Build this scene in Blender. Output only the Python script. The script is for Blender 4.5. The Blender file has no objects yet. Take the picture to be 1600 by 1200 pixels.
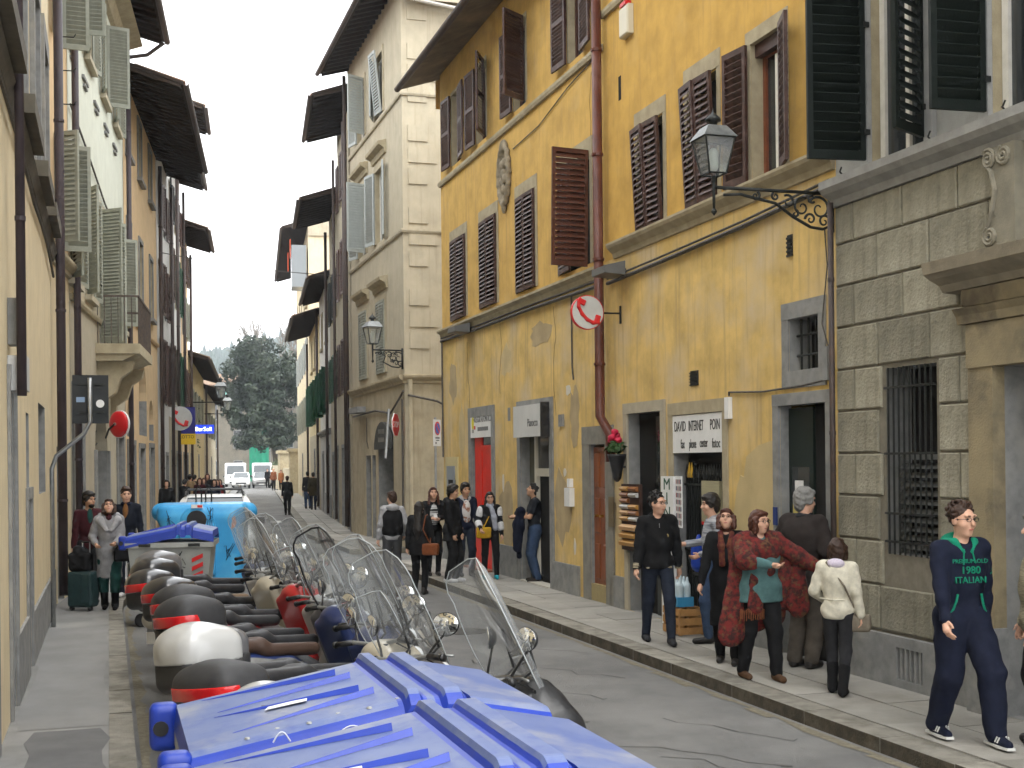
import bpy, bmesh, math, random
import numpy as np
from mathutils import Vector, Matrix
random.seed(7); np.random.seed(7)
R=math.radians; PI=math.pi
SC=bpy.context.scene; COL=SC.collection
# ------------------------------------------------------------------ camera, sky, sun, exposure
cd=bpy.data.cameras.new('camera'); cam=bpy.data.objects.new('camera',cd); COL.objects.link(cam); SC.camera=cam
cam.location=(0,0,2.3); cam.rotation_euler=(PI/2,R(0.6),0)
cd.sensor_width=36; cd.lens=45; cd.shift_y=0.075; cd.clip_start=.1; cd.clip_end=4000
wd=bpy.data.worlds.new('World'); SC.world=wd; wd.use_nodes=True
nt=wd.node_tree; bg=nt.nodes['Background']; sky=nt.nodes.new('ShaderNodeTexSky'); sky.sky_type='NISHITA'; sky.sun_disc=False
sky.sun_elevation=R(66); sky.sun_rotation=R(155); sky.dust_density=4; sky.air_density=1.2
hs=nt.nodes.new('ShaderNodeHueSaturation'); hs.inputs['Saturation'].default_value=.10
mx=nt.nodes.new('ShaderNodeMix'); mx.data_type='RGBA'; mx.inputs[0].default_value=.8     # overcast: a veil of cloud over the sky
mx.inputs[7].default_value=(10.6,10.75,10.9,1)
nt.links.new(sky.outputs[0],hs.inputs['Color']); nt.links.new(hs.outputs[0],mx.inputs[6]); nt.links.new(mx.outputs[2],bg.inputs[0]); bg.inputs[1].default_value=.12
sd=bpy.data.lights.new('sun','SUN'); sun=bpy.data.objects.new('sun',sd); COL.objects.link(sun)
sd.energy=.5; sd.angle=R(35); sd.color=(1,.96,.9)
sun.rotation_euler=(R(24),0,R(25))
SC.view_settings.view_transform='Standard'; SC.view_settings.look='None'; SC.view_settings.exposure=1.75; SC.view_settings.gamma=1
SC.cycles.use_adaptive_sampling=True; SC.cycles.adaptive_threshold=.03; SC.cycles.adaptive_min_samples=16
SC.cycles.max_bounces=6; SC.cycles.diffuse_bounces=3; SC.cycles.glossy_bounces=3; SC.cycles.transmission_bounces=4; SC.cycles.transparent_max_bounces=14
# ------------------------------------------------------------------ materials
MC={}
def lk(nt,a,b): nt.links.new(a,b)
def pm(name,c1,c2=None,sc=6,rough=.75,bump=0,bs=60,metal=0,spec=.3,stretch=(1,1,1),contrast=(.35,.65),c3=None,sc3=1.5,con3=(.5,.7),c4=None,coat=0,trans=0,alpha=1,str4=(6,6,.35),rnd=0):
    if name in MC: return MC[name]
    m=bpy.data.materials.new(name); m.use_nodes=True; n=m.node_tree; p=n.nodes['Principled BSDF']; MC[name]=m
    p.inputs['Roughness'].default_value=rough; p.inputs['Metallic'].default_value=metal; p.inputs['Specular IOR Level'].default_value=spec
    p.inputs['Coat Weight'].default_value=coat; p.inputs['Transmission Weight'].default_value=trans
    m.diffuse_color=(*c1,1)
    tc=n.nodes.new('ShaderNodeTexCoord')
    def noise(scale,st,det=4):
        mp=n.nodes.new('ShaderNodeMapping'); mp.inputs['Scale'].default_value=st; lk(n,tc.outputs['Object'],mp.inputs[0])
        t=n.nodes.new('ShaderNodeTexNoise'); t.inputs['Scale'].default_value=scale; t.inputs['Detail'].default_value=det; t.inputs['Roughness'].default_value=.6
        lk(n,mp.outputs[0],t.inputs[0]); return t.outputs[0]
    def ramp(o,a,b):
        r=n.nodes.new('ShaderNodeMapRange'); r.inputs[1].default_value=a; r.inputs[2].default_value=b; lk(n,o,r.inputs[0]); return r.outputs[0]
    def mix(f,a,b):
        x=n.nodes.new('ShaderNodeMix'); x.data_type='RGBA'; lk(n,f,x.inputs[0])
        if isinstance(a,tuple): x.inputs[6].default_value=(*a,1)
        else: lk(n,a,x.inputs[6])
        x.inputs[7].default_value=(*b,1); return x.outputs[2]
    col=c1
    if c2: col=mix(ramp(noise(sc,stretch),*contrast),col,c2)
    if c3: col=mix(ramp(noise(sc3,(1,1,1),5),*con3),col,c3)
    if c4: col=mix(ramp(noise(1.6,str4,5),.52,.78),col,c4)
    if rnd and not isinstance(col,tuple):      # pieces of one batch differ in tone
        oi=n.nodes.new('ShaderNodeObjectInfo'); mr=n.nodes.new('ShaderNodeMapRange'); mr.inputs[3].default_value=1-rnd; mr.inputs[4].default_value=1+rnd; lk(n,oi.outputs['Random'],mr.inputs[0]); hv=n.nodes.new('ShaderNodeHueSaturation'); lk(n,mr.outputs[0],hv.inputs['Value']); lk(n,col,hv.inputs['Color']); col=hv.outputs[0]
    if isinstance(col,tuple): p.inputs['Base Color'].default_value=(*col,1)
    else: lk(n,col,p.inputs['Base Color'])
    if bump:
        b=n.nodes.new('ShaderNodeBump'); b.inputs['Strength'].default_value=bump; b.inputs['Distance'].default_value=.02
        lk(n,noise(bs,(1,1,1),2),b.inputs['Height']); lk(n,b.outputs[0],p.inputs['Normal'])
    return m
def glassy(name,tint,refl=.08,rough=.02):     # thin clear sheet: what lies behind shows through, the sky glints off it by Fresnel
    if name in MC: return MC[name]
    m=bpy.data.materials.new(name); m.use_nodes=True; n=m.node_tree; n.nodes.remove(n.nodes['Principled BSDF']); MC[name]=m
    out=n.nodes['Material Output']; t=n.nodes.new('ShaderNodeBsdfTransparent'); t.inputs[0].default_value=(*tint,1)
    g=n.nodes.new('ShaderNodeBsdfGlossy'); g.inputs['Roughness'].default_value=rough; d=n.nodes.new('ShaderNodeBsdfDiffuse'); d.inputs[0].default_value=(.75,.78,.8,1)
    fr=n.nodes.new('ShaderNodeLayerWeight'); fr.inputs[0].default_value=.25
    mr=n.nodes.new('ShaderNodeMapRange'); mr.inputs[3].default_value=refl*.5; mr.inputs[4].default_value=.6; lk(n,fr.outputs[0],mr.inputs[0])
    a=n.nodes.new('ShaderNodeMixShader'); lk(n,mr.outputs[0],a.inputs[0]); lk(n,t.outputs[0],a.inputs[1]); lk(n,g.outputs[0],a.inputs[2])
    tc=n.nodes.new('ShaderNodeTexCoord'); ns=n.nodes.new('ShaderNodeTexNoise'); ns.inputs['Scale'].default_value=3.5; ns.inputs['Detail'].default_value=3; lk(n,tc.outputs['Object'],ns.inputs[0])
    r2=n.nodes.new('ShaderNodeMapRange'); r2.inputs[1].default_value=.3; r2.inputs[2].default_value=.85; r2.inputs[3].default_value=.10; r2.inputs[4].default_value=.26; lk(n,ns.outputs[0],r2.inputs[0])
    b=n.nodes.new('ShaderNodeMixShader'); lk(n,r2.outputs[0],b.inputs[0]); lk(n,a.outputs[0],b.inputs[1]); lk(n,d.outputs[0],b.inputs[2])
    lk(n,b.outputs[0],out.inputs[0]); return m
def emit(name,c,s):
    m=pm(name,c); p=m.node_tree.nodes['Principled BSDF']; p.inputs['Emission Color'].default_value=(*c,1); p.inputs['Emission Strength'].default_value=s; return m
def plaster(name,c,var=.12,dirt=(.16,.13,.09),streak=None,bump=.12,patch=None,con3=(.56,.8)):
    c2=tuple(max(0,x*(1-var*2.2)) for x in c); return pm(name,c,c2,sc=2.2,rough=.92,bump=bump,bs=55,spec=.1,contrast=(.38,.72),c3=patch or tuple(x*.7 for x in c),sc3=.9,con3=con3,c4=streak)
YEL=plaster('yellow_plaster',(.63,.405,.125),.12,streak=(.43,.28,.11),patch=(.55,.40,.19))
YELG=plaster('weathered_yellow_plaster',(.72,.505,.185),.15,streak=(.42,.30,.145),patch=(.58,.46,.28),con3=(.46,.68))
YELR=plaster('deep_yellow_plaster',(.62,.385,.105),.12,streak=(.44,.275,.095),patch=(.56,.38,.15))
CRM=plaster('cream_plaster',(.47,.42,.315),.08,streak=(.36,.31,.225),patch=(.42,.37,.27))
CRMG=plaster('stained_cream_plaster',(.48,.42,.30),.12,streak=(.33,.28,.19),patch=(.41,.36,.26))
BEI=plaster('beige_plaster',(.70,.59,.39),.06,streak=(.56,.46,.29),patch=(.63,.52,.33))
PEA=plaster('peach_plaster',(.73,.54,.32),.06,streak=(.6,.44,.26),patch=(.64,.48,.3))
PGR=plaster('pale_green_grey_plaster',(.66,.68,.58),.05,streak=(.56,.57,.48),patch=(.61,.62,.53))
WHT=plaster('whitewashed_plaster',(.66,.65,.61),.06,streak=(.45,.43,.4),patch=(.58,.56,.52))
GST=pm('pietra_serena_stone',(.26,.26,.25),(.19,.19,.185),sc=7,rough=.85,bump=.15,bs=90,c3=(.31,.30,.27),sc3=2)
BST=pm('rusticated_stone',(.30,.28,.21),(.215,.20,.15),sc=9,rough=.95,bump=.6,bs=30,c3=(.36,.335,.26),sc3=1.3,c4=(.19,.175,.13),rnd=.2)
JST=pm('stone_joint',(.22,.20,.155),(.16,.145,.11),sc=9,rough=.95)
OST=pm('ochre_sandstone',(.30,.245,.145),(.21,.175,.11),sc=3,rough=.9,bump=.3,bs=50,c3=(.12,.10,.07),sc3=2.3)
SUR=pm('sandy_window_stone',(.42,.36,.24),(.33,.28,.185),sc=5,rough=.9,bump=.2)
BRN=pm('brown_painted_wood',(.062,.026,.019),(.038,.018,.014),sc=9,rough=.5,bump=.1,spec=.4,c3=(.10,.055,.042),sc3=6)
BRL=pm('reddish_brown_painted_wood',(.10,.036,.022),(.07,.027,.018),sc=9,rough=.45,bump=.1,spec=.4)
GRN=pm('dark_green_painted_wood',(.006,.010,.008),(.004,.008,.006),sc=9,rough=.6,bump=.08,spec=.25)
MGR=pm('green_painted_wood',(.012,.075,.04),(.01,.05,.03),sc=9,rough=.5)
GSH=pm('grey_green_painted_wood',(.30,.31,.25),(.25,.26,.21),sc=8,rough=.6,c3=(.36,.37,.31))
BSH=pm('blue_grey_painted_wood',(.42,.45,.44),(.36,.39,.38),sc=8,rough=.6)
WPT=pm('white_painted_wood',(.72,.70,.64),(.62,.6,.54),sc=8,rough=.5)
PAN=pm('window_pane',(.03,.034,.036),rough=.06,spec=.7)
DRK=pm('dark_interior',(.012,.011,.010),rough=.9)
WOD=pm('dark_eave_wood',(.045,.031,.022),(.028,.02,.015),sc=8,rough=.9,stretch=(1,1,6))
TIL=pm('terracotta_tile',(.25,.15,.095),(.17,.12,.085),sc=5,rough=.95,c3=(.2,.18,.13),sc3=3)
GUT=pm('old_copper_gutter',(.085,.06,.05),(.06,.05,.048),sc=6,rough=.55,metal=.3)
PIP=pm('brown_downpipe',(.12,.035,.02),(.09,.03,.02),sc=4,rough=.45,c3=(.16,.07,.05))
PPL=pm('purple_brown_downpipe',(.06,.045,.05),(.045,.035,.04),sc=4,rough=.5)
IRN=pm('wrought_iron',(.022,.024,.022),(.03,.032,.03),sc=20,rough=.5,metal=.3)
GLZ=glassy('lantern_glass',(.80,.84,.82),.15)
CAB=pm('old_cable',(.11,.10,.085),(.06,.055,.05),sc=30,rough=.7)
WHI=pm('white_sheet',(.78,.78,.77),(.70,.70,.69),sc=5,rough=.4)
BLK=pm('black_plastic',(.014,.014,.015),(.02,.02,.021),sc=12,rough=.38,spec=.45)
STL=pm('galvanised_steel',(.36,.37,.37),(.28,.29,.29),sc=12,rough=.4,metal=.7)
# ------------------------------------------------------------------ mesh building
class MB:
    def __init__(s): s.v=[]; s.f=[]; s.m=[]
    def add(s,vs,fs,mi=0):
        o=len(s.v); s.v+= [tuple(p) for p in vs]; s.f+=[tuple(i+o for i in q) for q in fs]; s.m+=[mi]*len(fs); return s
    def box(s,x0,x1,y0,y1,z0,z1,mi=0,M=None):
        if x0>x1:x0,x1=x1,x0
        if y0>y1:y0,y1=y1,y0
        if z0>z1:z0,z1=z1,z0
        v=[(x,y,z) for z in(z0,z1) for y in(y0,y1) for x in(x0,x1)]
        if M is not None: v=[M@Vector(p) for p in v]
        return s.add(v,[(0,2,3,1),(4,5,7,6),(0,1,5,4),(2,6,7,3),(0,4,6,2),(1,3,7,5)],mi)
    def bev(s,x0,x1,y0,y1,z0,z1,b,mi=0):      # box whose street face (-y) is chamfered
        v=[(x0,y1,z0),(x1,y1,z0),(x1,y1,z1),(x0,y1,z1),(x0,y0+b,z0),(x1,y0+b,z0),(x1,y0+b,z1),(x0,y0+b,z1),(x0+b,y0,z0+b),(x1-b,y0,z0+b),(x1-b,y0,z1-b),(x0+b,y0,z1-b)]
        return s.add(v,[(0,1,5,4),(1,2,6,5),(2,3,7,6),(3,0,4,7),(4,5,9,8),(5,6,10,9),(6,7,11,10),(7,4,8,11),(8,9,10,11)],mi)
    def prism(s,poly,a,b,ax='x',mi=0):        # polygon (u,v) swept along an axis from a to b
        n=len(poly)
        def P(u,v,t): return {'x':(t,u,v),'y':(u,t,v),'z':(u,v,t)}[ax]
        v=[P(u,w,a) for u,w in poly]+[P(u,w,b) for u,w in poly]
        return s.add(v,[tuple(range(n))[::-1],tuple(range(n,2*n))]+[(i,(i+1)%n,n+(i+1)%n,n+i) for i in range(n)],mi)
    def tube(s,pts,r,n=8,mi=0,cap=True):
        pts=[Vector(p) for p in pts]; rs=r if isinstance(r,(list,tuple)) else [r]*len(pts); base=len(s.v); up=None
        for i,p in enumerate(pts):
            d=(pts[min(i+1,len(pts)-1)]-pts[max(i-1,0)]).normalized()
            if up is None: up=Vector((0,0,1)) if abs(d.z)<.9 else Vector((1,0,0))
            a=d.cross(up).normalized(); b=a.cross(d).normalized(); up=b
            s.v+=[tuple(p+(a*math.cos(t)+b*math.sin(t))*rs[i]) for t in (2*PI*k/n for k in range(n))]
        fs=[(base+i*n+k,base+i*n+(k+1)%n,base+(i+1)*n+(k+1)%n,base+(i+1)*n+k) for i in range(len(pts)-1) for k in range(n)]
        if cap: fs+=[tuple(base+k for k in range(n))[::-1],tuple(base+(len(pts)-1)*n+k for k in range(n))]
        s.f+=fs; s.m+=[mi]*len(fs); return s
    def lathe(s,prof,n=16,c=(0,0,0),ax='z',mi=0,M=None):
        vs=[]
        for r,h in prof:
            for k in range(n):
                t=2*PI*k/n; u,w=r*math.cos(t),r*math.sin(t)
                p={'z':(u,w,h),'y':(u,h,w),'x':(h,u,w)}[ax]; p=Vector(p)+Vector(c)
                vs.append(M@p if M is not None else p)
        L=len(prof); fs=[(i*n+k,i*n+(k+1)%n,(i+1)*n+(k+1)%n,(i+1)*n+k) for i in range(L-1) for k in range(n)]
        fs+=[tuple(range(n))[::-1],tuple((L-1)*n+k for k in range(n))]
        return s.add(vs,fs,mi)
    def quad(s,*p,mi=0): return s.add(p,[tuple(range(len(p)))],mi)
    def mesh(s,name,mats,smooth=False):
        me=bpy.data.meshes.new(name); me.from_pydata(s.v,[],s.f)
        for m in (mats if isinstance(mats,(list,tuple)) else [mats]): me.materials.append(m)
        if any(s.m): me.polygons.foreach_set('material_index',s.m)
        if smooth: me.polygons.foreach_set('use_smooth',[True]*len(me.polygons))
        me.update(); return me
    def build(s,name,mats,parent=None,smooth=False,loc=None,rot=None,kind=None):
        return link(name,s.mesh(name,mats,smooth),parent,loc,rot,kind)
def link(name,data,parent=None,loc=None,rot=None,kind=None):
    o=bpy.data.objects.new(name,data); COL.objects.link(o)
    if parent is not None: o.parent=parent
    if loc is not None: o.location=loc
    if rot is not None: o.rotation_euler=rot
    if kind: o['kind']=kind
    return o
def tag(o,label,cat,group=None):
    o['label']=label; o['category']=cat
    if group: o['group']=group
    return o
def thing(name,label,cat,loc=(0,0,0),rz=0,group=None):
    o=link(name,None,None,loc,(0,0,rz)); o.empty_display_size=.2; return tag(o,label,cat,group)
def copy_tree(o,parent=None):
    c=o.copy(); COL.objects.link(c); c.parent=parent
    for ch in list(o.children): copy_tree(ch,c)
    return c
def textmesh(body,size,mat,depth=.002,align='CENTER',sx=1):
    cu=bpy.data.curves.new('t','FONT'); cu.body=body; cu.size=size; cu.align_x=align; cu.align_y='CENTER'; cu.extrude=depth; cu.resolution_u=3
    o=bpy.data.objects.new('t',cu); COL.objects.link(o); dg=bpy.context.evaluated_depsgraph_get()
    me=bpy.data.meshes.new_from_object(o.evaluated_get(dg)); bpy.data.objects.remove(o); bpy.data.curves.remove(cu)
    me.materials.clear(); me.materials.append(mat)
    if sx!=1:
        for v in me.vertices: v.co.x*=sx
    return me
def lettering(body,size,mat,parent,loc,rot=(PI/2,0,0),sx=1,depth=.002):
    return link('lettering',textmesh(body,size,mat,depth,sx=sx),parent,loc,rot)
# ------------------------------------------------------------------ signed-distance modelling (numpy surface nets) for rounded, blended shapes
class SDF:
    def __init__(s,vox=.012): s.p=[]; s.vox=vox; s.zmin=None; s.zmax=None; s.wr=0; s.wf=22
    def _a(s,fn,lo,hi,k,sub): s.p.append((fn,np.array(lo,float),np.array(hi,float),k,sub)); return s
    def cap(s,a,b,ra,rb=None,k=.02,sub=False,fl=1.0):     # tapered capsule; fl<1 flattens it in y
        rb=ra if rb is None else rb; a=np.array(a,float); b=np.array(b,float); r=max(ra,rb); ab=b-a; L=max(ab@ab,1e-9)
        sc=np.array([1,1/fl,1]); aa=a*sc; bb=(b*sc)-aa; LL=max(bb@bb,1e-9)
        def fn(x,y,z):
            px,py,pz=x-aa[0],y/fl-aa[1],z-aa[2]
            t=np.clip((px*bb[0]+py*bb[1]+pz*bb[2])/LL,0,1)
            return np.sqrt((px-t*bb[0])**2+(py-t*bb[1])**2+(pz-t*bb[2])**2)-(ra+(rb-ra)*t)
        return s._a(fn,np.minimum(a,b)-r,np.maximum(a,b)+r,k,sub)
    def path(s,pts,rs,k=.02,fl=1.0):
        for i in range(len(pts)-1): s.cap(pts[i],pts[i+1],rs[i],rs[i+1],k,False,fl)
        return s
    def ell(s,c,r,rot=None,k=.02,sub=False):
        c=np.array(c,float); r=np.array(r,float); Rm=None if rot is None else np.array(rot.to_3x3())
        def fn(x,y,z):
            p=[x-c[0],y-c[1],z-c[2]]
            if Rm is not None: p=[Rm[0,i]*p[0]+Rm[1,i]*p[1]+Rm[2,i]*p[2] for i in range(3)]
            k0=np.sqrt((p[0]/r[0])**2+(p[1]/r[1])**2+(p[2]/r[2])**2); k1=np.sqrt((p[0]/r[0]**2)**2+(p[1]/r[1]**2)**2+(p[2]/r[2]**2)**2)
            return k0*(k0-1)/np.maximum(k1,1e-6)
        m=r if Rm is None else np.full(3,r.max())
        return s._a(fn,c-m,c+m,k,sub)
    def box(s,c,h,rd=.02,rot=None,k=.02,sub=False):
        c=np.array(c,float); h=np.array(h,float); Rm=None if rot is None else np.array(rot.to_3x3()); hh=h-rd
        def fn(x,y,z):
            p=[x-c[0],y-c[1],z-c[2]]
            if Rm is not None: p=[Rm[0,i]*p[0]+Rm[1,i]*p[1]+Rm[2,i]*p[2] for i in range(3)]
            q=[np.abs(p[i])-hh[i] for i in range(3)]
            return np.sqrt(sum(np.maximum(t,0)**2 for t in q))+np.minimum(np.maximum(np.maximum(q[0],q[1]),q[2]),0)-rd
        m=h if Rm is None else np.full(3,np.linalg.norm(h))
        return s._a(fn,c-m,c+m,k,sub)
    def mesh(s,name,mat):
        v=s.vox; ad=[p for p in s.p if not p[4]]
        lo=np.min([p[1] for p in ad],0)-3*v; hi=np.max([p[2] for p in ad],0)+3*v
        n=np.ceil((hi-lo)/v).astype(int)+1; ax=[(lo[i]+v*np.arange(n[i])).astype(np.float32) for i in range(3)]
        F=np.full(n,.25,np.float32)
        for fn,a,b,k,sub in s.p:
            m=k+2.5*v; i0=np.maximum(((a-m-lo)/v).astype(int),0); i1=np.minimum(((b+m-lo)/v).astype(int)+2,n)
            if (i1<=i0).any(): continue
            sl=tuple(slice(i0[i],i1[i]) for i in range(3))
            d=fn(ax[0][sl[0]][:,None,None],ax[1][sl[1]][None,:,None],ax[2][sl[2]][None,None,:]).astype(np.float32); f=F[sl]
            if sub: d=-d; h=np.clip(.5-.5*(f-d)/k,0,1); F[sl]=f+(d-f)*h+k*h*(1-h)
            else: h=np.clip(.5+.5*(f-d)/k,0,1); F[sl]=f+(d-f)*h-k*h*(1-h)
        X,Y,Z=ax[0][:,None,None],ax[1][None,:,None],ax[2][None,None,:]
        if s.wr:
            w=s.wf; X2=X+.035*np.sin(7*Z+3*Y); Y2=Y+.03*np.sin(9*Z+5*X+1); Z2=Z+.05*np.sin(6*X+4*Y+2); F=F+s.wr*(np.sin(w*X2+1.1*w*Z2+1)*np.sin(.8*w*Y2-.5*w*Z2)+.6*np.abs(np.sin(1.5*w*Z2+.9*w*X2+2)*np.sin(.9*w*Y2+.6*w*X2+1))+.35*np.sin(2.6*w*Z2-1.7*w*X2)*np.sin(2.1*w*Y2)).astype(np.float32)
        if s.zmin is not None: F=np.maximum(F,s.zmin-Z)
        if s.zmax is not None: F=np.maximum(F,Z-s.zmax)
        vs,qs=surfnet(F,lo,v); me=bpy.data.meshes.new(name)
        me.vertices.add(len(vs)); me.vertices.foreach_set('co',vs.astype(np.float32).ravel())
        q=len(qs); me.loops.add(4*q); me.loops.foreach_set('vertex_index',qs.astype(np.int32).ravel())
        me.polygons.add(q); me.polygons.foreach_set('loop_start',np.arange(0,4*q,4,dtype=np.int32))
        me.polygons.foreach_set('use_smooth',np.ones(q,bool)); me.materials.append(mat); me.update(); me.validate(); return me
    def build(s,name,mat,parent=None,loc=None,rot=None): return link(name,s.mesh(name,mat),parent,loc,rot)
def surfnet(F,lo,v):
    S=F<0; n=F.shape
    c=[S[i:n[0]-1+i,j:n[1]-1+j,k:n[2]-1+k] for i in(0,1) for j in(0,1) for k in(0,1)]
    cnt=sum(x.astype(np.int8) for x in c); act=(cnt>0)&(cnt<8); I=np.argwhere(act)
    if len(I)==0: return np.zeros((0,3)),np.zeros((0,4),int)
    pos=np.zeros((len(I),3)); num=np.zeros(len(I))
    cor=[(i,j,k) for i in(0,1) for j in(0,1) for k in(0,1)]
    val={o:F[I[:,0]+o[0],I[:,1]+o[1],I[:,2]+o[2]] for o in cor}
    for a in cor:
        for d in range(3):
            if a[d]==0:
                b=tuple(a[i]+(i==d) for i in range(3)); fa,fb=val[a],val[b]; x=(fa<0)!=(fb<0); t=np.where(x,fa/np.where(x,fa-fb,1),0)
                p=np.array(a,float)[None]+t[:,None]*np.eye(3)[d][None]; pos+=np.where(x[:,None],p,0); num+=x
    vs=lo+v*(I+pos/num[:,None]); idx=-np.ones(act.shape,int); idx[tuple(I.T)]=np.arange(len(I)); Q=[]
    for d in range(3):
        u,w=(d+1)%3,(d+2)%3; a=np.moveaxis(S,[d,u,w],[0,1,2]); ix=np.moveaxis(idx,[d,u,w],[0,1,2])
        x=a[:-1]!=a[1:]; x[:,0,:]=False; x[:,-1,:]=False; x[:,:,0]=False; x[:,:,-1]=False; E=np.argwhere(x)
        if len(E)==0: continue
        i,j,k=E.T; q=np.stack([ix[i,j-1,k-1],ix[i,j,k-1],ix[i,j,k],ix[i,j-1,k]],1); fl=~a[i,j,k]; q[fl]=q[fl][:,::-1]; Q.append(q)
    return vs,np.concatenate(Q)
# ------------------------------------------------------------------ building helpers
class BF:
    def __init__(s,name,label,cat,A,d,side,s0):
        d=Vector(d).normalized(); p=Vector(A)+d*s0; s.sg=-1 if side=='R' else 1; x=d*s.sg; s.s0=s0; s.d=d; s.A=Vector(A); s.n=Vector((x.y,-x.x))
        s.rz=math.atan2(x.y,x.x); s.root=thing(name,label,cat,(p.x,p.y,0),s.rz)
    def X(s,v): return s.sg*(v-s.s0)
    def W(s,v,o,z): p=s.A+s.d*v+s.n*o; return Vector((p.x,p.y,z))
    def box(s,mb,s0,s1,o0,o1,z0,z1,mi=0): return mb.box(s.X(s0),s.X(s1),-o0,-o1,z0,z1,mi)
    def part(s,name,mat,*bx,parent=None,kind=None):
        m=MB()
        for q in bx: s.box(m,*q)
        return m.build(name,mat,parent or s.root,kind=kind)
def walls(b,s0,s1,bands,holes,dep=8,ends=True,name='wall',rdep=.24):
    x0,x1=sorted((b.X(s0),b.X(s1)))
    hs=[]
    for h in holes:
        a,c=sorted((b.X(h[0]),b.X(h[1]))); hs.append((a,c,h[2],h[3],h[4] if len(h)>4 else rdep))
    out=[]
    for bi,(z0,z1,mat) in enumerate(bands):
        m=MB(); hz=[h for h in hs if h[3]>z0 and h[2]<z1]
        xs=sorted({x0,x1,*[min(max(v,x0),x1) for h in hz for v in h[:2]]}); zs=sorted({z0,z1,*[min(max(v,z0),z1) for h in hz for v in h[2:4]]})
        for i in range(len(xs)-1):
            for j in range(len(zs)-1):
                cx,cz=(xs[i]+xs[i+1])/2,(zs[j]+zs[j+1])/2
                if not any(h[0]<cx<h[1] and h[2]<cz<h[3] for h in hz): m.quad((xs[i],0,zs[j]),(xs[i+1],0,zs[j]),(xs[i+1],0,zs[j+1]),(xs[i],0,zs[j+1]))
        for a,c,e,f,dp in hz:
            e2,f2=max(e,z0),min(f,z1)
            m.quad((a,0,e2),(a,0,f2),(a,dp,f2),(a,dp,e2),mi=1); m.quad((c,0,f2),(c,0,e2),(c,dp,e2),(c,dp,f2),mi=1)
            if f<=z1: m.quad((a,0,f),(c,0,f),(c,dp,f),(a,dp,f),mi=1)
            if e>=z0: m.quad((a,0,e),(a,dp,e),(c,dp,e),(c,0,e),mi=1)
        m.quad((x0,0,z0),(x0,0,z1),(x0,dep,z1),(x0,dep,z0)); m.quad((x1,0,z1),(x1,0,z0),(x1,dep,z0),(x1,dep,z1)); m.quad((x0,dep,z0),(x0,dep,z1),(x1,dep,z1),(x1,dep,z0))
        out.append(m.build(name,[mat,GST if bi==0 else SUR],b.root))
    return out
def archfill(b,s0,s1,zs,zt,o0,o1,mat,name='arch',n=14):    # masonry left above a round-headed opening inside its square hole
    a,c=sorted((b.X(s0),b.X(s1))); m=MB(); r=(c-a)/2; cx=(a+c)/2; h=zt-zs
    arc=[(cx-r*math.cos(PI*i/n),zs+h*.998*math.sin(PI*i/n)) for i in range(n+1)]
    for i in range(n):
        p,q=arc[i],arc[i+1]; 
        v=[(p[0],-o0,p[1]),(q[0],-o0,q[1]),(q[0],-o0,zt),(p[0],-o0,zt),(p[0],-o1,p[1]),(q[0],-o1,q[1])]
        m.add(v,[(0,1,2,3),(0,4,5,1)])
    return m.build(name,mat,b.root)
SLATC={}
def leaf(b,sh,z0,z1,w,hand,th,mat,pitch=.075,single=False,o=.035,tilt=50,name='shutter',lean=0,mid=False):
    # hinge at sh; hand 'L' closes towards +x (seen from the street), 'R' towards -x; th degrees swung out
    H=z1-z0; m=MB(); fw=.055; t=.02; s=1 if hand=='L' else -1
    m.box(0,fw,-t,t,0,H); m.box(w-fw,w,-t,t,0,H); m.box(fw,w-fw,-t,t,0,.09); m.box(fw,w-fw,-t,t,H-.07,H)
    if mid: m.box(fw,w-fw,-t,t,H*.5-.04,H*.5+.04)
    rz=-R(th) if hand=='L' else PI+R(th)
    ob=m.build(name,mat,b.root,loc=(b.X(sh),-o,z0),rot=(R(lean)*s,0,rz))
    n=int((H-.18)/pitch); sw=w-2*fw
    def slat(mb,z):
        d=.034; dz=d*math.tan(R(tilt)); y0=-s*d; y1=s*d*.6
        v=[(0,y0,z-dz),(sw,y0,z-dz),(sw,y1,z+dz),(0,y1,z+dz)]; v=v+[(x,y,q+.009) for x,y,q in v]
        mb.add(v,[(0,1,2,3),(7,6,5,4),(0,4,5,1),(1,5,6,2),(2,6,7,3),(3,7,4,0)])
    if single:
        key=(round(sw,3),s,mat.name,tilt)
        if key not in SLATC: q=MB(); slat(q,0); SLATC[key]=q.mesh('slat',mat)
        for i in range(n): link('slat',SLATC[key],ob,(fw,0,.13+i*(H-.24)/max(n-1,1)))
    else:
        q=MB()
        for i in range(n): slat(q,.13+i*(H-.24)/max(n-1,1))
        q.build('louvre',mat,ob,loc=(fw,0,0),kind='stuff')
    return ob
def window(b,s0,s1,z0,z1,o=-.16,mat=None,mull=1,rail=(.5,),fr=.06,glass=None):
    a,c=sorted((b.X(s0),b.X(s1))); y=-o; m=MB(); mat=mat or WPT
    m.box(a,a+fr,y-.03,y+.03,z0,z1); m.box(c-fr,c,y-.03,y+.03,z0,z1); m.box(a+fr,c-fr,y-.03,y+.03,z0,z0+fr); m.box(a+fr,c-fr,y-.03,y+.03,z1-fr,z1)
    for i in range(mull): x=a+(c-a)*(i+1)/(mull+1); m.box(x-.03,x+.03,y-.025,y+.025,z0+fr,z1-fr)
    w=m.build('window',mat,b.root)
    for i in range(mull+1):
        xa=a+(c-a)*i/(mull+1)+.035; xb=a+(c-a)*(i+1)/(mull+1)-.035
        MB().box(xa,xb,y+.004,y+.012,z0+fr*.6,z1-fr*.6).build('pane',glass or PAN,w)
    return w
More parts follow.
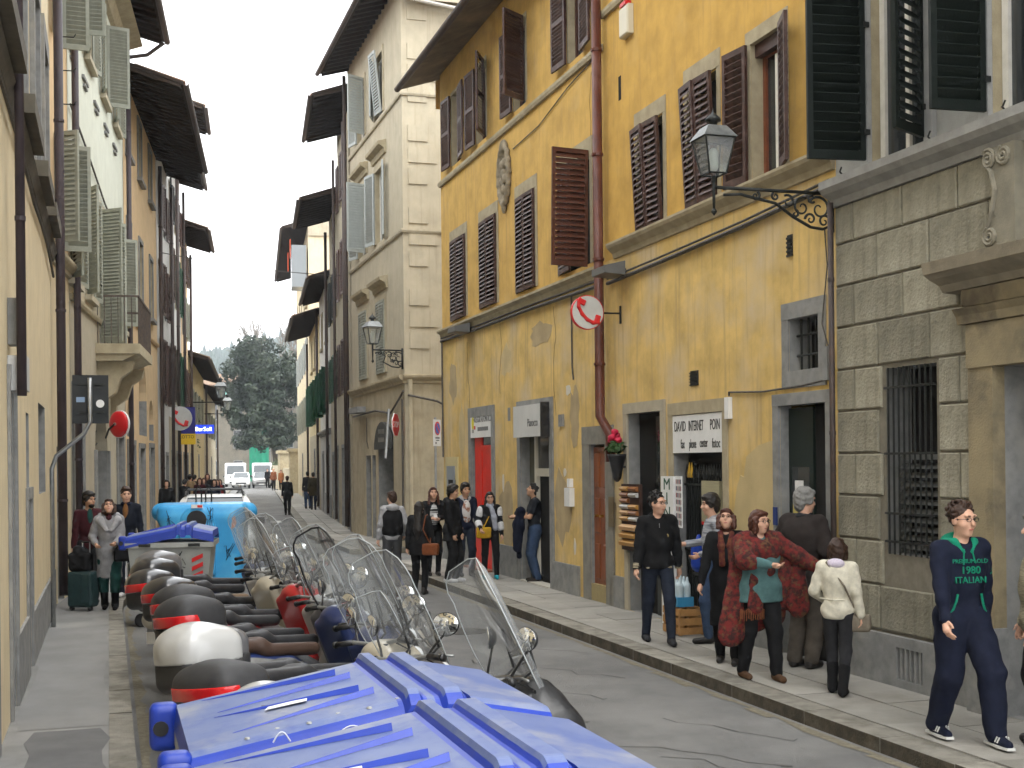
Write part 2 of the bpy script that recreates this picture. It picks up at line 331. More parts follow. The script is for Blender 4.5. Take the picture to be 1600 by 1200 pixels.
def surround(b,s0,s1,z0,z1,w,mat,o=.03,top=None,sill=False,name='surround'):   # stone frame round an opening
    s0,s1=sorted((s0,s1)); top=w if top is None else top
    bx=[(s0-w,s0,.002,o,z0,z1),(s1,s1+w,.002,o,z0,z1),(s0-w,s1+w,.002,o+.004,z1,z1+top)]
    if sill: bx.append((s0-w-.05,s1+w+.05,.002,o+.09,z0-.1,z0))
    return b.part(name,mat,*bx)
def pipe(b,s,z0,z1,r,mat,o=.12,foot=None,clamps=3,name='downpipe'):
    m=MB(); x=b.X(s); pts=[(x,-o,z1),(x,-o,z0)]
    if foot: pts+=[(x+foot[0],-o+foot[1],z0-foot[2])]; pts+=[(x+foot[0],-o+foot[1],z0-foot[2]-foot[3])]
    m.tube(pts,r,10); p=m.build(name,mat,b.root,smooth=True)
    for i in range(clamps): z=z0+(z1-z0)*(i+.5)/clamps; MB().lathe([(r*1.18,-.02),(r*1.18,.02)],10,(x,-o,z)).build('clamp',mat,p)
    return p
def moulding(b,s0,s1,z,prof,mat,name='string_course'):   # profile of (outward, height)
    x0,x1=sorted((b.X(s0),b.X(s1))); return MB().prism([(-o,z+h) for o,h in prof],x0,x1,'x').build(name,mat,b.root)
P_SM=[(-.01,-.05),(.05,-.05),(.07,0),(.07,.05),(-.01,.06)]
P_MD=[(-.01,-.16),(.05,-.14),(.06,-.08),(.14,-.02),(.16,.02),(.16,.07),(-.01,.09)]
P_BG=[(-.01,-.3),(.05,-.28),(.07,-.16),(.12,-.12),(.2,-.02),(.28,.02),(.3,.1),(-.01,.14)]
def eave(b,s0,s1,z,over,dep=8,slope=.32,rafter=.45,gut=True,soffit=None,tiles=True,th=.07,rmat=None):
    x0,x1=sorted((b.X(s0),b.X(s1))); zr=lambda y: z+slope*(y+over)*.999; hd=dep/2
    m=MB().prism([(-over,z),(hd,zr(hd)),(dep+.4,zr(hd)-slope*(hd+.4)),(dep+.4,zr(hd)-slope*(hd+.4)+th),(hd,zr(hd)+th),(-over,z+th)],x0,x1,'x')
    ro=m.build('roof',soffit or WOD,b.root)
    [MB().add([(x_,.0,z-.4),(x_,dep,z-.4),(x_,hd,zr(hd)),(x_,.0,zr(0))],[(0,1,2,3)]).build('gable',rmat or CRM,b.root) for x_ in (x0+.05,x1-.05)]
    if rafter:
        q=MB(); n=int((x1-x0)/rafter)
        for i in range(n+1):
            x=x0+.05+i*(x1-x0-.1)/n; y0,y1=-over+.05,.25
            q.add([(x-.04,y0,z-.09+.02),(x+.04,y0,z-.09+.02),(x+.04,y1,zr(y1)-.13),(x-.04,y1,zr(y1)-.13),(x-.04,y0,z),(x+.04,y0,z),(x+.04,y1,zr(y1)),(x-.04,y1,zr(y1))],[(3,2,1,0),(0,1,5,4),(1,2,6,5),(3,0,4,7),(2,3,7,6)])
        q.build('rafters',soffit or WOD,ro,kind='stuff')
    if tiles:
        q=MB(); pt=.21; n=int((x1-x0)/pt); L=hd+over
        for i in range(n):
            x=x0+pt*(i+.5); r=.075+.008*random.random(); y0=-over-.05-.03*random.random(); z0=zr(-over)+th; ys=(y0,y0+1.2)
            v=[(x+r*math.cos(PI*k/5),yy,zr(yy)+th+r*math.sin(PI*k/5)*.8) for yy in ys for k in range(6)]
            q.add(v,[(k,k+1,7+k,6+k) for k in range(5)]+[(0,1,2,3,4,5)])
        q.build('roof_tiles',TIL,ro,kind='stuff')
        MB().add([(x0,-over-.02,z+th+.006),(x1,-over-.02,z+th+.006),(x1,hd,zr(hd)+th+.006),(x0,hd,zr(hd)+th+.006)],[(0,1,2,3)]).build('tile_bed',TIL,ro)
    if gut:
        r=.075; pr=[(-over-.07+r*math.cos(PI+PI*k/6),z+.02+r*math.sin(PI+PI*k/6)) for k in range(7)]; pr+=[(-over-.07+(r-.012)*math.cos(PI*2-PI*k/6),z+.02+(r-.012)*math.sin(PI*2-PI*k/6)) for k in range(7)]
        MB().prism(pr,x0-.05,x1+.05,'x').build('gutter',GUT,ro)
    return ro
def sheetdoor(b,s0,s1,z0,z1,o,mat,panels=(1,3),name='door',proud=.02):
    a,c=sorted((b.X(s0),b.X(s1))); m=MB().box(a,c,-o,-o+.05,z0,z1)
    d=m.build(name,mat,b.root); nx,nz=panels; q=MB(); w=(c-a)/nx; h=(z1-z0)/nz
    for i in range(nx):
        for j in range(nz): MB().bev(a+i*w+.07,a+(i+1)*w-.07,-o-proud,-o+.01,z0+j*h+.08,z0+(j+1)*h-.08,.015).build('panel',mat,d)
    return d
RA=(3.97,11.2); RD=(-.312,1); CRKM=pm('dark_crack',(.14,.1,.05),rough=1)  # dark brown of the thin plaster cracks
# ================================================================== right side: grey stone palazzo
b=BF('stone_palazzo','grey rusticated stone palazzo with dark green shutters and barred window','building',RA,RD,'R',-7)
W1=(.49,1.39,5.12,7.6); W2=(-1.31,-.41,5.12,7.6); GR=(.40,1.19,1.37,3.15); PO=(-2.1,-.52,.12,3.05)
walls(b,-7,2.05,[(0,4.95,JST),(4.95,12,pm('grey_palazzo_plaster',(.33,.33,.31),(.27,.27,.25),sc=5,rough=.9,bump=.2,c3=(.38,.38,.36)))],[GR,PO,W1,W2,(-3.1,-2.2,5.12,7.6)],rdep=.3)
zc=[.62,1.06,1.49,1.92,2.34,2.77,3.19,3.62,4.04,4.47,4.86]; BC={}
def block(s0,s1,z0,z1):
    w=round(s1-s0-.016,2); h=round(z1-z0-.022,2); k=(w,h)
    if w<.06: return
    if k not in BC: BC[k]=MB().bev(-w/2,w/2,-.026,.02,-h/2,h/2,.012).mesh('stone_block',BST)
    link('stone_block',BC[k],b.root,(b.X((s0+s1)/2),-.004*random.random(),(z0+z1)/2))
for r in range(10):
    z0,z1=zc[r],zc[r+1]; off=.33 if r%2 else .74
    js=[2.04]+[2.04-off-.83*i for i in range(9)]; js=[j for j in js if j>-5]
    for i in range(len(js)-1):
        a,c=js[i+1],js[i]; segs=[(a,c)]
        if 1.3<z1-.01 and z0+.01<3.15: segs=[q for q in ((a,min(c,GR[0]-.05)),(max(a,GR[1]+.05),c)) if q[1]>q[0]]
        out=[]
        for u,v in segs:
            if z0<3.5: out+=[q for q in ((u,min(v,-2.45)),(max(u,-.2),v)) if q[1]-q[0]>.05]
            elif z0<4.0: out+=[q for q in ((u,min(v,-2.8)),(max(u,.05),v)) if q[1]-q[0]>.05]
            else: out.append((u,v))
        for u,v in out: block(u,v,z0,z1)
[b.part('plinth',GST,q_) for q_ in ((-.2,.56,0,.07,.1,.60),(.97,2.04,0,.07,.1,.60),(.56,.97,0,.07,.50,.60),(.56,.97,0,.07,.1,.2),(-7,-2.45,0,.07,.1,.6),)]
b.part('vent_recess',DRK,(.56,.97,-.01,.004,.2,.5)); b.part('vent_bars',GST,*[(.60+.075*i,.63+.075*i,.005,.06,.2,.5) for i in range(5)])
moulding(b,-7,2.06,4.95,[(-.01,-.09),(.05,-.09),(.07,-.02),(.16,.03),(.2,.08),(.2,.16),(-.01,.17)],pm('grey_cornice_stone',(.34,.335,.315),(.26,.255,.24),sc=6,rough=.85,bump=.15),'cornice')
surround(b,*W1[:2],5.12,7.6,.13,pm('grey_window_stone',(.37,.37,.36),(.3,.3,.29),sc=6,rough=.85,bump=.12),o=.05)
surround(b,*W2[:2],5.12,7.6,.13,MC['grey_window_stone'],o=.05)
CURT=pm('pale_curtain',(.62,.6,.54),(.55,.53,.47),sc=3,rough=.9,stretch=(12,12,.4))
for w in (W1,W2): window(b,w[0]+.01,w[1]-.01,w[2],w[3],o=-.12,mat=WPT,fr=.08); b.part('curtain',CURT,(w[0]+.05,w[0]+.3,-.22,-.2,w[2]+.05,w[3]-.05))
for sh,hd,th,w in ((1.40,'L',97,.60),(.48,'R',118,.52),(-.40,'L',93,.52),(-1.32,'R',150,.5)): leaf(b,sh,5.2,7.6,w,hd,th,GRN,pitch=.092,single=True,o=.07,mid=False)
for s_,z_ in ((1.4,5.45),(1.4,6.5),(.48,5.45),(.48,6.5),(-.4,5.45),(-.4,6.5)): b.part('hinge',IRN,(s_-.03,s_+.03,.03,.09,z_,z_+.05))
for s_ in (1.75,.3,-.7): MB().tube([(b.X(s_),-.1,5.13),(b.X(s_),-.14,5.16),(b.X(s_)+.05,-.17,5.15),(b.X(s_)+.08,-.17,5.19)],.008,6).build('shutter_catch',IRN,b.root)
# barred window with louvred lower half
b.part('window_back',DRK,(GR[0],GR[1],-.3,-.28,GR[2],GR[3]))
q=MB()
for i in range(9): q.tube([(b.X(GR[0]+.06+i*.084),-.02,GR[2]),(b.X(GR[0]+.06+i*.084),-.02,GR[3])],.011,6)
for z in (1.48,1.75,2.32,2.95): b.box(q,GR[0],GR[1],.006,.034,z,z+.022)
q.build('window_grille',IRN,b.root)
q=MB()
for i in range(11): z=1.42+i*.085; x0,x1=sorted((b.X(GR[0]+.03),b.X(GR[1]-.03))); q.add([(x0,.10,z),(x1,.10,z),(x1,.15,z+.05),(x0,.15,z+.05)],[(0,1,2,3)])
q.build('louvre',pm('grey_louvre',(.075,.075,.068),rough=.7),b.root,kind='stuff')
# portal
b.part('jamb',OST,(-.52,-.2,0,.12,.86,3.05)); b.part('jamb',OST,(-2.42,-2.1,0,.12,.86,3.05)); b.part('jamb_base',GST,(-.54,-.18,0,.15,.1,.86)); b.part('jamb_base',GST,(-2.44,-2.08,0,.15,.1,.86))
b.part('lintel',OST,(-2.42,-.2,0,.14,3.05,3.42)); moulding(b,-2.5,-.12,3.50,[(-.01,-.08),(.16,-.07),(.18,0),(.22,.06),(-.01,.07)],OST,'architrave')
moulding(b,-2.45,-.16,3.58,[(-.01,-.01),(.14,0),(.15,.14),(-.01,.14)],OST,'frieze')
moulding(b,-2.85,.08,3.88,[(-.01,-.16),(.16,-.15),(.2,-.09),(.3,-.04),(.36,0),(.38,.1),(-.01,.13)],pm('brownish_cornice_stone',(.3,.26,.19),(.22,.19,.14),sc=5,rough=.9,bump=.2),'portal_cornice')
x0=b.X(-.62); prof=[(-.17,4.02),(-.20,4.12),(-.16,4.24),(-.08,4.36),(-.05,4.5),(-.10,4.64),(-.19,4.74),(-.2,4.86),(.2,4.86),(.2,4.02)]
q=MB().prism([(x0+u,w) for u,w in prof],-.12,.0,'y')
for cx,cz,rr,dr in ((-.10,4.13,.085,1),(-.11,4.77,.085,-1),(.08,4.77,.085,1)): q.tube([(x0+cx+rr*(1-k/26)*math.cos(dr*k*.6+2),-.13,cz+rr*(1-k/26)*math.sin(dr*k*.6+2)) for k in range(24)],.018,6)
q.tube([(x0-.15,-.12,4.2),(x0-.07,-.13,4.34),(x0-.03,-.13,4.5),(x0-.08,-.13,4.66),(x0-.17,-.12,4.76)],.022,6); q.build('scroll_bracket',pm('scroll_stone',(.25,.23,.175),(.19,.175,.135),sc=6,rough=.9,bump=.2),b.root)
sheetdoor(b,-2.1,-.52,.12,3.05,-.27,pm('dark_portal_door',(.02,.014,.01),(.014,.01,.008),rough=.5),(2,4))
eave(b,-7,2.0,12,1.2,rafter=.6)
pipe(b,2.0,.2,4.9,.03,GUT,o=.1)
# ================================================================== right side: yellow house with internet shop
b=BF('yellow_house','yellow plastered house over the internet point, between brown downpipe and stone palazzo','building',RA,RD,'R',2.05)
HO=[(6.33,7.2,5.46,6.95,.2),(4.72,5.56,5.5,7.08,.2),(3.1,3.84,5.5,7.1,.25),(6.48,7.66,.12,2.96,.18),(4.65,6.1,.12,2.88,.22),(2.40,3.03,3.25,3.82,.3),(2.26,3.25,.12,2.88,.14),(6.33,7.2,9.1,10.6,.2),(4.72,5.56,9.1,10.6,.2),(3.0,3.84,9.1,10.6,.2)]
walls(b,2.055,8.5,[(.1,5.28,YELG),(5.28,12.6,YELR)],HO)
[b.part('plinth',GST,q_) for q_ in ((2.06,2.1,0,.03,.1,.56),(3.42,4.45,0,.03,.1,.56),(6.33,6.4,0,.03,.1,.56),(7.84,8.35,0,.035,.1,.58),)]
moulding(b,2.06,8.1,5.36,[(-.01,-.1),(.03,-.09),(.05,-.02),(.13,.05),(.15,.09),(.15,.12),(-.01,.13)],SUR,'sill_course')
moulding(b,2.06,8.45,8.98,P_SM,SUR,'string_course')
for w,l,r in ((HO[0],.06,.1),(HO[1],.06,.14)): surround(b,w[0],w[1],w[2],w[3]+.02,.1,SUR,o=.012,top=.22)
surround(b,3.1,3.84,5.5,7.1,.12,SUR,o=.012,top=.16)
for i,w in enumerate(HO[:2]):
    hw=(w[1]-w[0])/2; leaf(b,w[1],w[2],w[3]-.02,hw,'L',4,BRN,pitch=.08,single=True,lean=3); leaf(b,w[0],w[2],w[3]-.02,hw,'R',3,BRN,pitch=.08,single=True,lean=2.5)
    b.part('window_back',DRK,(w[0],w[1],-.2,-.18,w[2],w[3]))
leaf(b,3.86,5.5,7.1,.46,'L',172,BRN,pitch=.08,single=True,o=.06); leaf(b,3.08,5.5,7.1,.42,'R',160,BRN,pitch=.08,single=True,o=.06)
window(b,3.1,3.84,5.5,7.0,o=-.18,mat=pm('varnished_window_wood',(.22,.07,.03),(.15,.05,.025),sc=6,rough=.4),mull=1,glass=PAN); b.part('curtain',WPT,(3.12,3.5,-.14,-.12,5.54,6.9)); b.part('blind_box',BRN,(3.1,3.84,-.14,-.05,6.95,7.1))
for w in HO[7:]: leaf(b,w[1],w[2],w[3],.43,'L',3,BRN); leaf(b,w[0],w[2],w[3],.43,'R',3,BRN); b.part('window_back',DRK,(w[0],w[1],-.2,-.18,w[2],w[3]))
# small barred window and grey doorway
surround(b,2.40,3.03,3.25,3.82,.14,GST,o=.02,top=.18); b.part('surround',GST,(2.26,3.17,.002,.022,3.06,3.25)); b.part('window_back',DRK,(2.4,3.03,-.3,-.28,3.25,3.82))
q=MB()
for i in range(4): q.tube([(b.X(2.49+i*.15),.1,3.25),(b.X(2.49+i*.15),.1,3.82)],.014,6)
for z in (3.42,3.64): q.tube([(b.X(2.4),.1,z),(b.X(3.03),.1,z)],.014,6)
q.build('window_grille',IRN,b.root)
surround(b,2.26,3.25,.12,2.88,.13,GST,o=.03)
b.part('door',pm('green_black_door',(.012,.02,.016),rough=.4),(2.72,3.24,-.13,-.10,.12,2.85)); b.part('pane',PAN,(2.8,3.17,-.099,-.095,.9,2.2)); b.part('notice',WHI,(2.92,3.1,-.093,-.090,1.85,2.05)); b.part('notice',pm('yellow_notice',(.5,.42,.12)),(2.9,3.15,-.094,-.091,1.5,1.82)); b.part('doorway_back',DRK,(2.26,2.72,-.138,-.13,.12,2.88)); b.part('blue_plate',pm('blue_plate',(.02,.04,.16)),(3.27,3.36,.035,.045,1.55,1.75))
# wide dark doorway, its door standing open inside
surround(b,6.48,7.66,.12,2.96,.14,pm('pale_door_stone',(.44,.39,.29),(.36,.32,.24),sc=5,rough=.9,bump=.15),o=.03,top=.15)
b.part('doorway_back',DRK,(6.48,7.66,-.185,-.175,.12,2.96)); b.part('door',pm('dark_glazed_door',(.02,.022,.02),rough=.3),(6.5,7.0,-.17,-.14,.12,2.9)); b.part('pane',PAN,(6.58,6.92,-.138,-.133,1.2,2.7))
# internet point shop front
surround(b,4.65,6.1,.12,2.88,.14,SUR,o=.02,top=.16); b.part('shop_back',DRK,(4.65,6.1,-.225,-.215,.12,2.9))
q=MB()
for i in range(19): b.box(q,4.7+i*.073,4.725+i*.073,-.17,-.145,.15,2.05); q.lathe([(.02,0),(.028,.05),(.004,.18)],6,(b.X(4.7125+i*.073),.157,2.05))
for z in (.3,1.1,1.95): b.box(q,4.66,6.09,-.18,-.14,z,z+.03)
q.build('spiked_gate',IRN,b.root)
for i in (16,17): MB().lathe([(.03,0),(.034,.05),(.005,.2)],6,(b.X(4.7125+i*.073),.157,2.055)).build('gilded_spike',pm('gilding',(.5,.3,.03),rough=.3,metal=.6),b.root)
b.part('service_slot',DRK,(7.8,7.9,-.05,.003,7.55,7.9)); 
for sa,sb,za,zb in ((5.32,5.56,3.24,3.43),(2.93,3.05,4.51,4.75)):
    q=MB(); b.box(q,sa,sb,.001,.006,za,zb)
    for i in range(5): b.box(q,sa,sb,.006,.02,za+i*(zb-za)/5,za+(i+.5)*(zb-za)/5)
    q.build('vent_grille',IRN,b.root)
pts=[(4.42,.45),(4.36,1.1),(4.40,1.6),(4.30,1.95),(4.2,2.1),(4.12,2.08),(4.05,2.32),(3.75,2.45),(3.42,2.5),(3.42,.6)]
MB().prism([(b.X(s_),z_) for s_,z_ in pts],-.006,.0005,'y').build('bare_plaster_patch',plaster('pale_patch_plaster',(.56,.44,.23),.08,patch=(.5,.4,.22)),b.root)
b.part('junction_box',WHI,(4.40,4.5,.003,.06,2.78,3.04)); b.part('junction_box',GST,(2.12,2.22,.003,.08,3.1,3.45))
q=MB(); x=b.X
q.tube([(x(4.45),-.02,3.05),(x(4.45),-.02,3.1),(x(3.6),-.02,3.06),(x(2.7),-.02,3.08),(x(2.15),-.02,3.12)],.012,6); q.tube([(x(2.17),-.02,3.4),(x(2.3),-.03,3.7),(x(2.2),-.02,4.3),(x(2.25),-.02,4.7)],.008,6)
q.tube([(x(8.3),-.05,4.93),(x(6.5),-.05,4.96),(x(4),-.05,5.02),(x(2.1),-.05,5.1)],.028,6); q.tube([(x(8.3),-.05,5.0),(x(6.5),-.04,5.03),(x(4),-.05,5.08),(x(2.1),-.05,5.16)],.015,6); q.build('cable',CAB,b.root)
eave(b,2.05,8.5,12.6,1.2)
# ================================================================== right side: long yellow house to the side street
b=BF('long_yellow_house','long weathered yellow house with brown shutters and oval coat of arms','building',RA,RD,'R',8.5)
TOPW=[(16.75,17.45),(14.8,15.45),(12.25,12.95),(9.35,10.0)]; MIDW=[(16.42,17.6),(14.16,15.28),(11.8,12.84),(9.1,10.5)]
HO=[(a,c,8.72,10.25,.2) for a,c in TOPW]+[(a,c,5.36,7.1,.2) for a,c in MIDW]+[(14.62,16.1,.12,3.2,.07),(11.12,12.75,.12,3.2,.2),(8.52,9.2,.12,2.54,.08),(17.35,18.1,.95,1.9,.1)]
walls(b,8.5,18.5,[(.1,5.15,YELG),(5.15,11.0,YEL)],HO)
[b.part('plinth',GST,q_) for q_ in ((9.72,11.0,0,.04,.1,.6),(12.95,14.45,0,.04,.1,.7),(16.25,18.5,0,.04,.1,.8),(8.5,8.52,0,.035,.1,.6),)]
moulding(b,8.5,18.52,8.52,P_SM,SUR); moulding(b,8.5,18.52,5.15,[(-.01,-.09),(.04,-.08),(.06,0),(.13,.05),(.13,.09),(-.01,.1)],SUR)
for a,c in TOPW:
    window(b,a,c,8.74,10.23,o=-.14,mat=pm('brown_window_wood',(.07,.03,.02),rough=.5)); surround(b,a,c,8.74,10.25,.07,SUR,o=.01)
    leaf(b,c+.01,8.72,10.25,.56,'L',176,BRN,pitch=.06,o=.06,mid=True); leaf(b,a-.01,8.72,10.25,.56,'R',{12.25:125,14.8:150}.get(a,174),BRN,pitch=.06,o=.06,mid=True)
for i,(a,c) in enumerate(MIDW):
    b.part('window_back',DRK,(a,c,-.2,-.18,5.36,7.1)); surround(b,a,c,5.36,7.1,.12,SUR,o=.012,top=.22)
    hw=(c-a)/2
    if i<3: leaf(b,c,5.36,7.08,hw,'L',2,BRN,pitch=.08); leaf(b,a,5.36,7.08,hw,'R',2,BRN,pitch=.08)
    else: leaf(b,c,5.36,7.08,.68,'L',5,BRN,pitch=.08,single=True); leaf(b,9.12,5.3,7.1,.62,'R',98,BRL,pitch=.085,single=True,o=.06,lean=2)
# oval coat of arms in relief
s=SDF(.03); s.ell((0,0,0),(.34,.05,.58),k=.01); s.ell((0,-.03,0),(.26,.06,.48),k=.01,sub=True)
for i in range(16):
    t=i*PI/8; s.cap((.33*math.cos(t),-.02,.57*math.sin(t)),(.31*math.cos(t+.3),-.05,.54*math.sin(t+.3)),.05,.04,k=.02)
for p in ((-.08,.2),(.08,.22),(0,.02),(-.1,-.12),(.1,-.1),(0,-.28)): s.ell((p[0],-.02,p[1]),(.075,.07,.1),k=.03)
s.ell((0,-.03,.55),(.16,.06,.12),k=.03); s.ell((0,-.03,-.6),(.06,.05,.14),k=.03)
s.build('coat_of_arms',pm('carved_relief_stone',(.33,.28,.2),(.2,.17,.12),sc=9,rough=.9),b.root,loc=(b.X(13.52),-.02,7.68))
# red rental shop, second shop, varnished door, cash niche
surround(b,14.62,16.1,.12,3.2,.2,GST,o=.03); RED=pm('red_painted_panel',(.72,.022,.008),(.6,.02,.008),sc=3,rough=.35)
b.part('door_panel',RED,(14.62,15.45,-.06,-.035,.12,2.52)); b.part('door_panel',RED,(15.45,15.95,-.05,-.02,.12,2.8)); b.part('transom',PAN,(14.62,15.45,-.06,-.045,2.6,3.2)); b.part('transom_bar',RED,(14.62,15.45,-.06,-.02,2.52,2.62)); b.part('doorway_back',DRK,(14.62,16.1,-.075,-.065,.12,3.2)); b.part('step',pm('terracotta_step',(.3,.12,.07),(.24,.1,.06),rough=.8),(14.6,16.12,-.06,.2,.115,.15))
surround(b,11.12,12.75,.12,3.2,.18,GST,o=.03); ALU=pm('cream_aluminium',(.6,.57,.48),rough=.4)
b.part('shop_back',DRK,(11.12,12.75,-.205,-.195,.12,3.2)); b.part('door_frame',ALU,(11.12,11.2,-.06,.0,.12,2.1),(12.25,12.36,-.19,-.12,.12,3.2),(11.2,12.25,-.18,-.13,2.02,2.16),(11.2,11.3,-.18,-.13,.12,2.02)); b.part('pane',PAN,(11.3,12.25,-.17,-.16,2.16,3.2)); b.part('pane',pm('reflecting_glass',(.1,.1,.07),rough=.12,spec=.6),(12.36,12.75,-.17,-.16,.12,3.2)); b.part('door_sticker',pm('yellow_sticker',(.55,.42,.03)),(11.13,11.19,.001,.004,1.55,1.75)); b.part('threshold',pm('white_threshold',(.5,.47,.4)),(11.12,12.75,-.19,.06,.11,.14))
surround(b,8.52,9.2,.12,2.54,.3,pm('door_pietra_stone',(.25,.235,.2),(.19,.18,.155),sc=5,rough=.9,bump=.15),o=.035,top=.28)
DOR=pm('varnished_door_wood',(.26,.075,.022),(.17,.05,.018),sc=3,rough=.35,stretch=(8,8,.5),coat=.2)
d=sheetdoor(b,8.52,9.2,.38,2.5,-.05,DOR,(2,3)); b.part('door_knob',pm('brass',(.6,.42,.12),rough=.25,metal=.9),(8.74,8.78,-.05,.03,1.42,1.46),(8.95,8.99,-.05,.03,1.42,1.46),parent=d); b.part('door_step',pm('ochre_step',(.36,.29,.13),(.3,.24,.12)),(8.52,9.2,-.07,.01,.12,.38))
b.part('niche_frame',pm('cream_niche_frame',(.55,.46,.24)),(17.2,17.35,0,.03,.7,2.4),(18.1,18.25,0,.03,.7,2.4),(17.35,18.1,0,.03,1.9,2.4),(17.35,18.1,0,.03,.7,.95)); b.part('cash_panel',pm('blue_grey_panel',(.26,.29,.32),rough=.4),(17.35,18.1,-.09,-.05,.95,1.9),(17.4,18.05,.031,.05,1.75,2.2)); b.part('cash_slot',DRK,(17.5,17.9,.0505,.054,1.5,1.9))
b.part('vent_pipe',GST,(10.55,10.63,.002,.03,2.86,3.06),(10.4,10.48,.002,.03,2.86,3.06)); b.part('mail_box',WHI,(9.95,10.2,.003,.09,1.55,1.85),(10.0,10.12,.003,.07,1.86,2.0)); b.part('doorbell_plate',pm('dull_brass',(.2,.15,.08),rough=.5,metal=.5),(8.15,8.35,.04,.05,1.3,1.75)); b.part('house_number',WHI,(8.2,8.3,.003,.012,2.05,2.25)); b.part('sunk_plate',GST,(13.4,13.55,-.002,.008,3.05,3.3))
for s_,z_,w_,h_ in ((10.2,3.45,.16,.14),(13.9,1.9,.1,.25),(9.95,.9,.08,.18),(10.4,2.1,.1,.1)):
    MB().prism([(b.X(s_)+w_*(.5+.3*random.random())*math.cos(t),z_+h_*(.5+.4*random.random())*math.sin(t)) for t in [k*PI/5 for k in range(10)]],-.005,.0005,'y').build('flaked_plaster',pm('bare_lime',(.6,.56,.47),rough=.95),b.root)
x=b.X; q=MB(); q.tube([(x(18.45),-.05,5.0),(x(15),-.05,4.98),(x(12),-.06,4.98),(x(8.7),-.05,4.95)],.03,6); q.tube([(x(18.45),-.05,5.06),(x(15),-.04,5.05),(x(12),-.05,5.05),(x(8.7),-.05,5.03)],.018,6); q.tube([(x(9.95),-.02,4.95),(x(9.95),-.02,3.8),(x(9.9),-.02,3.6)],.014,6); q.tube([(x(18.4),-.04,5.0),(x(18.38),-.04,2.4)],.02,6); q.tube([(x(13),-.02,8.05),(x(11.5),-.02,8.1),(x(10),-.02,8.35),(x(8.9),-.02,8.45)],.01,6); q.build('cable',CAB,b.root)
pipe(b,8.42,2.95,10.8,.075,PIP,o=.14,foot=(.35,.02,.28,.4),clamps=5)
eave(b,8.5,18.95,10.75,.8,rafter=0,soffit=pm('stained_soffit',(.2,.155,.1),(.11,.085,.06),sc=3,rough=.9,c3=(.28,.22,.14)),rmat=YEL)
# mended plaster and cracks on the yellow walls
MND=[plaster('mended_plaster_a',(.60,.47,.25),.1,streak=(.45,.35,.2),patch=(.5,.4,.25)),plaster('mended_plaster_b',(.46,.36,.21),.12,streak=(.34,.27,.16),patch=(.4,.33,.22))]; rg=np.random.default_rng(31)
for s_,z_,w_,h_,mi in ((10.55,1.55,.5,.7,1),(13.7,1.3,.55,.8,1),(16.9,2.9,.3,.7,0),(13.6,4.2,.5,.35,0),(9.9,3.0,.25,.6,1),(17.6,4.0,.4,.5,1),(11.6,4.5,.7,.25,1)):
    n_=16; MB().prism([(b.X(s_)+w_*rg.uniform(.6,1)*math.cos(2*PI*k/n_),z_+h_*rg.uniform(.6,1)*math.sin(2*PI*k/n_)) for k in range(n_)],-.004,.0008,'y').build('mended_plaster',MND[mi],b.root)
for s_,z_,n_,dz in ((10.9,4.9,9,-.22),(14.0,5.0,8,-.2),(16.4,4.8,10,-.2),(12.9,7.4,7,-.16),(9.0,8.3,6,-.2)):
    m=MB(); x_,zz=b.X(s_),z_
    for k in range(n_): x2,z2=x_+rg.uniform(-.09,.09),zz+dz*rg.uniform(.6,1.2); m.tube([(x_,-.001,zz),(x2,-.001,z2)],.0045,4); x_,zz=x2,z2
    m.build('plaster_crack',CRKM,b.root)
# ================================================================== right side: cream corner house
b=BF('cream_corner_house','tall cream corner house with blue grey shutters at the side street','building',RA,RD,'R',22.45)
CW=((27.35,28.5),(24.75,25.9)); HO=[(a,c,z0,z1,.2) for a,c in CW for z0,z1 in ((4.75,6.75),(8.4,10.4),(11.85,13.5))]+[(27.0,27.75,.12,2.5,.35),(26.3,26.8,.12,2.5,.3),(23.9,25.9,.12,3.25,.6)]
walls(b,22.45,29.9,[(.1,4.35,CRMG),(4.35,14.7,CRM)],HO,dep=9)
for z in (4.45,8.2,11.7):
    pr=P_MD if z<5 else P_SM; moulding(b,22.4,29.95,z,pr,SUR if z<5 else CRM)
    m=MB(); xx=b.X(22.45); m.prism([(xx+o,z+h) for o,h in pr],-.06,9,'y'); m.build('string_course',SUR if z<5 else CRM,b.root)
for i,(a,c) in enumerate(CW):
    for z0,z1 in ((4.75,6.75),(8.4,10.4),(11.85,13.5)):
        surround(b,a,c,z0,z1,.14,CRMG,o=.03); hw=(c-a)/2
        if z0<11: moulding(b,a-.35,c+.35,z1+.45,[(-.01,-.2),(.05,-.18),(.08,-.05),(.22,.02),(.24,.1),(-.01,.16)],SUR,'window_hood')
        window(b,a,c,z0,z1,o=-.14)
        if z0>8 and z0<11: leaf(b,c,z0,z1,hw,'L',165,BSH,o=.06); leaf(b,a,z0,z1,hw,'R',(110,170)[i],BSH,o=.06)
        elif z0>11: leaf(b,c,z0,z1,hw,'L',(168,20)[i],BSH,o=.06,lean=0); leaf(b,a,z0,z1,hw,'R',(120,6)[i],BSH,o=.06,lean=(0,6)[i])
        else: leaf(b,c,z0,z1,hw,'L',2,GSH); leaf(b,a,z0,z1,hw,'R',2,GSH)
b.part('doorway_back',DRK,(23.9,25.9,-.6,-.58,.12,3.25)); b.part('niche_back',CRMG,(27,27.75,-.34,-.32,.12,2.5),(26.3,26.8,-.3,-.28,.12,2.5)); b.part('shop_door',pm('dark_grey_door',(.03,.032,.034),rough=.4),(23.92,24.7,-.4,-.36,.12,2.6))
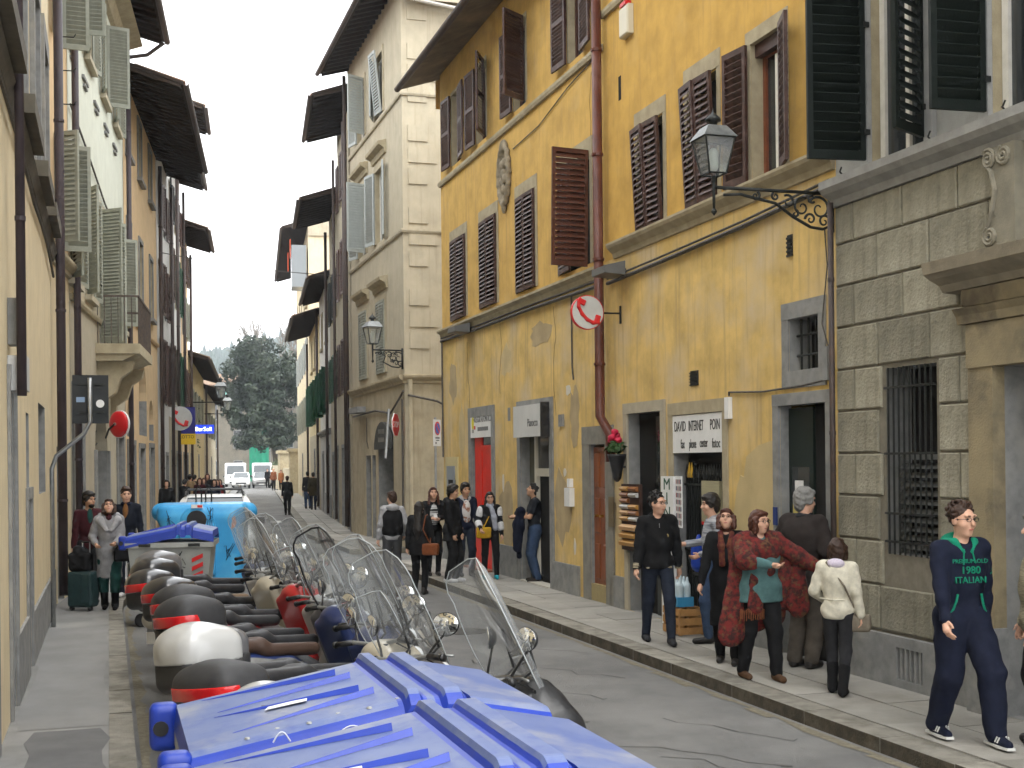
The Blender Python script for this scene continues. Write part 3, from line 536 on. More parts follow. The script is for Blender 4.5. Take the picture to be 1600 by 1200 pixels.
m=MB(); a,c=sorted((b.X(23.85),b.X(25.95))); pr=[((a+c)/2+(c-a)/2*math.cos(t),2.65+.75*math.sin(t)) for t in [PI*k/12 for k in range(13)]]; m.prism(pr,-.12,-.03,'y'); sg=m.build('arched_sign',pm('charcoal_awning',(.06,.06,.055),(.045,.045,.04),rough=.8),b.root)
m=MB()
for j in range(2):
    for i in range(5): m.box((a+c)/2-.42+i*.18,(a+c)/2-.42+i*.18+.1,-.127,-.12,2.85+j*.22,2.98+j*.22)
m.build('worn_lettering',pm('dim_sign_letter',(.16,.155,.135)),sg)
m=MB()
for i in range(5):     # quoins on the corner facing the side street
    for k in range(3): m.box(b.X(22.45),b.X(22.45)+.03,.15,.15+(.75 if k%2 else .5),5.2+i*2.1+k*.55,5.6+i*2.1+k*.55)
m.build('quoins',CRM,b.root,kind='stuff')
MB().lathe([(.06,0),(.06,4.3)],10,(b.X(22.45)+.1,.12,.1)).build('downpipe',CRMG,b.root)
x=b.X; q=MB(); q.tube([(x(22.3),.05,4.0),(x(22.3),.8,3.85),(x(22.3),1.3,3.6),(x(22.3),2.2,3.65),(x(22.3),3.5,3.9)],.03,6); q.tube([(x(29.5),-.05,3.7),(x(26),-.05,3.75),(x(24),-.05,3.6),(x(23),-.05,3.9),(x(22.4),-.05,4.1)],.03,6); q.tube([(x(22.4),-.08,3.9),(x(22.4),-.08,.3)],.03,6); q.tube([(x(27.4),-.04,3.6),(x(27.4),-.04,2.9),(x(27.2),-.04,2.7)],.012,6); q.build('cable',CAB,b.root)
b.part('floodlight',GST,(27.2,28.6,.1,.35,3.75,3.92))
eave(b,22.0,30.3,14.4,.85,dep=9,rafter=.4)
MB().tube([(b.X(22.2),-.8,14.35),(b.X(22.2)+.25,-.2,14.0),(b.X(22.2)+.3,3,13.6)],.05,8).build('rainwater_pipe',pm('grey_pipe',(.4,.38,.34),rough=.5),b.root)
for s_,z_ in ((30.05,15),(30.2,14)): pass
pipe(b,29.95,.3,14.3,.06,GUT,o=.15)
# ================================================================== right side beyond the corner house (street bends)
rd=Vector(RD).normalized(); R4A=tuple(Vector(RA)+rd*30.1); R4D=(-.2,1)
def simple_house(b,s0,s1,H,mats,cols,rows,shm,dep=9,over=.8,door=(),rowz=None,openth=(175,175),pitch=.09,eavekw={},winw=1.0):
    holes=[]
    for z0,z1 in rows: holes+=[(c-winw/2,c+winw/2,z0,z1,.18) for c in cols]
    for a,c,zt in door: holes.append((a,c,.12,zt,.3))
    walls(b,s0,s1,mats,holes,dep=dep)
    for a,c,zt in door: b.part('door',pm('old_dark_door',(.05,.042,.035),(.035,.03,.026),sc=4),(a,c,-.3,-.27,.12,zt)); surround(b,a,c,.12,zt,.12,GST,o=.025)
    for r,(z0,z1) in enumerate(rows):
        sm=shm[r] if isinstance(shm,(list,tuple)) else shm
        for c in cols:
            if sm is None: window(b,c-winw/2,c+winw/2,z0,z1,o=-.13); surround(b,c-winw/2,c+winw/2,z0,z1,.1,SUR,o=.025,sill=True); continue
            window(b,c-winw/2,c+winw/2,z0,z1,o=-.13)
            leaf(b,c+winw/2,z0,z1,winw/2,'L' if b.sg<0 else 'R',openth[0],sm,pitch=pitch,o=.05); leaf(b,c-winw/2,z0,z1,winw/2,'R' if b.sg<0 else 'L',openth[1],sm,pitch=pitch,o=.05)
    eave(b,s0-.15,s1+.15,H,over,dep=dep,**eavekw)
b=BF('narrow_cream_house','narrow cream house with red brown shutters and many pipes after the corner house','building',R4A,R4D,'R',.1)
simple_house(b,.1,5.6,13.7,[(.1,3.9,CRMG),(3.9,13.4,CRM)],(1.8,4.1),((4.6,6.4),(7.9,9.7),(11,12.6)),[BRN,BRL,BRN],door=((.7,1.8,3.4),(3.4,4.4,2.8)),over=1.1)
for s_ in (.3,5.5): pipe(b,s_,.3,13,.05,GUT,o=.16)
b=BF('second_narrow_house','narrow weathered house with ivy pipes beside the white house','building',R4A,R4D,'R',5.65)
simple_house(b,5.65,11,11.6,[(.1,4,CRM),(4,11.8,CRM)],(7,9.5),((4.6,6.3),(7.6,9.3)),[MGR,GRN],door=((6.5,7.5,2.8),(9,10,2.6)),over=1.3)
for s_ in (10.9,): pipe(b,s_,.3,11.4,.06,GUT,o=.16)
b=BF('white_house','white house with green first floor shutters and grey ground floor','building',R4A,R4D,'R',11.1)
simple_house(b,11.1,19.5,9.6,[(.1,3.6,plaster('grey_white_plaster',(.48,.48,.46),.12,streak=(.3,.29,.27))),(3.6,9.8,WHT)],(13,17),((4.3,6.2),(7.3,8.8)),[MGR,None],door=((12.2,13.4,2.9),(16.5,17.6,2.7)),over=.8,openth=(150,150))
moulding(b,11.1,19.5,3.6,P_MD,GST); pipe(b,19.4,.3,9.4,.06,GUT,o=.14); [b.part('plinth',GST,q_) for q_ in ((13.6,16.3,0,.05,.1,1.0),(11.1,12.0,0,.05,.1,1.0),)]
b=BF('pale_yellow_house','pale yellow house with green shutters and curved gutter down the right side','building',R4A,R4D,'R',19.6)
simple_house(b,19.6,31,9.0,[(.1,3.7,CRM),(3.7,9.2,plaster('pale_yellow_plaster',(.66,.56,.34),.06,streak=(.5,.42,.27)))],(21.5,24.5,27.5),((4.2,6.2),(7.0,8.5)),[MGR,None],door=((21,22,2.6),(25,26,2.9)),over=1.2,openth=(150,150))
pipe(b,30.8,.3,8.8,.06,GUT,o=.14)
b=BF('tall_terrace_house','tall pale house with roof terrace behind the low right side roofs','building',R4A,R4D,'R',31.1)
simple_house(b,31.1,52,15.2,[(.1,15.4,plaster('warm_cream_plaster',(.68,.58,.4),.06,streak=(.5,.43,.3)))],(33.5,37.5,41.5,45.5,49.5),((4.2,6.2),(7.6,9.4),(11.2,13)),[GSH,BSH,None],door=((33,34.3,2.8),(42,43,2.8)),over=1.4)
b.part('terrace_screen',pm('terrace_glazing',(.2,.22,.23),rough=.2),(31.2,33,.1,.9,12.0,14.3)); MB().lathe([(.09,0),(.09,2.6),(.12,2.62),(.12,2.75)],8,(b.X(33),2.5,15.6)).build('chimney_flue',STL,b.root)
for k,s_ in enumerate((32,32.9)): MB().box(-.3,.3,-.02,.02,-.5,.5).build('hanging_cloth',pm('orange_red_cloth',(.6,.09,.03),rough=.9),b.root,loc=(b.X(s_),-.95-.1*k,14.2-.6*k))
# ================================================================== left side
LA=(-4.585,11.82); LD=(-.315,1)
b=BF('beige_house','beige house nearest on the left with tall stone window frames and no shutters','building',LA,LD,'L',-12)
HO=[(-.85,-.2,.12,3.05,.25),(1.6,2.1,2.05,2.86,.25),(4.1,5.8,1.95,3.08,.25),(1.55,2.2,.12,1.95,.2),(-3.6,-2.4,.12,3.0,.25),(-6.6,-5.4,.12,3.0,.25),(-9.5,-8.2,.12,3.0,.25)]
UW=[(.45,1.5),(3.2,4.3),(5.6,6.7),(-2.6,-1.5),(-5.5,-4.4),(-8.5,-7.4)]
HO+=[(a,c,5.8,8.0,.25) for a,c in UW]
walls(b,-12,8.35,[(.1,5.5,BEI),(5.5,12.2,plaster('light_beige_plaster',(.72,.62,.43),.06,streak=(.58,.5,.36)))],HO)
for a,c in UW: window(b,a,c,5.8,8.0,o=-.2); surround(b,a,c,5.8,8.0,.22,GST,o=.06,top=.3); b.part('window_sill',pm('dark_sill_stone',(.13,.115,.09),(.1,.09,.07),sc=6,rough=.9),(a-.35,c+.35,.002,.2,5.6,5.78)); 
moulding(b,-12,8.3,5.52,[(-.01,-.08),(.04,-.07),(.07,0),(.1,.05),(-.01,.07)],MC['dark_sill_stone'])
for a,c,z0,z1 in ((-.85,-.2,.12,3.05),(1.55,2.2,.12,1.95),(-3.6,-2.4,.12,3),(-6.6,-5.4,.12,3),(-9.5,-8.2,.12,3)): b.part('door',pm('old_brown_door',(.1,.075,.05),(.07,.055,.04),sc=4),(a,c,-.24,-.2,z0,z1)); surround(b,a,c,z0,z1,.12,GST,o=.03)
for a,c,z0,z1 in ((1.6,2.1,2.05,2.86),(4.1,5.8,1.95,3.08)): window(b,a,c,z0,z1,o=-.2,mat=pm('dark_window_wood',(.06,.05,.04)))
pipe(b,-.95,2.9,12,.04,PPL,o=.12); pipe(b,8.25,.3,12,.07,PPL,o=.14,clamps=4)
b.part('meter_box',GST,(-.85,-.6,.003,.1,3.35,3.75)); b.part('alarm_box',pm('pale_grey_plastic',(.5,.5,.48),rough=.4),(-.9,-.55,.003,.16,2.95,3.25)); [b.part('plinth',GST,q_) for q_ in ((-.1,1.45,0,.03,.1,.75),(2.3,8.3,0,.03,.1,.7),)]
q=MB(); X=b.X; q.tube([(X(-4),-.04,5.3),(X(0),-.05,5.35),(X(3),-.04,5.3),(X(5.5),-.05,5.36),(X(8.2),-.04,5.2)],.02,6); q.build('cable',CAB,b.root)
eave(b,-12,8.4,12.2,1.0)
LB=tuple(Vector(LA)+Vector(LD)*8.18); LBD=(-.2,1)
b=BF('narrow_peach_house','narrow peach house squeezed between two downpipes on the left','building',LB,LBD,'L',-.15)
HO=[(.35,1.2,5.85,7.6,.2),(.35,1.2,9.2,10.9,.2),(.3,1.0,.12,2.6,.25)]
walls(b,-.12,1.9,[(.1,5.6,BEI),(5.6,12.9,PEA)],HO)
for z0,z1 in ((5.85,7.6),(9.2,10.9)): b.part('window_back',DRK,(.35,1.2,-.2,-.18,z0,z1)); leaf(b,.35,z0,z1,.42,'L',120 if z0<8 else 160,GSH); leaf(b,1.2,z0,z1,.42,'R',100,GSH)
b.part('door',pm('old_brown_door',(.1,.075,.05)),(.3,1,-.24,-.2,.12,2.6)); moulding(b,-.1,1.9,5.62,P_MD,SUR); pipe(b,1.85,.3,12.9,.06,PPL,o=.14)
for z in (8.2,8.75,9.3): MB().tube([(b.X(.9),0,z),(b.X(.9),-.25,z),(b.X(.9),-.28,z+.05)],.01,6).build('iron_hook',IRN,b.root)
eave(b,-.12,1.9,12.8,.9)
b=BF('grey_shuttered_house','pale grey green house with grey louvred shutters and stone balcony on the left','building',LB,LBD,'L',1.95)
UC=(2.6,4.75,7.35,9.7); LC=(2.4,4.6,9.1,10.9); HO=[(c-.45,c+.45,10.05,11.8,.2) for c in UC]+[(c-.45,c+.45,5.5,7.5,.2) for c in LC]+[(6.2,7.3,4.75,7.5,.2),(2.2,3.4,.12,3.6,.3),(5.3,7.4,.12,3.5,.35),(9.3,10.6,.12,2.95,.25),(4.0,4.7,3.3,4.0,.2)]
walls(b,1.95,11.35,[(.1,5.2,CRM),(5.2,7.75,plaster('pale_cream_plaster',(.62,.56,.42),.06,streak=(.5,.45,.33))),(7.75,12.6,PGR)],HO)
moulding(b,1.95,11.35,5.2,P_SM,SUR); moulding(b,1.95,11.35,12.45,[(-.01,-.3),(.1,-.25),(.2,-.05),(.5,.05),(-.01,.1)],SUR,'cornice')
for c in UC: surround(b,c-.45,c+.45,10.05,11.8,.1,CRM,o=.03,sill=True); b.part('window_back',DRK,(c-.45,c+.45,-.2,-.18,10.05,11.8)); leaf(b,c-.45,10.05,11.8,.48,'L',165,GSH,pitch=.07); leaf(b,c+.45,10.05,11.8,.48,'R',{2.6:95,7.35:110}.get(c,168),GSH,pitch=.07)
for c in LC: surround(b,c-.45,c+.45,5.5,7.5,.1,CRM,o=.03,sill=True); b.part('window_back',DRK,(c-.45,c+.45,-.2,-.18,5.5,7.5)); leaf(b,c-.45,5.5,7.5,.48,'L',150,GSH,pitch=.07); leaf(b,c+.45,5.5,7.5,.48,'R',{9.1:120}.get(c,168),GSH,pitch=.07)
leaf(b,6.2,4.8,7.5,.55,'L',125,GSH,pitch=.07); leaf(b,7.3,4.8,7.5,.55,'R',140,GSH,pitch=.07); window(b,6.2,7.3,4.8,7.5,o=-.15)
for i in range(5):
    s_=2.45+1.72*i; b.part('string_bracket',GST,(s_-.35,s_+.35,.002,.05,9.5,9.56),(s_-.2,s_+.2,.002,.05,9.38,9.43))
b.part('balcony_slab',SUR,(5.5,8.6,.002,.85,4.52,4.72)); moulding(b,5.55,8.55,4.48,[(-.01,-.1),(.5,-.1),(.7,.0),(.8,.05),(-.01,.05)],SUR,'balcony_moulding')
for s_ in (5.75,8.1): m=MB(); x=b.X(s_); m.prism([(0,4.38),(-.7,4.38),(-.66,4.2),(-.45,4.05),(-.35,3.75),(-.12,3.6),(-.1,3.3),(0,3.25)],x,x+.3,'x'); m.build('balcony_bracket',SUR,b.root)
q=MB(); x0,x1=b.X(5.55),b.X(8.55)
for i in range(22): x=x0+(x1-x0)*i/21; q.box(x-.008,x+.008,-.83,-.814,4.72,5.65)
for j in range(6):
    for x in (x0,x1): q.box(x-.008,x+.008,-.13*j-.05,-.13*j-.034,4.72,5.65)
q.box(x0,x1,-.84,-.8,5.65,5.69); q.box(x0-.01,x0+.02,-.84,-.0,5.65,5.69); q.box(x1-.02,x1+.01,-.84,-.0,5.65,5.69); q.build('balcony_railing',pm('rusty_iron',(.11,.08,.06),(.06,.05,.045),sc=12,rough=.7),b.root)
archfill(b,5.3,7.4,2.6,3.5,0,-.35,CRM); b.part('shop_door',pm('grey_green_door',(.16,.17,.15)),(5.3,7.4,-.33,-.3,.12,2.55)); q=MB()
for i in range(9): t=PI*(i+.5)/9; q.tube([(b.X(6.35),.2,2.62),(b.X(6.35)+1.0*math.cos(t),.2,2.62+.82*math.sin(t))],.012,5)
q.build('fanlight_bars',IRN,b.root); b.part('fanlight',PAN,(5.3,7.4,-.3,-.28,2.6,3.5)); surround(b,5.3,7.4,.12,2.6,.2,GST,o=.05,top=.0)
b.part('door',MC['old_brown_door'],(2.2,3.4,-.28,-.25,.12,3.6),(9.3,10.6,-.24,-.2,.12,2.95)); surround(b,2.2,3.4,.12,3.6,.15,GST,o=.04); surround(b,9.3,10.6,.12,2.95,.15,GST,o=.04); window(b,4.0,4.7,3.3,4.0)
pipe(b,11.3,.3,12.4,.06,PPL,o=.14); q=MB(); X=b.X; q.tube([(X(2),-.04,8.5),(X(4),-.04,8.25),(X(7),-.04,7.8),(X(9.5),-.04,7.6),(X(11.2),-.04,7.7)],.02,6); q.build('cable',CAB,b.root)
b.part('water_meter_box',DRK,(3.7,3.95,.003,.03,1.2,1.7)); eave(b,1.95,11.4,12.65,1.0,gut=True)
MB().tube([(b.X(11.3),-1.0,12.6),(b.X(11.35),-.6,12.3),(b.X(11.3),-.14,12.2)],.05,8).build('gutter_elbow',GUT,b.root)
LC3=tuple(Vector(LB)+Vector(LBD).normalized()*11.4); LCD=(-.187,1)
b=BF('peach_house','long peach house with deep black eaves and arched ground floor openings','building',LC3,LCD,'L',0)
C3=(1.0,3.9,6.95); HO=[(c-.45,c+.45,10.05,11.6,.22) for c in C3]+[(c-.45,c+.45,6.6,8.35,.22) for c in C3]+[(.3,1.9,3.0,4.1,.3),(6.0,7.4,3.0,4.2,.3),(3.2,5.3,3.1,5.2,.25),(.3,1.9,.12,2.8,.3),(3.1,4.4,.12,2.75,.3),(6.0,7.2,.12,2.8,.3)]
walls(b,0,8.95,[(.1,5.9,PEA),(5.9,11.9,PEA)],HO)
for z0,z1 in ((10.05,11.6),(6.6,8.35)):
    for c in C3: surround(b,c-.45,c+.45,z0,z1,.12,GST,o=.04,sill=True); window(b,c-.45,c+.45,z0,z1,o=-.18,mat=GSH)
for a,c,zs,zt in ((.3,1.9,3.3,4.1),(6.0,7.4,3.5,4.2),(3.2,5.3,4.1,5.2)): archfill(b,a,c,zs,zt,0,-.25,PEA); b.part('fanlight',PAN,(a,c,-.24,-.22,3.0,zt))
for a,c,zt in ((.3,1.9,2.8),(3.1,4.4,2.75),(6,7.2,2.8)): b.part('door',pm('grey_brown_door',(.14,.115,.085),(.1,.085,.065),sc=4),(a,c,-.28,-.25,.12,zt)); surround(b,a,c,.12,zt,.13,GST,o=.04)
moulding(b,0,8.95,6.0,P_SM,PEA); pipe(b,8.9,.3,11.6,.06,GUT,o=.14); eave(b,-.3,9.3,11.55,1.45,rafter=.35)
LD4=tuple(Vector(LC3)+Vector(LCD).normalized()*9.05); L4D=(-.2,1)
specs=[('white_shuttered_house','slim white house with brown shutters next to the peach house',0,5.0,12.2,[(.1,12.4,WHT)],(1.4,3.7),((4.3,6.4),(7.2,8.9),(10,11.5)),[BRN,BRN,BRN],((.8,1.9,2.8),(3.3,4.3,2.6)),1.2),
('tall_white_house','tall narrow white house with the highest eaves on the left',5.05,8.5,14.9,[(.1,4,CRMG),(4,15.1,WHT)],(6.7,),((4.6,6.7),(8.3,10.3),(11.2,12.6)),[BRN,BRN,GRN],((6.2,7.2,2.7),),1.3),
('white_green_house','white house with bright green shutters on the left',8.55,13,13.7,[(.1,4,CRMG),(4,13.9,WHT)],(9.8,11.9),((4.6,6.7),(8.3,10.3),(11.2,12.6)),[MGR,MGR,BRN],((9.2,10.2,2.7),(11.4,12.4,2.7)),1.0),
('far_peach_house','far peach house with projecting eaves over the lottery sign',13.05,18.5,12.0,[(.1,12.2,PEA)],(14.6,17),((4.6,6.4),(7.8,9.5),(10.2,11.6)),[BRN,GSH,BRN],((14,15.2,2.7),(16.6,17.6,2.7)),1.1),
('far_ochre_house','far low ochre house with broad eaves behind the blue neon sign',18.6,36,7.1,[(.1,7.3,plaster('ochre_plaster',(.6,.5,.3),.08,streak=(.45,.36,.2)))],(21,25,29,33),((4.2,5.9),),[GSH],((20,21.1,2.7),(28,29,2.7)),.9),
('far_low_house','low far cream house near the end of the left side',36.1,58,6.6,[(.1,6.8,CRM)],(39,44,49,54),((4.0,5.6),),[GSH],((38,39,2.7),(48,49.2,2.7)),1.0)]
for nm,lb,s0,s1,H,bands,cols,rows,sm,door,ov in specs:
    b=BF(nm,lb,'building',LD4,L4D,'L',s0); simple_house(b,s0,s1,H,bands,cols,rows,sm,door=door,over=ov,openth=(174,172),eavekw=dict(rafter=.45)); pipe(b,s1-.1,.3,H-.2,.06,GUT,o=.16)
# ================================================================== ground, road, pavements
ASP=pm('worn_asphalt',(.165,.164,.159),(.13,.129,.126),sc=1.3,rough=.9,bump=.5,bs=160,spec=.2,c3=(.205,.203,.195),sc3=.5,con3=(.45,.7),c4=(.105,.104,.102),str4=(.6,.25,.6))
APV=pm('pavement_asphalt',(.235,.232,.222),(.19,.188,.18),sc=1.8,rough=.92,bump=.4,bs=200,c3=(.3,.295,.275),sc3=.7)
SLB=pm('paving_stone',(.31,.297,.265),(.24,.23,.205),sc=2.2,rough=.9,bump=.3,bs=70,c3=(.36,.342,.305),sc3=1.1,c4=(.2,.188,.163),str4=(1,1,1),rnd=.16)
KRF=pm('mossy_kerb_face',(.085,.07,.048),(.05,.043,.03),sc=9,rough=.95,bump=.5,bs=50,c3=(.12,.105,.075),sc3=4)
KRB=pm('kerb_stone',(.25,.235,.2),(.17,.16,.135),sc=5,rough=.92,bump=.4,bs=50,c3=(.13,.12,.095),sc3=2.5,rnd=.15)
DIR=pm('gutter_dirt',(.2,.18,.13),(.13,.115,.085),sc=14,rough=1,bump=.5,bs=90)
g=MB().quad((-1500,-60,-.03),(1500,-60,-.03),(1500,2500,-.03),(-1500,2500,-.03)).build('ground',ASP,kind='structure')
def rpt(s,o):      # a point beside the right wall, o metres out from it
    d=Vector(RD).normalized(); n=Vector((-d.y,d.x))
    if s<=30.1: return Vector(RA)+d*s+n*o
    e=Vector(R4D).normalized(); return Vector(R4A)+e*(s-30.1)+Vector((-e.y,e.x))*o
def lpt(s,o):
    d=Vector(LD).normalized(); L=8.18*math.hypot(*LD)
    if s<=L: return Vector(LA)+d*s+Vector((d.y,-d.x))*o
    e=Vector(LBD).normalized(); return Vector(LB)+e*(s-L)+Vector((e.y,-e.x))*o
RSS=[-14,-4,4,12,20,25,30.1,36,50,70,95,130]; LSS=[-14,-4,4,8.6,16,26,38,55,75,100,130]
m=MB(); A=[rpt(s,1.44) for s in RSS]; Bk=[lpt(s,.99) for s in LSS]
poly=[(p.x,p.y,0) for p in A]+[(p.x,p.y,0) for p in Bk[::-1]]; m.add(poly,[tuple(range(len(poly)))]); 
m.quad((3.0,-8,-.004),(14,-8,-.004),(14,45,-.004),(3.0,45,-.004)); road=m.build('road',ASP,kind='structure')
def strip(name,fn,ss,o0,o1,z0,z1,mat,parent=None):
    m=MB(); P=[(fn(s,o0),fn(s,o1)) for s in ss]
    for (a,c),(e,f) in zip(P[:-1],P[1:]):
        m.add([(a.x,a.y,z1),(c.x,c.y,z1),(f.x,f.y,z1),(e.x,e.y,z1),(a.x,a.y,z0),(c.x,c.y,z0),(f.x,f.y,z0),(e.x,e.y,z0)],[(0,3,2,1),(1,2,6,5),(0,4,7,3)])
    a,c=P[0]; m.add([(a.x,a.y,z0),(c.x,c.y,z0),(c.x,c.y,z1),(a.x,a.y,z1)],[(0,1,2,3)]); a,c=P[-1]; m.add([(a.x,a.y,z0),(a.x,a.y,z1),(c.x,c.y,z1),(c.x,c.y,z0)],[(0,1,2,3)])
    o=m.build(name,mat,parent)
    if parent is None: o['kind']='structure'
    return o
def stones(fn,s0,s1,o0,o1,z1,parent,mat,name,lo,hi,gap=.012,th=.1,jit=.004):
    s=s0; k=0
    while s<s1-.2:
        L=random.uniform(lo,hi); e=min(s+L,s1); dz=random.uniform(-jit,jit); m=MB()
        P=[fn(s+gap,o0+gap),fn(e,o0+gap),fn(e,o1-gap*.4),fn(s+gap,o1-gap*.4)]; P2=[p for p in P]
        v=[(p.x,p.y,z1+dz+random.uniform(-jit,jit)*.4) for p in P]+[(p.x,p.y,z1-th) for p in P]
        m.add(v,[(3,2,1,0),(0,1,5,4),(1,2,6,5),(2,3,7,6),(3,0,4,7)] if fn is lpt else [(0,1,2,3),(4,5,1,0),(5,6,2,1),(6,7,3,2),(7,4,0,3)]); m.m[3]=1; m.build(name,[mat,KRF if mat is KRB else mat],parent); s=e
pr=strip('pavement_right',rpt,[-14,-4,4,12,18.4],-.1,1.45,-.02,.10,JST)
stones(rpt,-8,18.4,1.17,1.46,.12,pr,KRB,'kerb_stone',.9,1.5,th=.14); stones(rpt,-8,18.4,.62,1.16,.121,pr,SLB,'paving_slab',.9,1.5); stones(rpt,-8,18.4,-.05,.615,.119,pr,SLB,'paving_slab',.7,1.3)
pr2=strip('pavement_right_far',rpt,[22.5,26,30.1,36,50,70,95],-.1,1.45,-.02,.10,JST)
stones(rpt,22.5,60,1.17,1.46,.12,pr2,KRB,'kerb_stone',1.2,1.8,th=.14); stones(rpt,22.5,60,.55,1.16,.12,pr2,SLB,'paving_slab',1.2,2); stones(rpt,22.5,60,-.05,.545,.12,pr2,SLB,'paving_slab',1,1.7)
strip('pavement_far_end',rpt,[60,70,95],-.08,1.46,-.02,.118,SLB)
pl=strip('pavement_left',lpt,[-14,-4,4,8.6,16,26,38,55,75,110],-.1,.80,-.02,.118,APV)
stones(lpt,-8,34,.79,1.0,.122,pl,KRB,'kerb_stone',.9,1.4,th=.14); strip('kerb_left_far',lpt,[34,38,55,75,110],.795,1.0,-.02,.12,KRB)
for fn,s0,s1,o in ((rpt,-8,18.3,1.50),(lpt,-8,30,1.04)):   # dirt washed into the gutters
    m=MB(); s=s0
    while s<s1:
        e=s+random.uniform(.3,.7); w=random.uniform(.03,.14); a,c=fn(s,o),fn(e,o); a2,c2=fn(s,o+w),fn(e,o+random.uniform(.03,.14)); m.add([(a.x,a.y,.004),(c.x,c.y,.004),(c2.x,c2.y,.004),(a2.x,a2.y,.004)],[(0,1,2,3)]); s=e
    m.build('gutter_dirt',DIR,road,kind='stuff')
def patch(fn,s0,s1,o0,o1,z,mat,parent,name='asphalt_patch'):
    P=[]
    for k in range(9): P.append(fn(s0+(s1-s0)*k/8,o0+random.uniform(-.05,.05)))
    for k in range(8,-1,-1): P.append(fn(s0+(s1-s0)*k/8,o1+random.uniform(-.05,.05)))
    MB().add([(p.x,p.y,z) for p in P],[tuple(range(len(P)))]).build(name,mat,parent)
PDK=pm('newer_asphalt',(.15,.149,.146),(.12,.12,.118),sc=3,rough=.9,bump=.5,bs=180); PLT=pm('pale_mended_asphalt',(.24,.238,.23),(.205,.203,.196),sc=2,rough=.92,bump=.4,bs=180)
patch(rpt,3.2,5.6,2.9,4.4,.003,PDK,road); patch(rpt,8,16,2.0,2.7,.003,PDK,road); patch(rpt,12,15,3.6,4.6,.003,PLT,road); patch(lpt,-1.4,5.5,.05,.78,.122,PLT,pl); patch(lpt,-5,-1.5,.2,.78,.122,PDK,pl)
for s_,o_ in ((7.2,2.6),(15.5,2.4)):
    p=rpt(s_,o_); MB().lathe([(.33,0),(.33,.004),(.30,.006),(.001,.006)],24,(p.x,p.y,.002)).build('manhole_cover',pm('cast_iron_cover',(.07,.065,.06),(.04,.04,.038),sc=40,rough=.6,metal=.4,bump=.6,bs=60),road)
PNT=pm('worn_road_paint',(.62,.62,.6),(.42,.42,.4),sc=6,rough=.8)
for sx in (0,1.05,-1.4,-2.5):
    c=rpt(41,2.2+sx) if sx>=0 else rpt(41,2.2-sx*1.0); e=Vector(R4D).normalized(); n=Vector((-e.y,e.x))
    P=[c-n*.22-e*.9,c+n*.22-e*.9,c+n*.22+e*.9,c-n*.22+e*.9]; MB().quad(*[(p.x,p.y,.004) for p in P]).build('road_marking',PNT,road)
CRK=pm('tar_crack',(.06,.058,.055),rough=.8)      # tar-filled cracks across the road
for s0,o0,n_ in ((3,2.0,9),(6.5,2.3,10),(1,3.2,8),(10,2.0,8),(-1,2.4,7),(14,3,9),(-2.2,1.8,9),(4.8,1.75,7),(-.2,1.8,6),(8.5,1.8,8),(2,2.6,10),(12,1.8,9)):
    m=MB(); p=rpt(s0,o0); a=random.uniform(-.6,.6)
    for i in range(n_):
        q=rpt(s0+.22*i+random.uniform(-.08,.08),o0+i*.16+random.uniform(-.12,.12)); d=(q-p); L=d.length
        if L>.02: u=Vector((-d.y,d.x))/L*random.uniform(.004,.010); m.quad((p.x-u.x,p.y-u.y,.003),(q.x-u.x,q.y-u.y,.003),(q.x+u.x,q.y+u.y,.003),(p.x+u.x,p.y+u.y,.003)); p=q
    m.build('crack',CRK,road,kind='stuff')
# ================================================================== far end of the street
def leaf_cloud(blobs,n,size,seed=1,flat=.5):
    rng=np.random.default_rng(seed); m=MB(); w=np.array([b[3]*b[4]*b[5] for b in blobs]); w=w/w.sum()
    for bi in rng.choice(len(blobs),n,p=w):
        cx,cy,cz,rx,ry,rz=blobs[bi]; d=rng.normal(size=3); d/=np.linalg.norm(d); r=rng.uniform(.55,1.05)
        p=Vector((cx+d[0]*rx*r,cy+d[1]*ry*r,cz+d[2]*rz*r)); nn=Vector(d+rng.normal(size=3)*.6).normalized(); t=nn.cross(Vector(rng.normal(size=3))).normalized(); u=nn.cross(t); s=size*rng.uniform(.6,1.3)
        m.add([p-t*s*.5,p+u*s*.25,p+t*s*.5,p-u*s*.25],[(0,1,2,3)])
    return m
def blob_shell(cx,cy,cz,rx,ry,rz,n,rr,seed):
    rng=np.random.default_rng(seed); out=[]
    for i in range(n):
        d=rng.normal(size=3); d/=np.linalg.norm(d); r=rng.uniform(.3,.85); k=rr*rng.uniform(.6,1.2); out.append((cx+d[0]*rx*r,cy+d[1]*ry*r,cz+d[2]*rz*r,k,k,k*.8))
    return out
LEF=pm('dark_evergreen_leaf',(.032,.046,.026),(.016,.026,.016),sc=.6,rough=.5,c3=(.065,.078,.05),sc3=.9); BRK=pm('bark',(.07,.055,.04),(.045,.036,.028),sc=6,rough=.95,bump=.4)
t=thing('evergreen_tree','big dark evergreen tree rising over the far end of the street','tree',(-24.4,132,0))
leaf_cloud(blob_shell(-1.5,0,10.4,4.9,4.2,7.0,110,1.15,3)+blob_shell(-1.2,.5,5.6,4.3,3.4,2.6,36,1.05,8),30000,.42,4).build('crown',LEF,t)
q=MB(); q.tube([(0,0,-.1),(.1,0,2.2),(-.2,0,4.4),(-.9,0,8),(-1.5,0,13)],[.36,.3,.26,.18,.06],8)
for a in range(9): z=3.2+a*.8; an=a*2.4; q.tube([(-.2-.1*a,0,z),(-.6-.1*a+1.3*math.cos(an),1.2*math.sin(an),z+1.1),(-1+2.6*math.cos(an),2.4*math.sin(an),z+1.9)],[.12,.07,.02],6)
q.build('trunk',BRK,t,smooth=True)
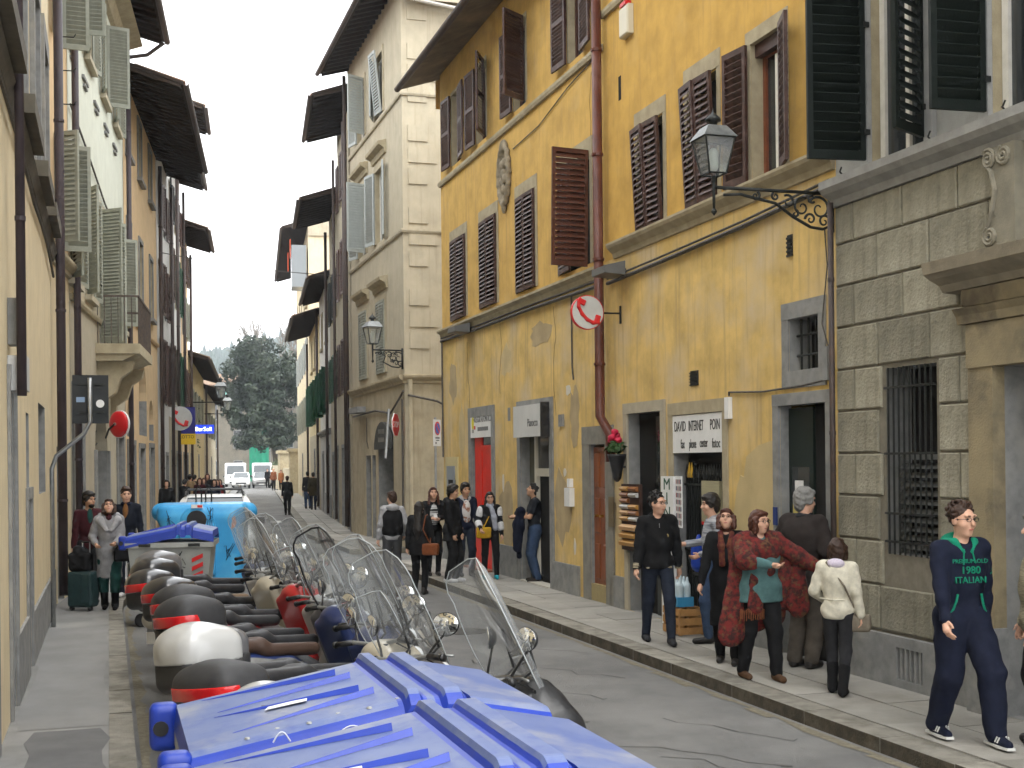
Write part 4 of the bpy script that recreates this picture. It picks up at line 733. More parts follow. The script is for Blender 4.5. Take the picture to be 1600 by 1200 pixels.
def bare(m,p,d,L,r,dep,rng):
    if dep==0: return
    q=p+d*L; m.tube([p,(p+q)/2+Vector(rng.normal(size=3))*L*.04,q],[r,r*.85,r*.7],5,cap=False)
    for i in range(3 if dep>2 else 4): bare(m,p+d*L*rng.uniform(.6,1),(d+Vector(rng.normal(size=3))*.42+Vector((0,0,.12))).normalized(),L*rng.uniform(.6,.82),r*.62,dep-1,rng)
t=thing('bare_tree','leafless winter tree behind the big evergreen','tree',(-25.8,146,0)); q=MB(); rng=np.random.default_rng(5)
q.tube([(0,0,-.1),(0,0,7)],[.35,.28],7); 
for i in range(6): bare(q,Vector((0,0,7.5)),Vector((rng.normal()*.45,rng.normal()*.3,1)).normalized(),5.0,.17,5,rng)
q.build('trunk',pm('pale_bark',(.2,.175,.15),(.14,.12,.1),sc=4,rough=.95),t)
t=thing('street_shrub','small leafy tree hanging over the left wall by the gelato sign','tree',(-17.2,66.5,0)); leaf_cloud(blob_shell(.2,0,4.6,1.3,1.2,2.2,16,.6,9),2600,.26,6).build('crown',pm('fresh_leaf',(.05,.085,.03),(.03,.055,.02),sc=1,rough=.6),t); MB().tube([(-.6,0,0),(-.3,0,2),(.1,0,4)],[.1,.08,.04],6).build('trunk',BRK,t)
t=thing('garden_hedge','clipped green hedge behind the far garden wall','hedge',(-20.4,121,0)); leaf_cloud([(x,0,1.9,.9,.8,.9) for x in np.linspace(-1.5,1.8,5)],2500,.22,8).build('foliage',pm('hedge_leaf',(.06,.1,.03),(.035,.06,.02),sc=1,rough=.6),t)
t=thing('garden_wall','grey stone garden wall with gate piers under the evergreen','wall',(-15.6,92.5,0),math.atan2(30,-7.2))
m=MB().box(1,13,-.2,.2,0,1.9); m.build('wall_panel',CRMG,t); MB().box(15.5,31,-.2,.2,0,2.1).build('wall_panel',CRMG,t)
for x in (.5,13.4,15.2): m=MB().box(x-.45,x+.45,-.45,.45,0,3.1); m.box(x-.6,x+.6,-.6,.6,3.1,3.35); m.build('gate_pier',SUR,t)
def facing_house(name,label,cx,Y,w,H,mat,cols,rows,dep=8,rz=0,roof=True):
    t=thing(name,label,'building',(cx,Y,0),rz); m=MB(); hs=[((i+.5)/cols*w-w/2-.5,(i+.5)/cols*w-w/2+.5,z0,z1) for i in range(cols) for z0,z1 in rows]
    xs=sorted({-w/2,w/2,*[v for h in hs for v in h[:2]]}); zs=sorted({0,H,*[v for h in hs for v in h[2:]]})
    for i in range(len(xs)-1):
        for j in range(len(zs)-1):
            a,c=(xs[i]+xs[i+1])/2,(zs[j]+zs[j+1])/2
            if not any(h[0]<a<h[1] and h[2]<c<h[3] for h in hs): m.quad((xs[i],0,zs[j]),(xs[i+1],0,zs[j]),(xs[i+1],0,zs[j+1]),(xs[i],0,zs[j+1]))
    for s_ in(-1,1): m.quad((s_*w/2,0,0),(s_*w/2,dep,0),(s_*w/2,dep,H),(s_*w/2,0,H))
    m.quad((-w/2,dep,0),(w/2,dep,0),(w/2,dep,H),(-w/2,dep,H)); m.build('wall',mat,t)
    for a,c,e,f in hs:
        wv=MB().box(a,c,.1,.16,e,f).build('window',PAN,t); MB().box(a-.06,a,-.04,.1,e,f).box(c,c+.06,-.04,.1,e,f).box(a-.1,c+.1,-.1,.1,e-.12,e).box(a-.1,c+.1,-.05,.1,f,f+.1).build('frame',GST,wv)
    if roof: MB().prism([(-1,H),(dep/2,H+1.6),(dep+1,H),(dep+1,H+.15),(dep/2,H+1.75),(-1,H+.15)],-w/2-.6,w/2+.6,'x').build('roof',TIL,t)
    return t
facing_house('street_end_palazzo','grey brown palazzo closing the view at the end of the street',-34,152,18,11.5,pm('street_end_plaster',(.21,.185,.145),(.16,.145,.115),sc=1,rough=.9),6,((1,2.6),(4.2,6.2),(7.6,9.6)))
facing_house('ochre_end_house','ochre house behind the evergreen trunk at the street end',-23.5,160,13,9,plaster('end_ochre',(.3,.23,.12),.08),5,((1,2.5),(4,5.8),(6.6,8)))
facing_house('hillside_villa','pale villa with red roof on the far slope',-92,420,16,9,WHT,5,((1,3),(5,7)),rz=.1)
facing_house('small_hillside_house','small cream house with red roof on the far slope',-78,360,12,7,CRM,4,((1,2.5),(4.5,6)),rz=-.1)
t=thing('scaffold','scaffold tower wrapped in green netting at the street end','scaffold',(-28.3,144,0)); q=MB()
for x in (-1,1):
    for y in (-.6,.6): q.tube([(x,y,0),(x,y,11)],.05,5)
for k in range(6):
    for y in(-.6,.6): q.tube([(-1,y,1.8*k+.2),(1,y,1.8*k+.2)],.04,5); q.tube([(-1,y,1.8*k+.2),(1,y,1.8*k+2)],.03,5)
q.build('poles',STL,t); NET=pm('green_netting',(.02,.26,.15),(.015,.2,.12),sc=2,rough=.8,stretch=(1,1,.3)); m=MB(); n=16
for i in range(n): x0,x1=-1.1+2.2*i/n,-1.1+2.2*(i+1)/n; m.quad((x0,-.75+.05*math.sin(i),.3),(x1,-.75+.05*math.sin(i+1),.3),(x1,-.75+.05*math.sin(i+1.6),10.6),(x0,-.75+.05*math.sin(i+.6),10.6))
m.build('netting',NET,t); MB().box(-4.6,-1.1,-.5,.5,9.2,10.4).build('sheeting',pm('pale_teal_sheeting',(.12,.42,.36),(.3,.5,.46),sc=1,rough=.6),t)
# hill
HIL=pm('wooded_hill',(.05,.07,.045),(.035,.05,.035),sc=.03,rough=.95,c3=(.08,.085,.06),sc3=.02)
def hz(x,y): 
    u=(y-420)/330; base=74*max(0,min(1,u))**1.1; return base*(1+.12*math.sin(x*.012+1)+.05*math.sin(x*.04))*(1 if x<-40 else max(.25,1-(x+40)/260))
m=MB(); nx,ny=60,24; xs=np.linspace(-620,420,nx); ys=np.linspace(400,1000,ny)
m.v=[(x,y,hz(x,min(y,760))-.5) for y in ys for x in xs]; m.f=[(j*nx+i,j*nx+i+1,(j+1)*nx+i+1,(j+1)*nx+i) for j in range(ny-1) for i in range(nx-1)]; m.m=[0]*len(m.f); m.build('hill',HIL,smooth=True,kind='structure')
rng=np.random.default_rng(2); m=MB()
for i in range(2600):
    y=rng.uniform(430,770); x=rng.uniform(-.30,-.14)*y; z=hz(x,y); r=rng.uniform(2,4.2); h=rng.uniform(3,6)
    if rng.random()<.1: r*=.45; h*=1.8
    k=6; vs=[(x+r*rr*math.cos(2*PI*j/k)*rng.uniform(.8,1.2),y+r*rr*math.sin(2*PI*j/k),z+f*h) for f,rr in ((0,.8),(.5,1)) for j in range(k)]+[(x,y,z+h*1.25)]
    m.add(vs,[(j,(j+1)%k,k+(j+1)%k,k+j) for j in range(k)]+[(k+j,k+(j+1)%k,2*k) for j in range(k)])
w=m.build('hill_wood',pm('far_wood',(.045,.065,.04),(.03,.045,.03),sc=.08,rough=.95),kind='stuff'); w['label']='distant dark wood covering the hill behind the street'; w['category']='wood'
rng=np.random.default_rng(4)
for i in range(7):
    y=755; x=(-.243+.012*i+rng.uniform(-.004,.004))*y; h=rng.uniform(9,14); t=thing('cypress_tree','dark pointed cypress on the hill skyline, '+('leftmost of seven','second from the left','third from the left','middle one of seven','third from the right','second from the right','rightmost of seven')[i],'tree',(x,y,hz(x,y)-1),group='cypresses on the hill skyline')
    MB().lathe([(.6,0),(1.6,h*.25),(1.5,h*.5),(.9,h*.78),(.1,h)],7).build('crown',LEF,t); MB().lathe([(.35,-1.5),(.3,.5)],6).build('trunk',BRK,t)
# ================================================================== signs, lamps and fittings on the right wall
_d=Vector(RD).normalized(); RZ=math.atan2(-_d.y,-_d.x)          # local x runs towards the camera, -y to the street
def rthing(name,label,cat,s,o,z,drz=0,group=None): p=rpt(s,o); return thing(name,label,cat,(p.x,p.y,z),RZ+drz,group)
TXT=pm('black_print',(.015,.015,.016),rough=.5); GTX=pm('dark_green_print',(.01,.07,.035),rough=.5); RTX=pm('red_print',(.6,.02,.02),rough=.4)
def lantern(name,label,s=None,base=None,rz=0,arm=1.33,scale=1.0,bracket=True,group='wall lanterns'):
    # base: wall end of the arm; local x points out over the street
    t=thing(name,label,'street lamp',base,rz,group); k=scale; a=arm; z0=.12*k
    m=MB(); m.tube([(0,0,0),(a,0,0)],.022*k,8); m.tube([(a,0,-.28*k),(a,0,.14*k)],[.016*k,.03*k],8); m.lathe([(.001,-.36*k),(.04*k,-.31*k),(.02*k,-.27*k)],8,(a,0,0)); m.build('arm',IRN,t,smooth=True)
    if bracket:
        q=MB()
        def spiral(cx,cz,r,turns,ph,dirn=1): q.tube([(cx+r*(1-u*.85)*math.cos(ph+dirn*turns*2*PI*u),0,cz+r*(1-u*.85)*math.sin(ph+dirn*turns*2*PI*u)) for u in [i/22 for i in range(23)]],[.018*k*(1-.5*i/22) for i in range(23)],6)
        q.tube([(.02,0,-.42*k),(.12*k,0,-.46*k),(.3*k,0,-.44*k),(.55*k,0,-.32*k),(.8*k*a/1.33,0,-.16*k),(a*.78,0,-.07*k),(a*.92,0,-.09*k)],.02*k,6)
        for c in ((.17,-.2,.17,1.3,.5,1),(.42,-.19,.13,1.3,2,-1),(.62,-.13,.09,1.2,1,1),(.1,-.36,.09,1.2,3,-1),(.3,-.34,.08,1.2,0,1),(.8,-.07,.055,1.2,1,-1),(1.08,-.08,.06,1.3,2,1),(.28,-.07,.06,1.1,4,1),(.52,-.28,.05,1,2,1)):
            spiral(c[0]*k*a/1.33,c[1]*k,c[2]*k,c[3],c[4],c[5])
        q.box(-.02,.02,-.03,.03,-.5*k,.06*k); q.build('scroll_bracket',IRN,t,smooth=True)
    b0,b1,h=.115*k,.2*k,.44*k; zb=.16*k
    def ring(w,z): return [(a+w,w,z),(a-w,w,z),(a-w,-w,z),(a+w,-w,z)]
    A,B=ring(b0,zb),ring(b1,zb+h); f=MB()
    for i in range(4):
        f.tube([A[i],B[i]],.013*k,5); f.tube([A[i],A[(i+1)%4]],.012*k,5); f.tube([B[i],B[(i+1)%4]],.016*k,5)
    f.build('lantern_frame',IRN,t)
    for i in range(4): MB().quad(A[i],A[(i+1)%4],B[(i+1)%4],B[i]).build('pane',GLZ,t)
    C,D,E=ring(b1*1.13,zb+h),ring(b1*.62,zb+h+.15*k),None
    MB().add(C+D,[(i,(i+1)%4,4+(i+1)%4,4+i) for i in range(4)]+[(4,5,6,7),(3,2,1,0)]).build('lantern_roof',pm('grey_zinc',(.12,.13,.13),(.2,.21,.21),sc=8,rough=.4,metal=.4),t)
    MB().lathe([(.05*k,0),(.05*k,.07*k),(.1*k,.075*k),(.09*k,.11*k),(.03*k,.17*k),(.012*k,.19*k),(.001,.24*k)],12,(a,0,zb+h+.15*k)).build('finial',IRN,t,smooth=True)
    MB().lathe([(.03*k,0),(.06*k,.06*k),(.062*k,.26*k),(.03*k,.3*k)],12,(a,0,zb+.02)).build('bulb_cover',pm('milky_globe',(.65,.66,.6),rough=.3),t,smooth=True)
    return t
_n=Vector((-_d.y,_d.x)); RO=math.atan2(_n.y,_n.x)
p=rpt(2.12,.02); lantern('wall_lantern','large iron lantern on scrolled bracket beside the dark green shutters',base=(p.x,p.y,5.02),rz=RO,scale=.8)
p=rpt(22.6,.02); lantern('wall_lantern','iron lantern on short scrolled bracket at the cream corner house',base=(p.x,p.y,5.15),rz=RO+.15,arm=.8,scale=.95)
for Y,lb in ((60,'nearer of two iron lanterns far down the left side'),(74,'farther of two iron lanterns far down the left side')):
    sx=lpt(0,0); w=-10.6-.2*(Y-38); lantern('wall_lantern',lb,base=(w+.05,Y,5.2),rz=.19,arm=1.3,scale=1.25,bracket=False)
t=rthing('phone_sign','round white sign with red telephone handset beside the brown downpipe','sign',7.9,0,4.42); # plate stands out from the wall
m=MB().tube([(0,0,.02),(0,-.55,.02)],.014,6); m.box(-.02,.02,-.02,.0,-.13,.13); m.build('bracket',IRN,t)
MB().lathe([(.25,-.03),(.25,.03)],32,(0,-.53,.02),'x').build('rim',RTX,t); 
for sx in (.034,-.034): MB().lathe([(.238,-.004),(.238,.004)],32,(sx,-.53,.02),'x').build('face',pm('grey_white_enamel',(.55,.56,.54),(.48,.49,.47),sc=4,rough=.35),t)
def handset(parent,x,cy,cz,k,flip=1):
    s=SDF(.007*k); pts=[(-.12,.14),(-.125,.06),(-.08,-.03),(-.01,-.10),(.07,-.14),(.14,-.135)]
    P=[(0,flip*a*k,c*k) for a,c in pts]; s.path(P,[.022*k]*6); s.box((0,flip*-.085*k,.125*k),(.02*k,.055*k,.036*k),.01*k,Matrix.Rotation(-.45*flip,4,'X'),k=.005); s.box((0,flip*.125*k,-.095*k),(.02*k,.036*k,.055*k),.01*k,Matrix.Rotation(-.3*flip,4,'X'),k=.005)
    return s.build('handset',RTX,parent,loc=(x,cy,cz))
handset(t,.04,-.53,.03,1.15,1)
t=rthing('alarm_box','small cream alarm box with red light high on the yellow wall','alarm box',7.47,0,8.36); MB().bev(-.16,.16,-.1,-.003,0,.42,.02).build('case',pm('cream_plastic',(.6,.55,.42),rough=.4),t); MB().box(-.1,.1,-.105,-.01,.425,.48).build('beacon',RTX,t)
for s0,s1,lb in ((7.3,8.15,'grey floodlight box under the sill course right of the downpipe'),(15.6,16.6,'grey floodlight box at the far end of the long yellow house')):
    t=rthing('floodlight',lb,'floodlight',(s0+s1)/2,0,4.95,group='wall floodlights'); w=(s1-s0)/2; MB().prism([(-.1,0),(-.42,.02),(-.42,.12),(-.1,.2)],-w*.6,w*.6,'x').build('housing',pm('grey_lamp_metal',(.13,.13,.125),rough=.5),t); MB().box(-.05,.05,-.12,-.003,.05,.12).build('arm',IRN,t)
# shop signs
t=rthing('internet_point_sign','white sign lettered internet point above the spiked gate','sign',5.37,.0,2.38); MB().box(-.73,.73,-.012,.02,0,.49).build('board',WHI,t)
for bd,x,z,sz,sx in (('DAVID',-.5,.34,.19,.62),('INTERNET',-.02,.34,.19,.5),('POIN',.52,.34,.19,.62),('fax',-.42,.11,.17,.6),('phone',-.12,.11,.17,.5),('center',.2,.12,.17,.5),('fotoc',.55,.11,.17,.62)): lettering(bd,sz,TXT,t,(x,-.014,z),sx=sx)
t=rthing('rental_sign','small white sign with yellow figure above the red doorway','sign',15.36,.0,2.78); MB().box(-.74,.74,-.03,.0,0,.5).build('board',WHI,t)
lettering('NOLEGGIO AUTOMATICO',.17,pm('grey_print',(.1,.1,.1)),t,(.14,-.032,.36),sx=.62); m=MB()
for i in range(14): m.box(-.2+i*.055,-.16+i*.055,-.032,-.029,.13,.21)
m.build('small_print',pm('grey_print',(.1,.1,.1)),t); MB().prism([(-.56+.09*math.cos(k*PI/6),.3+.13*math.sin(k*PI/6)) for k in range(12)],-.034,-.029,'y').build('yellow_figure',pm('sign_yellow',(.7,.6,.05)),t); MB().box(-.62,-.59,-.033,-.029,.1,.17).box(-.54,-.51,-.033,-.029,.1,.17).build('figure_legs',TXT,t); MB().box(-.48,-.36,-.033,-.029,.17,.24).build('red_mark',RTX,t)
t=rthing('shop_sign','plain white box sign with thin script above the cream framed shop door','sign',11.93,.03,2.72); MB().box(-.82,.8,-.12,0,0,.56).build('box',pm('sign_grey_white',(.62,.63,.62),(.56,.57,.56),sc=3,rough=.35),t); MB().box(.8,.86,-.15,0,-.02,.58).build('end_cap',BLK,t); lettering('Pianocco',.2,pm('grey_print',(.1,.1,.1)),t,(.3,-.122,.24),sx=.8)
t=rthing('mini_market_board','tall white board with green letters spelling mini market','sign board',5.98,.14,.125); MB().box(-.19,.19,-.02,.02,0,1.95).build('board',WHI,t)
for i,ch in enumerate('MINIMARKET'): lettering(ch,.22,GTX,t,(0,-.022,1.84-i*.187),sx=1.35)
t=rthing('price_poster','white poster with rows of small coloured pictures by the gate','poster',5.6,.16,1.42,drz=-.25); MB().box(-.2,.2,-.006,.006,0,.66).build('sheet',WHI,t); random.seed(3)
for r in range(7):
    for c in range(4): x=-.15+c*.1; z=.06+r*.088; MB().box(x-.03,x+.03,-.009,-.005,z-.028,z+.03).build('picture',pm('print_%d'%((r+c)%4),[(.25,.05,.06),(.06,.07,.12),(.35,.2,.2),(.12,.12,.12)][(r+c)%4],rough=.5),t)
t=rthing('menu_panel','yellowish notice panel hung on the spiked gate','notice',5.15,-.08,1.5); MB().box(-.25,.25,-.02,.02,0,.52).build('panel',pm('old_paper',(.4,.36,.22),(.33,.3,.19),sc=20,rough=.8,stretch=(.2,1,6)),t); MB().box(-.25,.25,-.022,.018,-.04,0).build('red_strip',RTX,t)
# vegetable crates, water pack, gas bottle by the gate
CRT=pm('crate_wood',(.5,.27,.09),(.38,.2,.07),sc=7,rough=.7)
t=rthing('wooden_crate','wooden slatted crate on the pavement by the gate','crate',5.15,.32,.125); 
for x in (-.22,.22):
    for y in (-.15,.15): MB().box(x-.02,x+.02,y-.02,y+.02,0,.33).build('corner_post',CRT,t)
for k in range(3):
    for y in (-.17,.17): MB().box(-.25,.25,y-.006,y+.006,.01+k*.115,.095+k*.115).build('slat',CRT,t)
    for x in (-.25,.25): MB().box(x-.006,x+.006,-.16,.16,.01+k*.115,.095+k*.115).build('slat',CRT,t)
t=rthing('water_pack','shrink wrapped pack of water bottles on the wooden crate','water pack',5.25,.32,.455); s=SDF(.012)
for i in range(3):
    for j in range(2): x,y=-.1+.1*i,-.05+.1*j; s.cap((x,y,.04),(x,y,.25),.045,.045,.015); s.cap((x,y,.27),(x,y,.36),.03,.014,.02)
s.build('bottles',pm('clear_pet',(.55,.66,.7),rough=.15,spec=.6),t); MB().box(-.16,.16,-.11,.11,.0,.12).build('blue_wrap',pm('blue_wrap',(.05,.3,.55),rough=.3),t)
t=rthing('water_jug','blue water jug on the gate ledge','water jug',4.95,.2,.9); s=SDF(.012); s.cap((0,0,.09),(0,0,.3),.1,.1,.02); s.cap((0,0,.3),(0,0,.44),.06,.025,.04); s.build('jug',pm('blue_plastic',(.02,.06,.4),rough=.2),t); MB().box(-.16,.16,-.02,.26,-.05,-.012).build('ledge',IRN,t)
# moulding sample boards and flower urn by the dark doorway
t=rthing('moulding_samples','display board of gilt and wooden frame mouldings beside the dark doorway','display board',7.42,.06,1.0)
MB().box(-.34,.34,-.02,.02,0,.95).build('board',pm('dark_board',(.05,.025,.018),rough=.6),t); random.seed(5)
GM=[pm('gilt_wood',(.42,.22,.05),rough=.4),pm('walnut_wood',(.25,.1,.03),rough=.4),pm('silver_leaf',(.45,.44,.42),rough=.35),pm('pale_oak',(.5,.3,.14),rough=.5)]
for c in range(2):
    for r in range(6):
        if c==1 and r in (3,): continue
        z=.42+r*.085; MB().prism([(-.02,z),(-.06,z+.01),(-.075,z+.04),(-.05,z+.065),(-.02,z+.07)],-.31+c*.32,-.03+c*.32,'x').build('sample',GM[(r*3+c*2)%4 if r<4 or c else (1,0)[r%2]],t)
for r in range(3): z=.06+r*.11; MB().prism([(-.02,z),(-.09,z+.01),(-.1,z+.06),(-.05,z+.09),(-.02,z+.095)],-.28,.28,'x').build('sample',GM[(0,0,3)[r]],t)
t=rthing('flower_urn','hanging black urn with red flowers beside the dark doorway','flower pot',7.72,.16,1.98); MB().lathe([(.02,0),(.06,.05),(.09,.2),(.13,.36),(.14,.4),(.12,.4)],14,(0,0,0)).build('urn',BLK,t,smooth=True); MB().box(-.01,.01,0,.16,.2,.23).build('bracket',IRN,t)
leaf_cloud([(0,-.02,.5,.17,.13,.1)],140,.1,3).build('leaves',pm('pot_leaf',(.05,.11,.03),(.03,.07,.02),sc=9,rough=.5),t)
s=SDF(.012)
for p in ((-.08,-.05,.6),(.02,-.08,.64),(-.03,.02,.67),(.07,0,.6),(-.1,.03,.66),(.0,-.03,.72)): s.ell(p,(.055,.055,.05),k=.008)
s.wr=.006; s.wf=60; s.build('flowers',pm('crimson_petal',(.5,.012,.05),(.36,.01,.035),sc=20,rough=.6),t)
# stop sign, no-parking sign
t=rthing('stop_sign','red octagonal stop sign on a leaning bracket at the corner','traffic sign',22.62,.22,3.25,drz=2.62)
oc=[(.32*math.cos(PI/8+k*PI/4),.32*math.sin(PI/8+k*PI/4)) for k in range(8)]; MB().prism(oc,-.02,.0,'y').build('plate',WHI,t); MB().prism([(a*.93,c*.93) for a,c in oc],-.024,-.019,'y').build('red_face',RTX,t); lettering('STOP',.22,WHI,t,(0,-.026,0),sx=.85)
MB().tube([(-.36,.15,-.85),(-.14,.12,.4)],.035,8).build('post',STL,t); MB().box(-.36,0,.02,.05,-.02,.02).build('arm',STL,t)
t=rthing('no_parking_sign','small white no parking plate on a pole at the side street','traffic sign',18.65,.12,.1,drz=2.5); MB().tube([(0,.03,0),(0,.03,3.2)],.03,8).build('pole',STL,t); MB().box(-.2,.2,-.02,.0,2.55,3.15).build('plate',WHI,t)
MB().lathe([(.155,-.004),(.155,.004)],24,(0,-.022,2.95),'y').build('red_ring',RTX,t); MB().lathe([(.12,-.004),(.12,.004)],24,(0,-.026,2.95),'y').build('blue_disc',pm('sign_blue',(.02,.07,.4),rough=.35),t); MB().box(-.018,.018,-.036,-.03,-.12,.12).build('bar',RTX,t,loc=(0,0,2.95),rot=(0,R(-45),0))
MB().box(-.12,.12,-.023,-.02,2.72,2.75).box(-.08,.1,-.023,-.02,2.67,2.69).box(-.12,-.06,-.023,-.02,2.6,2.64).build('small_print',TXT,t)
# ================================================================== left side signs
def lthing(name,label,cat,Y,o,z,rz=0,group=None): 
    w=(-4.585-.315*(Y-11.82)) if Y<20 else (-7.16-.2*(Y-20)); return thing(name,label,cat,(w+o,Y,z),rz,group)
t=lthing('road_sign','back of a square black road sign with stickers on a bent grey pole','traffic sign',17.3,.09,.11,.25); MB().tube([(0,0,0),(0,0,2.15),(.06,0,2.32),(.42,0,2.62),(.5,0,2.78),(.5,0,3.38)],.03,8).build('pole',STL,t,smooth=True)
MB().box(.27,.74,.045,.06,2.76,3.42).build('plate',pm('dark_sign_back',(.018,.022,.024),(.028,.03,.032),sc=5,rough=.5),t); MB().box(.34,.68,.03,.045,2.9,2.93).build('clamp',IRN,t); MB().box(.34,.68,.03,.045,3.28,3.31).build('clamp',IRN,t); MB().box(.32,.43,.04,.0455,3.05,3.12).build('sticker',pm('blue_white_sticker',(.25,.35,.5)),t); MB().lathe([(.055,-.003),(.055,.003)],16,(.63,.042,3.03),'y').build('sticker',WHI,t)
t=lthing('traffic_mirror','round red backed traffic mirror over the left pavement','traffic mirror',24.5,.55,3.08,-.55); s=SDF(.02); s.ell((0,0,0),(.26,.1,.26)); s.box((0,.2,0),(.5,.2,.5),.001,sub=True,k=.005); s.build('red_back',pm('red_enamel',(.5,.012,.015),rough=.3),t); MB().lathe([(.265,0),(.265,.03),(.25,.035)],28,(0,0,0),'y').build('rim',WHI,t); MB().tube([(-.55,.15,-.25),(-.2,-.08,-.1),(0,-.11,0)],.02,6).build('arm',IRN,t); MB().lathe([(.03,-.02),(.03,.02)],10,(0,-.1,0),'y').build('bolt',STL,t)
t=lthing('left_phone_sign','round white phone sign with red handset far down the left wall','sign',47.5,.35,4.0,.1); MB().lathe([(.45,-.03),(.45,.03)],28,(0,0,0),'y').build('plate',pm('grey_white_enamel',(.55,.56,.54)),t); h=handset(t,0,0,0,1.9,1); h.rotation_euler=(0,0,-PI/2); h.location=(0,-.04,0); MB().tube([(-.45,0,0),(-.8,0,0)],.02,6).build('bracket',IRN,t)
t=lthing('lottery_sign','blue and yellow projecting lottery sign on the left wall','sign',50.5,.45,3.5,.1); MB().box(-.32,.32,-.05,.05,0,1.05).build('blue_panel',pm('lotto_blue',(.03,.03,.2),rough=.4),t); MB().box(-.33,.33,-.055,.055,-.42,0).build('yellow_panel',pm('lotto_yellow',(.75,.5,.03),rough=.4),t); lettering('LOTTO',.17,TXT,t,(0,-.057,-.13)); MB().tube([(-.32,0,.6),(-.7,0,.6)],.02,6).build('bracket',IRN,t)
t=lthing('neon_sign','small glowing blue neon sign over the far left shops','sign',57,.85,3.85,.05); MB().box(-.45,.45,-.04,.04,-.2,.2).build('blue_box',emit('neon_blue',(.02,.06,.7),.25),t); lettering('BarSoli',.26,emit('neon_white',(.8,.9,1),1.2),t,(0,-.045,0)); MB().tube([(-.45,0,0),(-.9,0,0)],.02,6).build('bracket',IRN,t)
t=thing('overhead_wire','thin wire strung across the street between the facades','wire',(0,0,0)); MB().tube([(-10.65,38.9,8.75),(-9.2,40.4,8.62),(-7.6,42,8.6),(-6.2,43.4,8.66),(-5.45,44.2,8.75)],.014,5).build('cable',CAB,t)
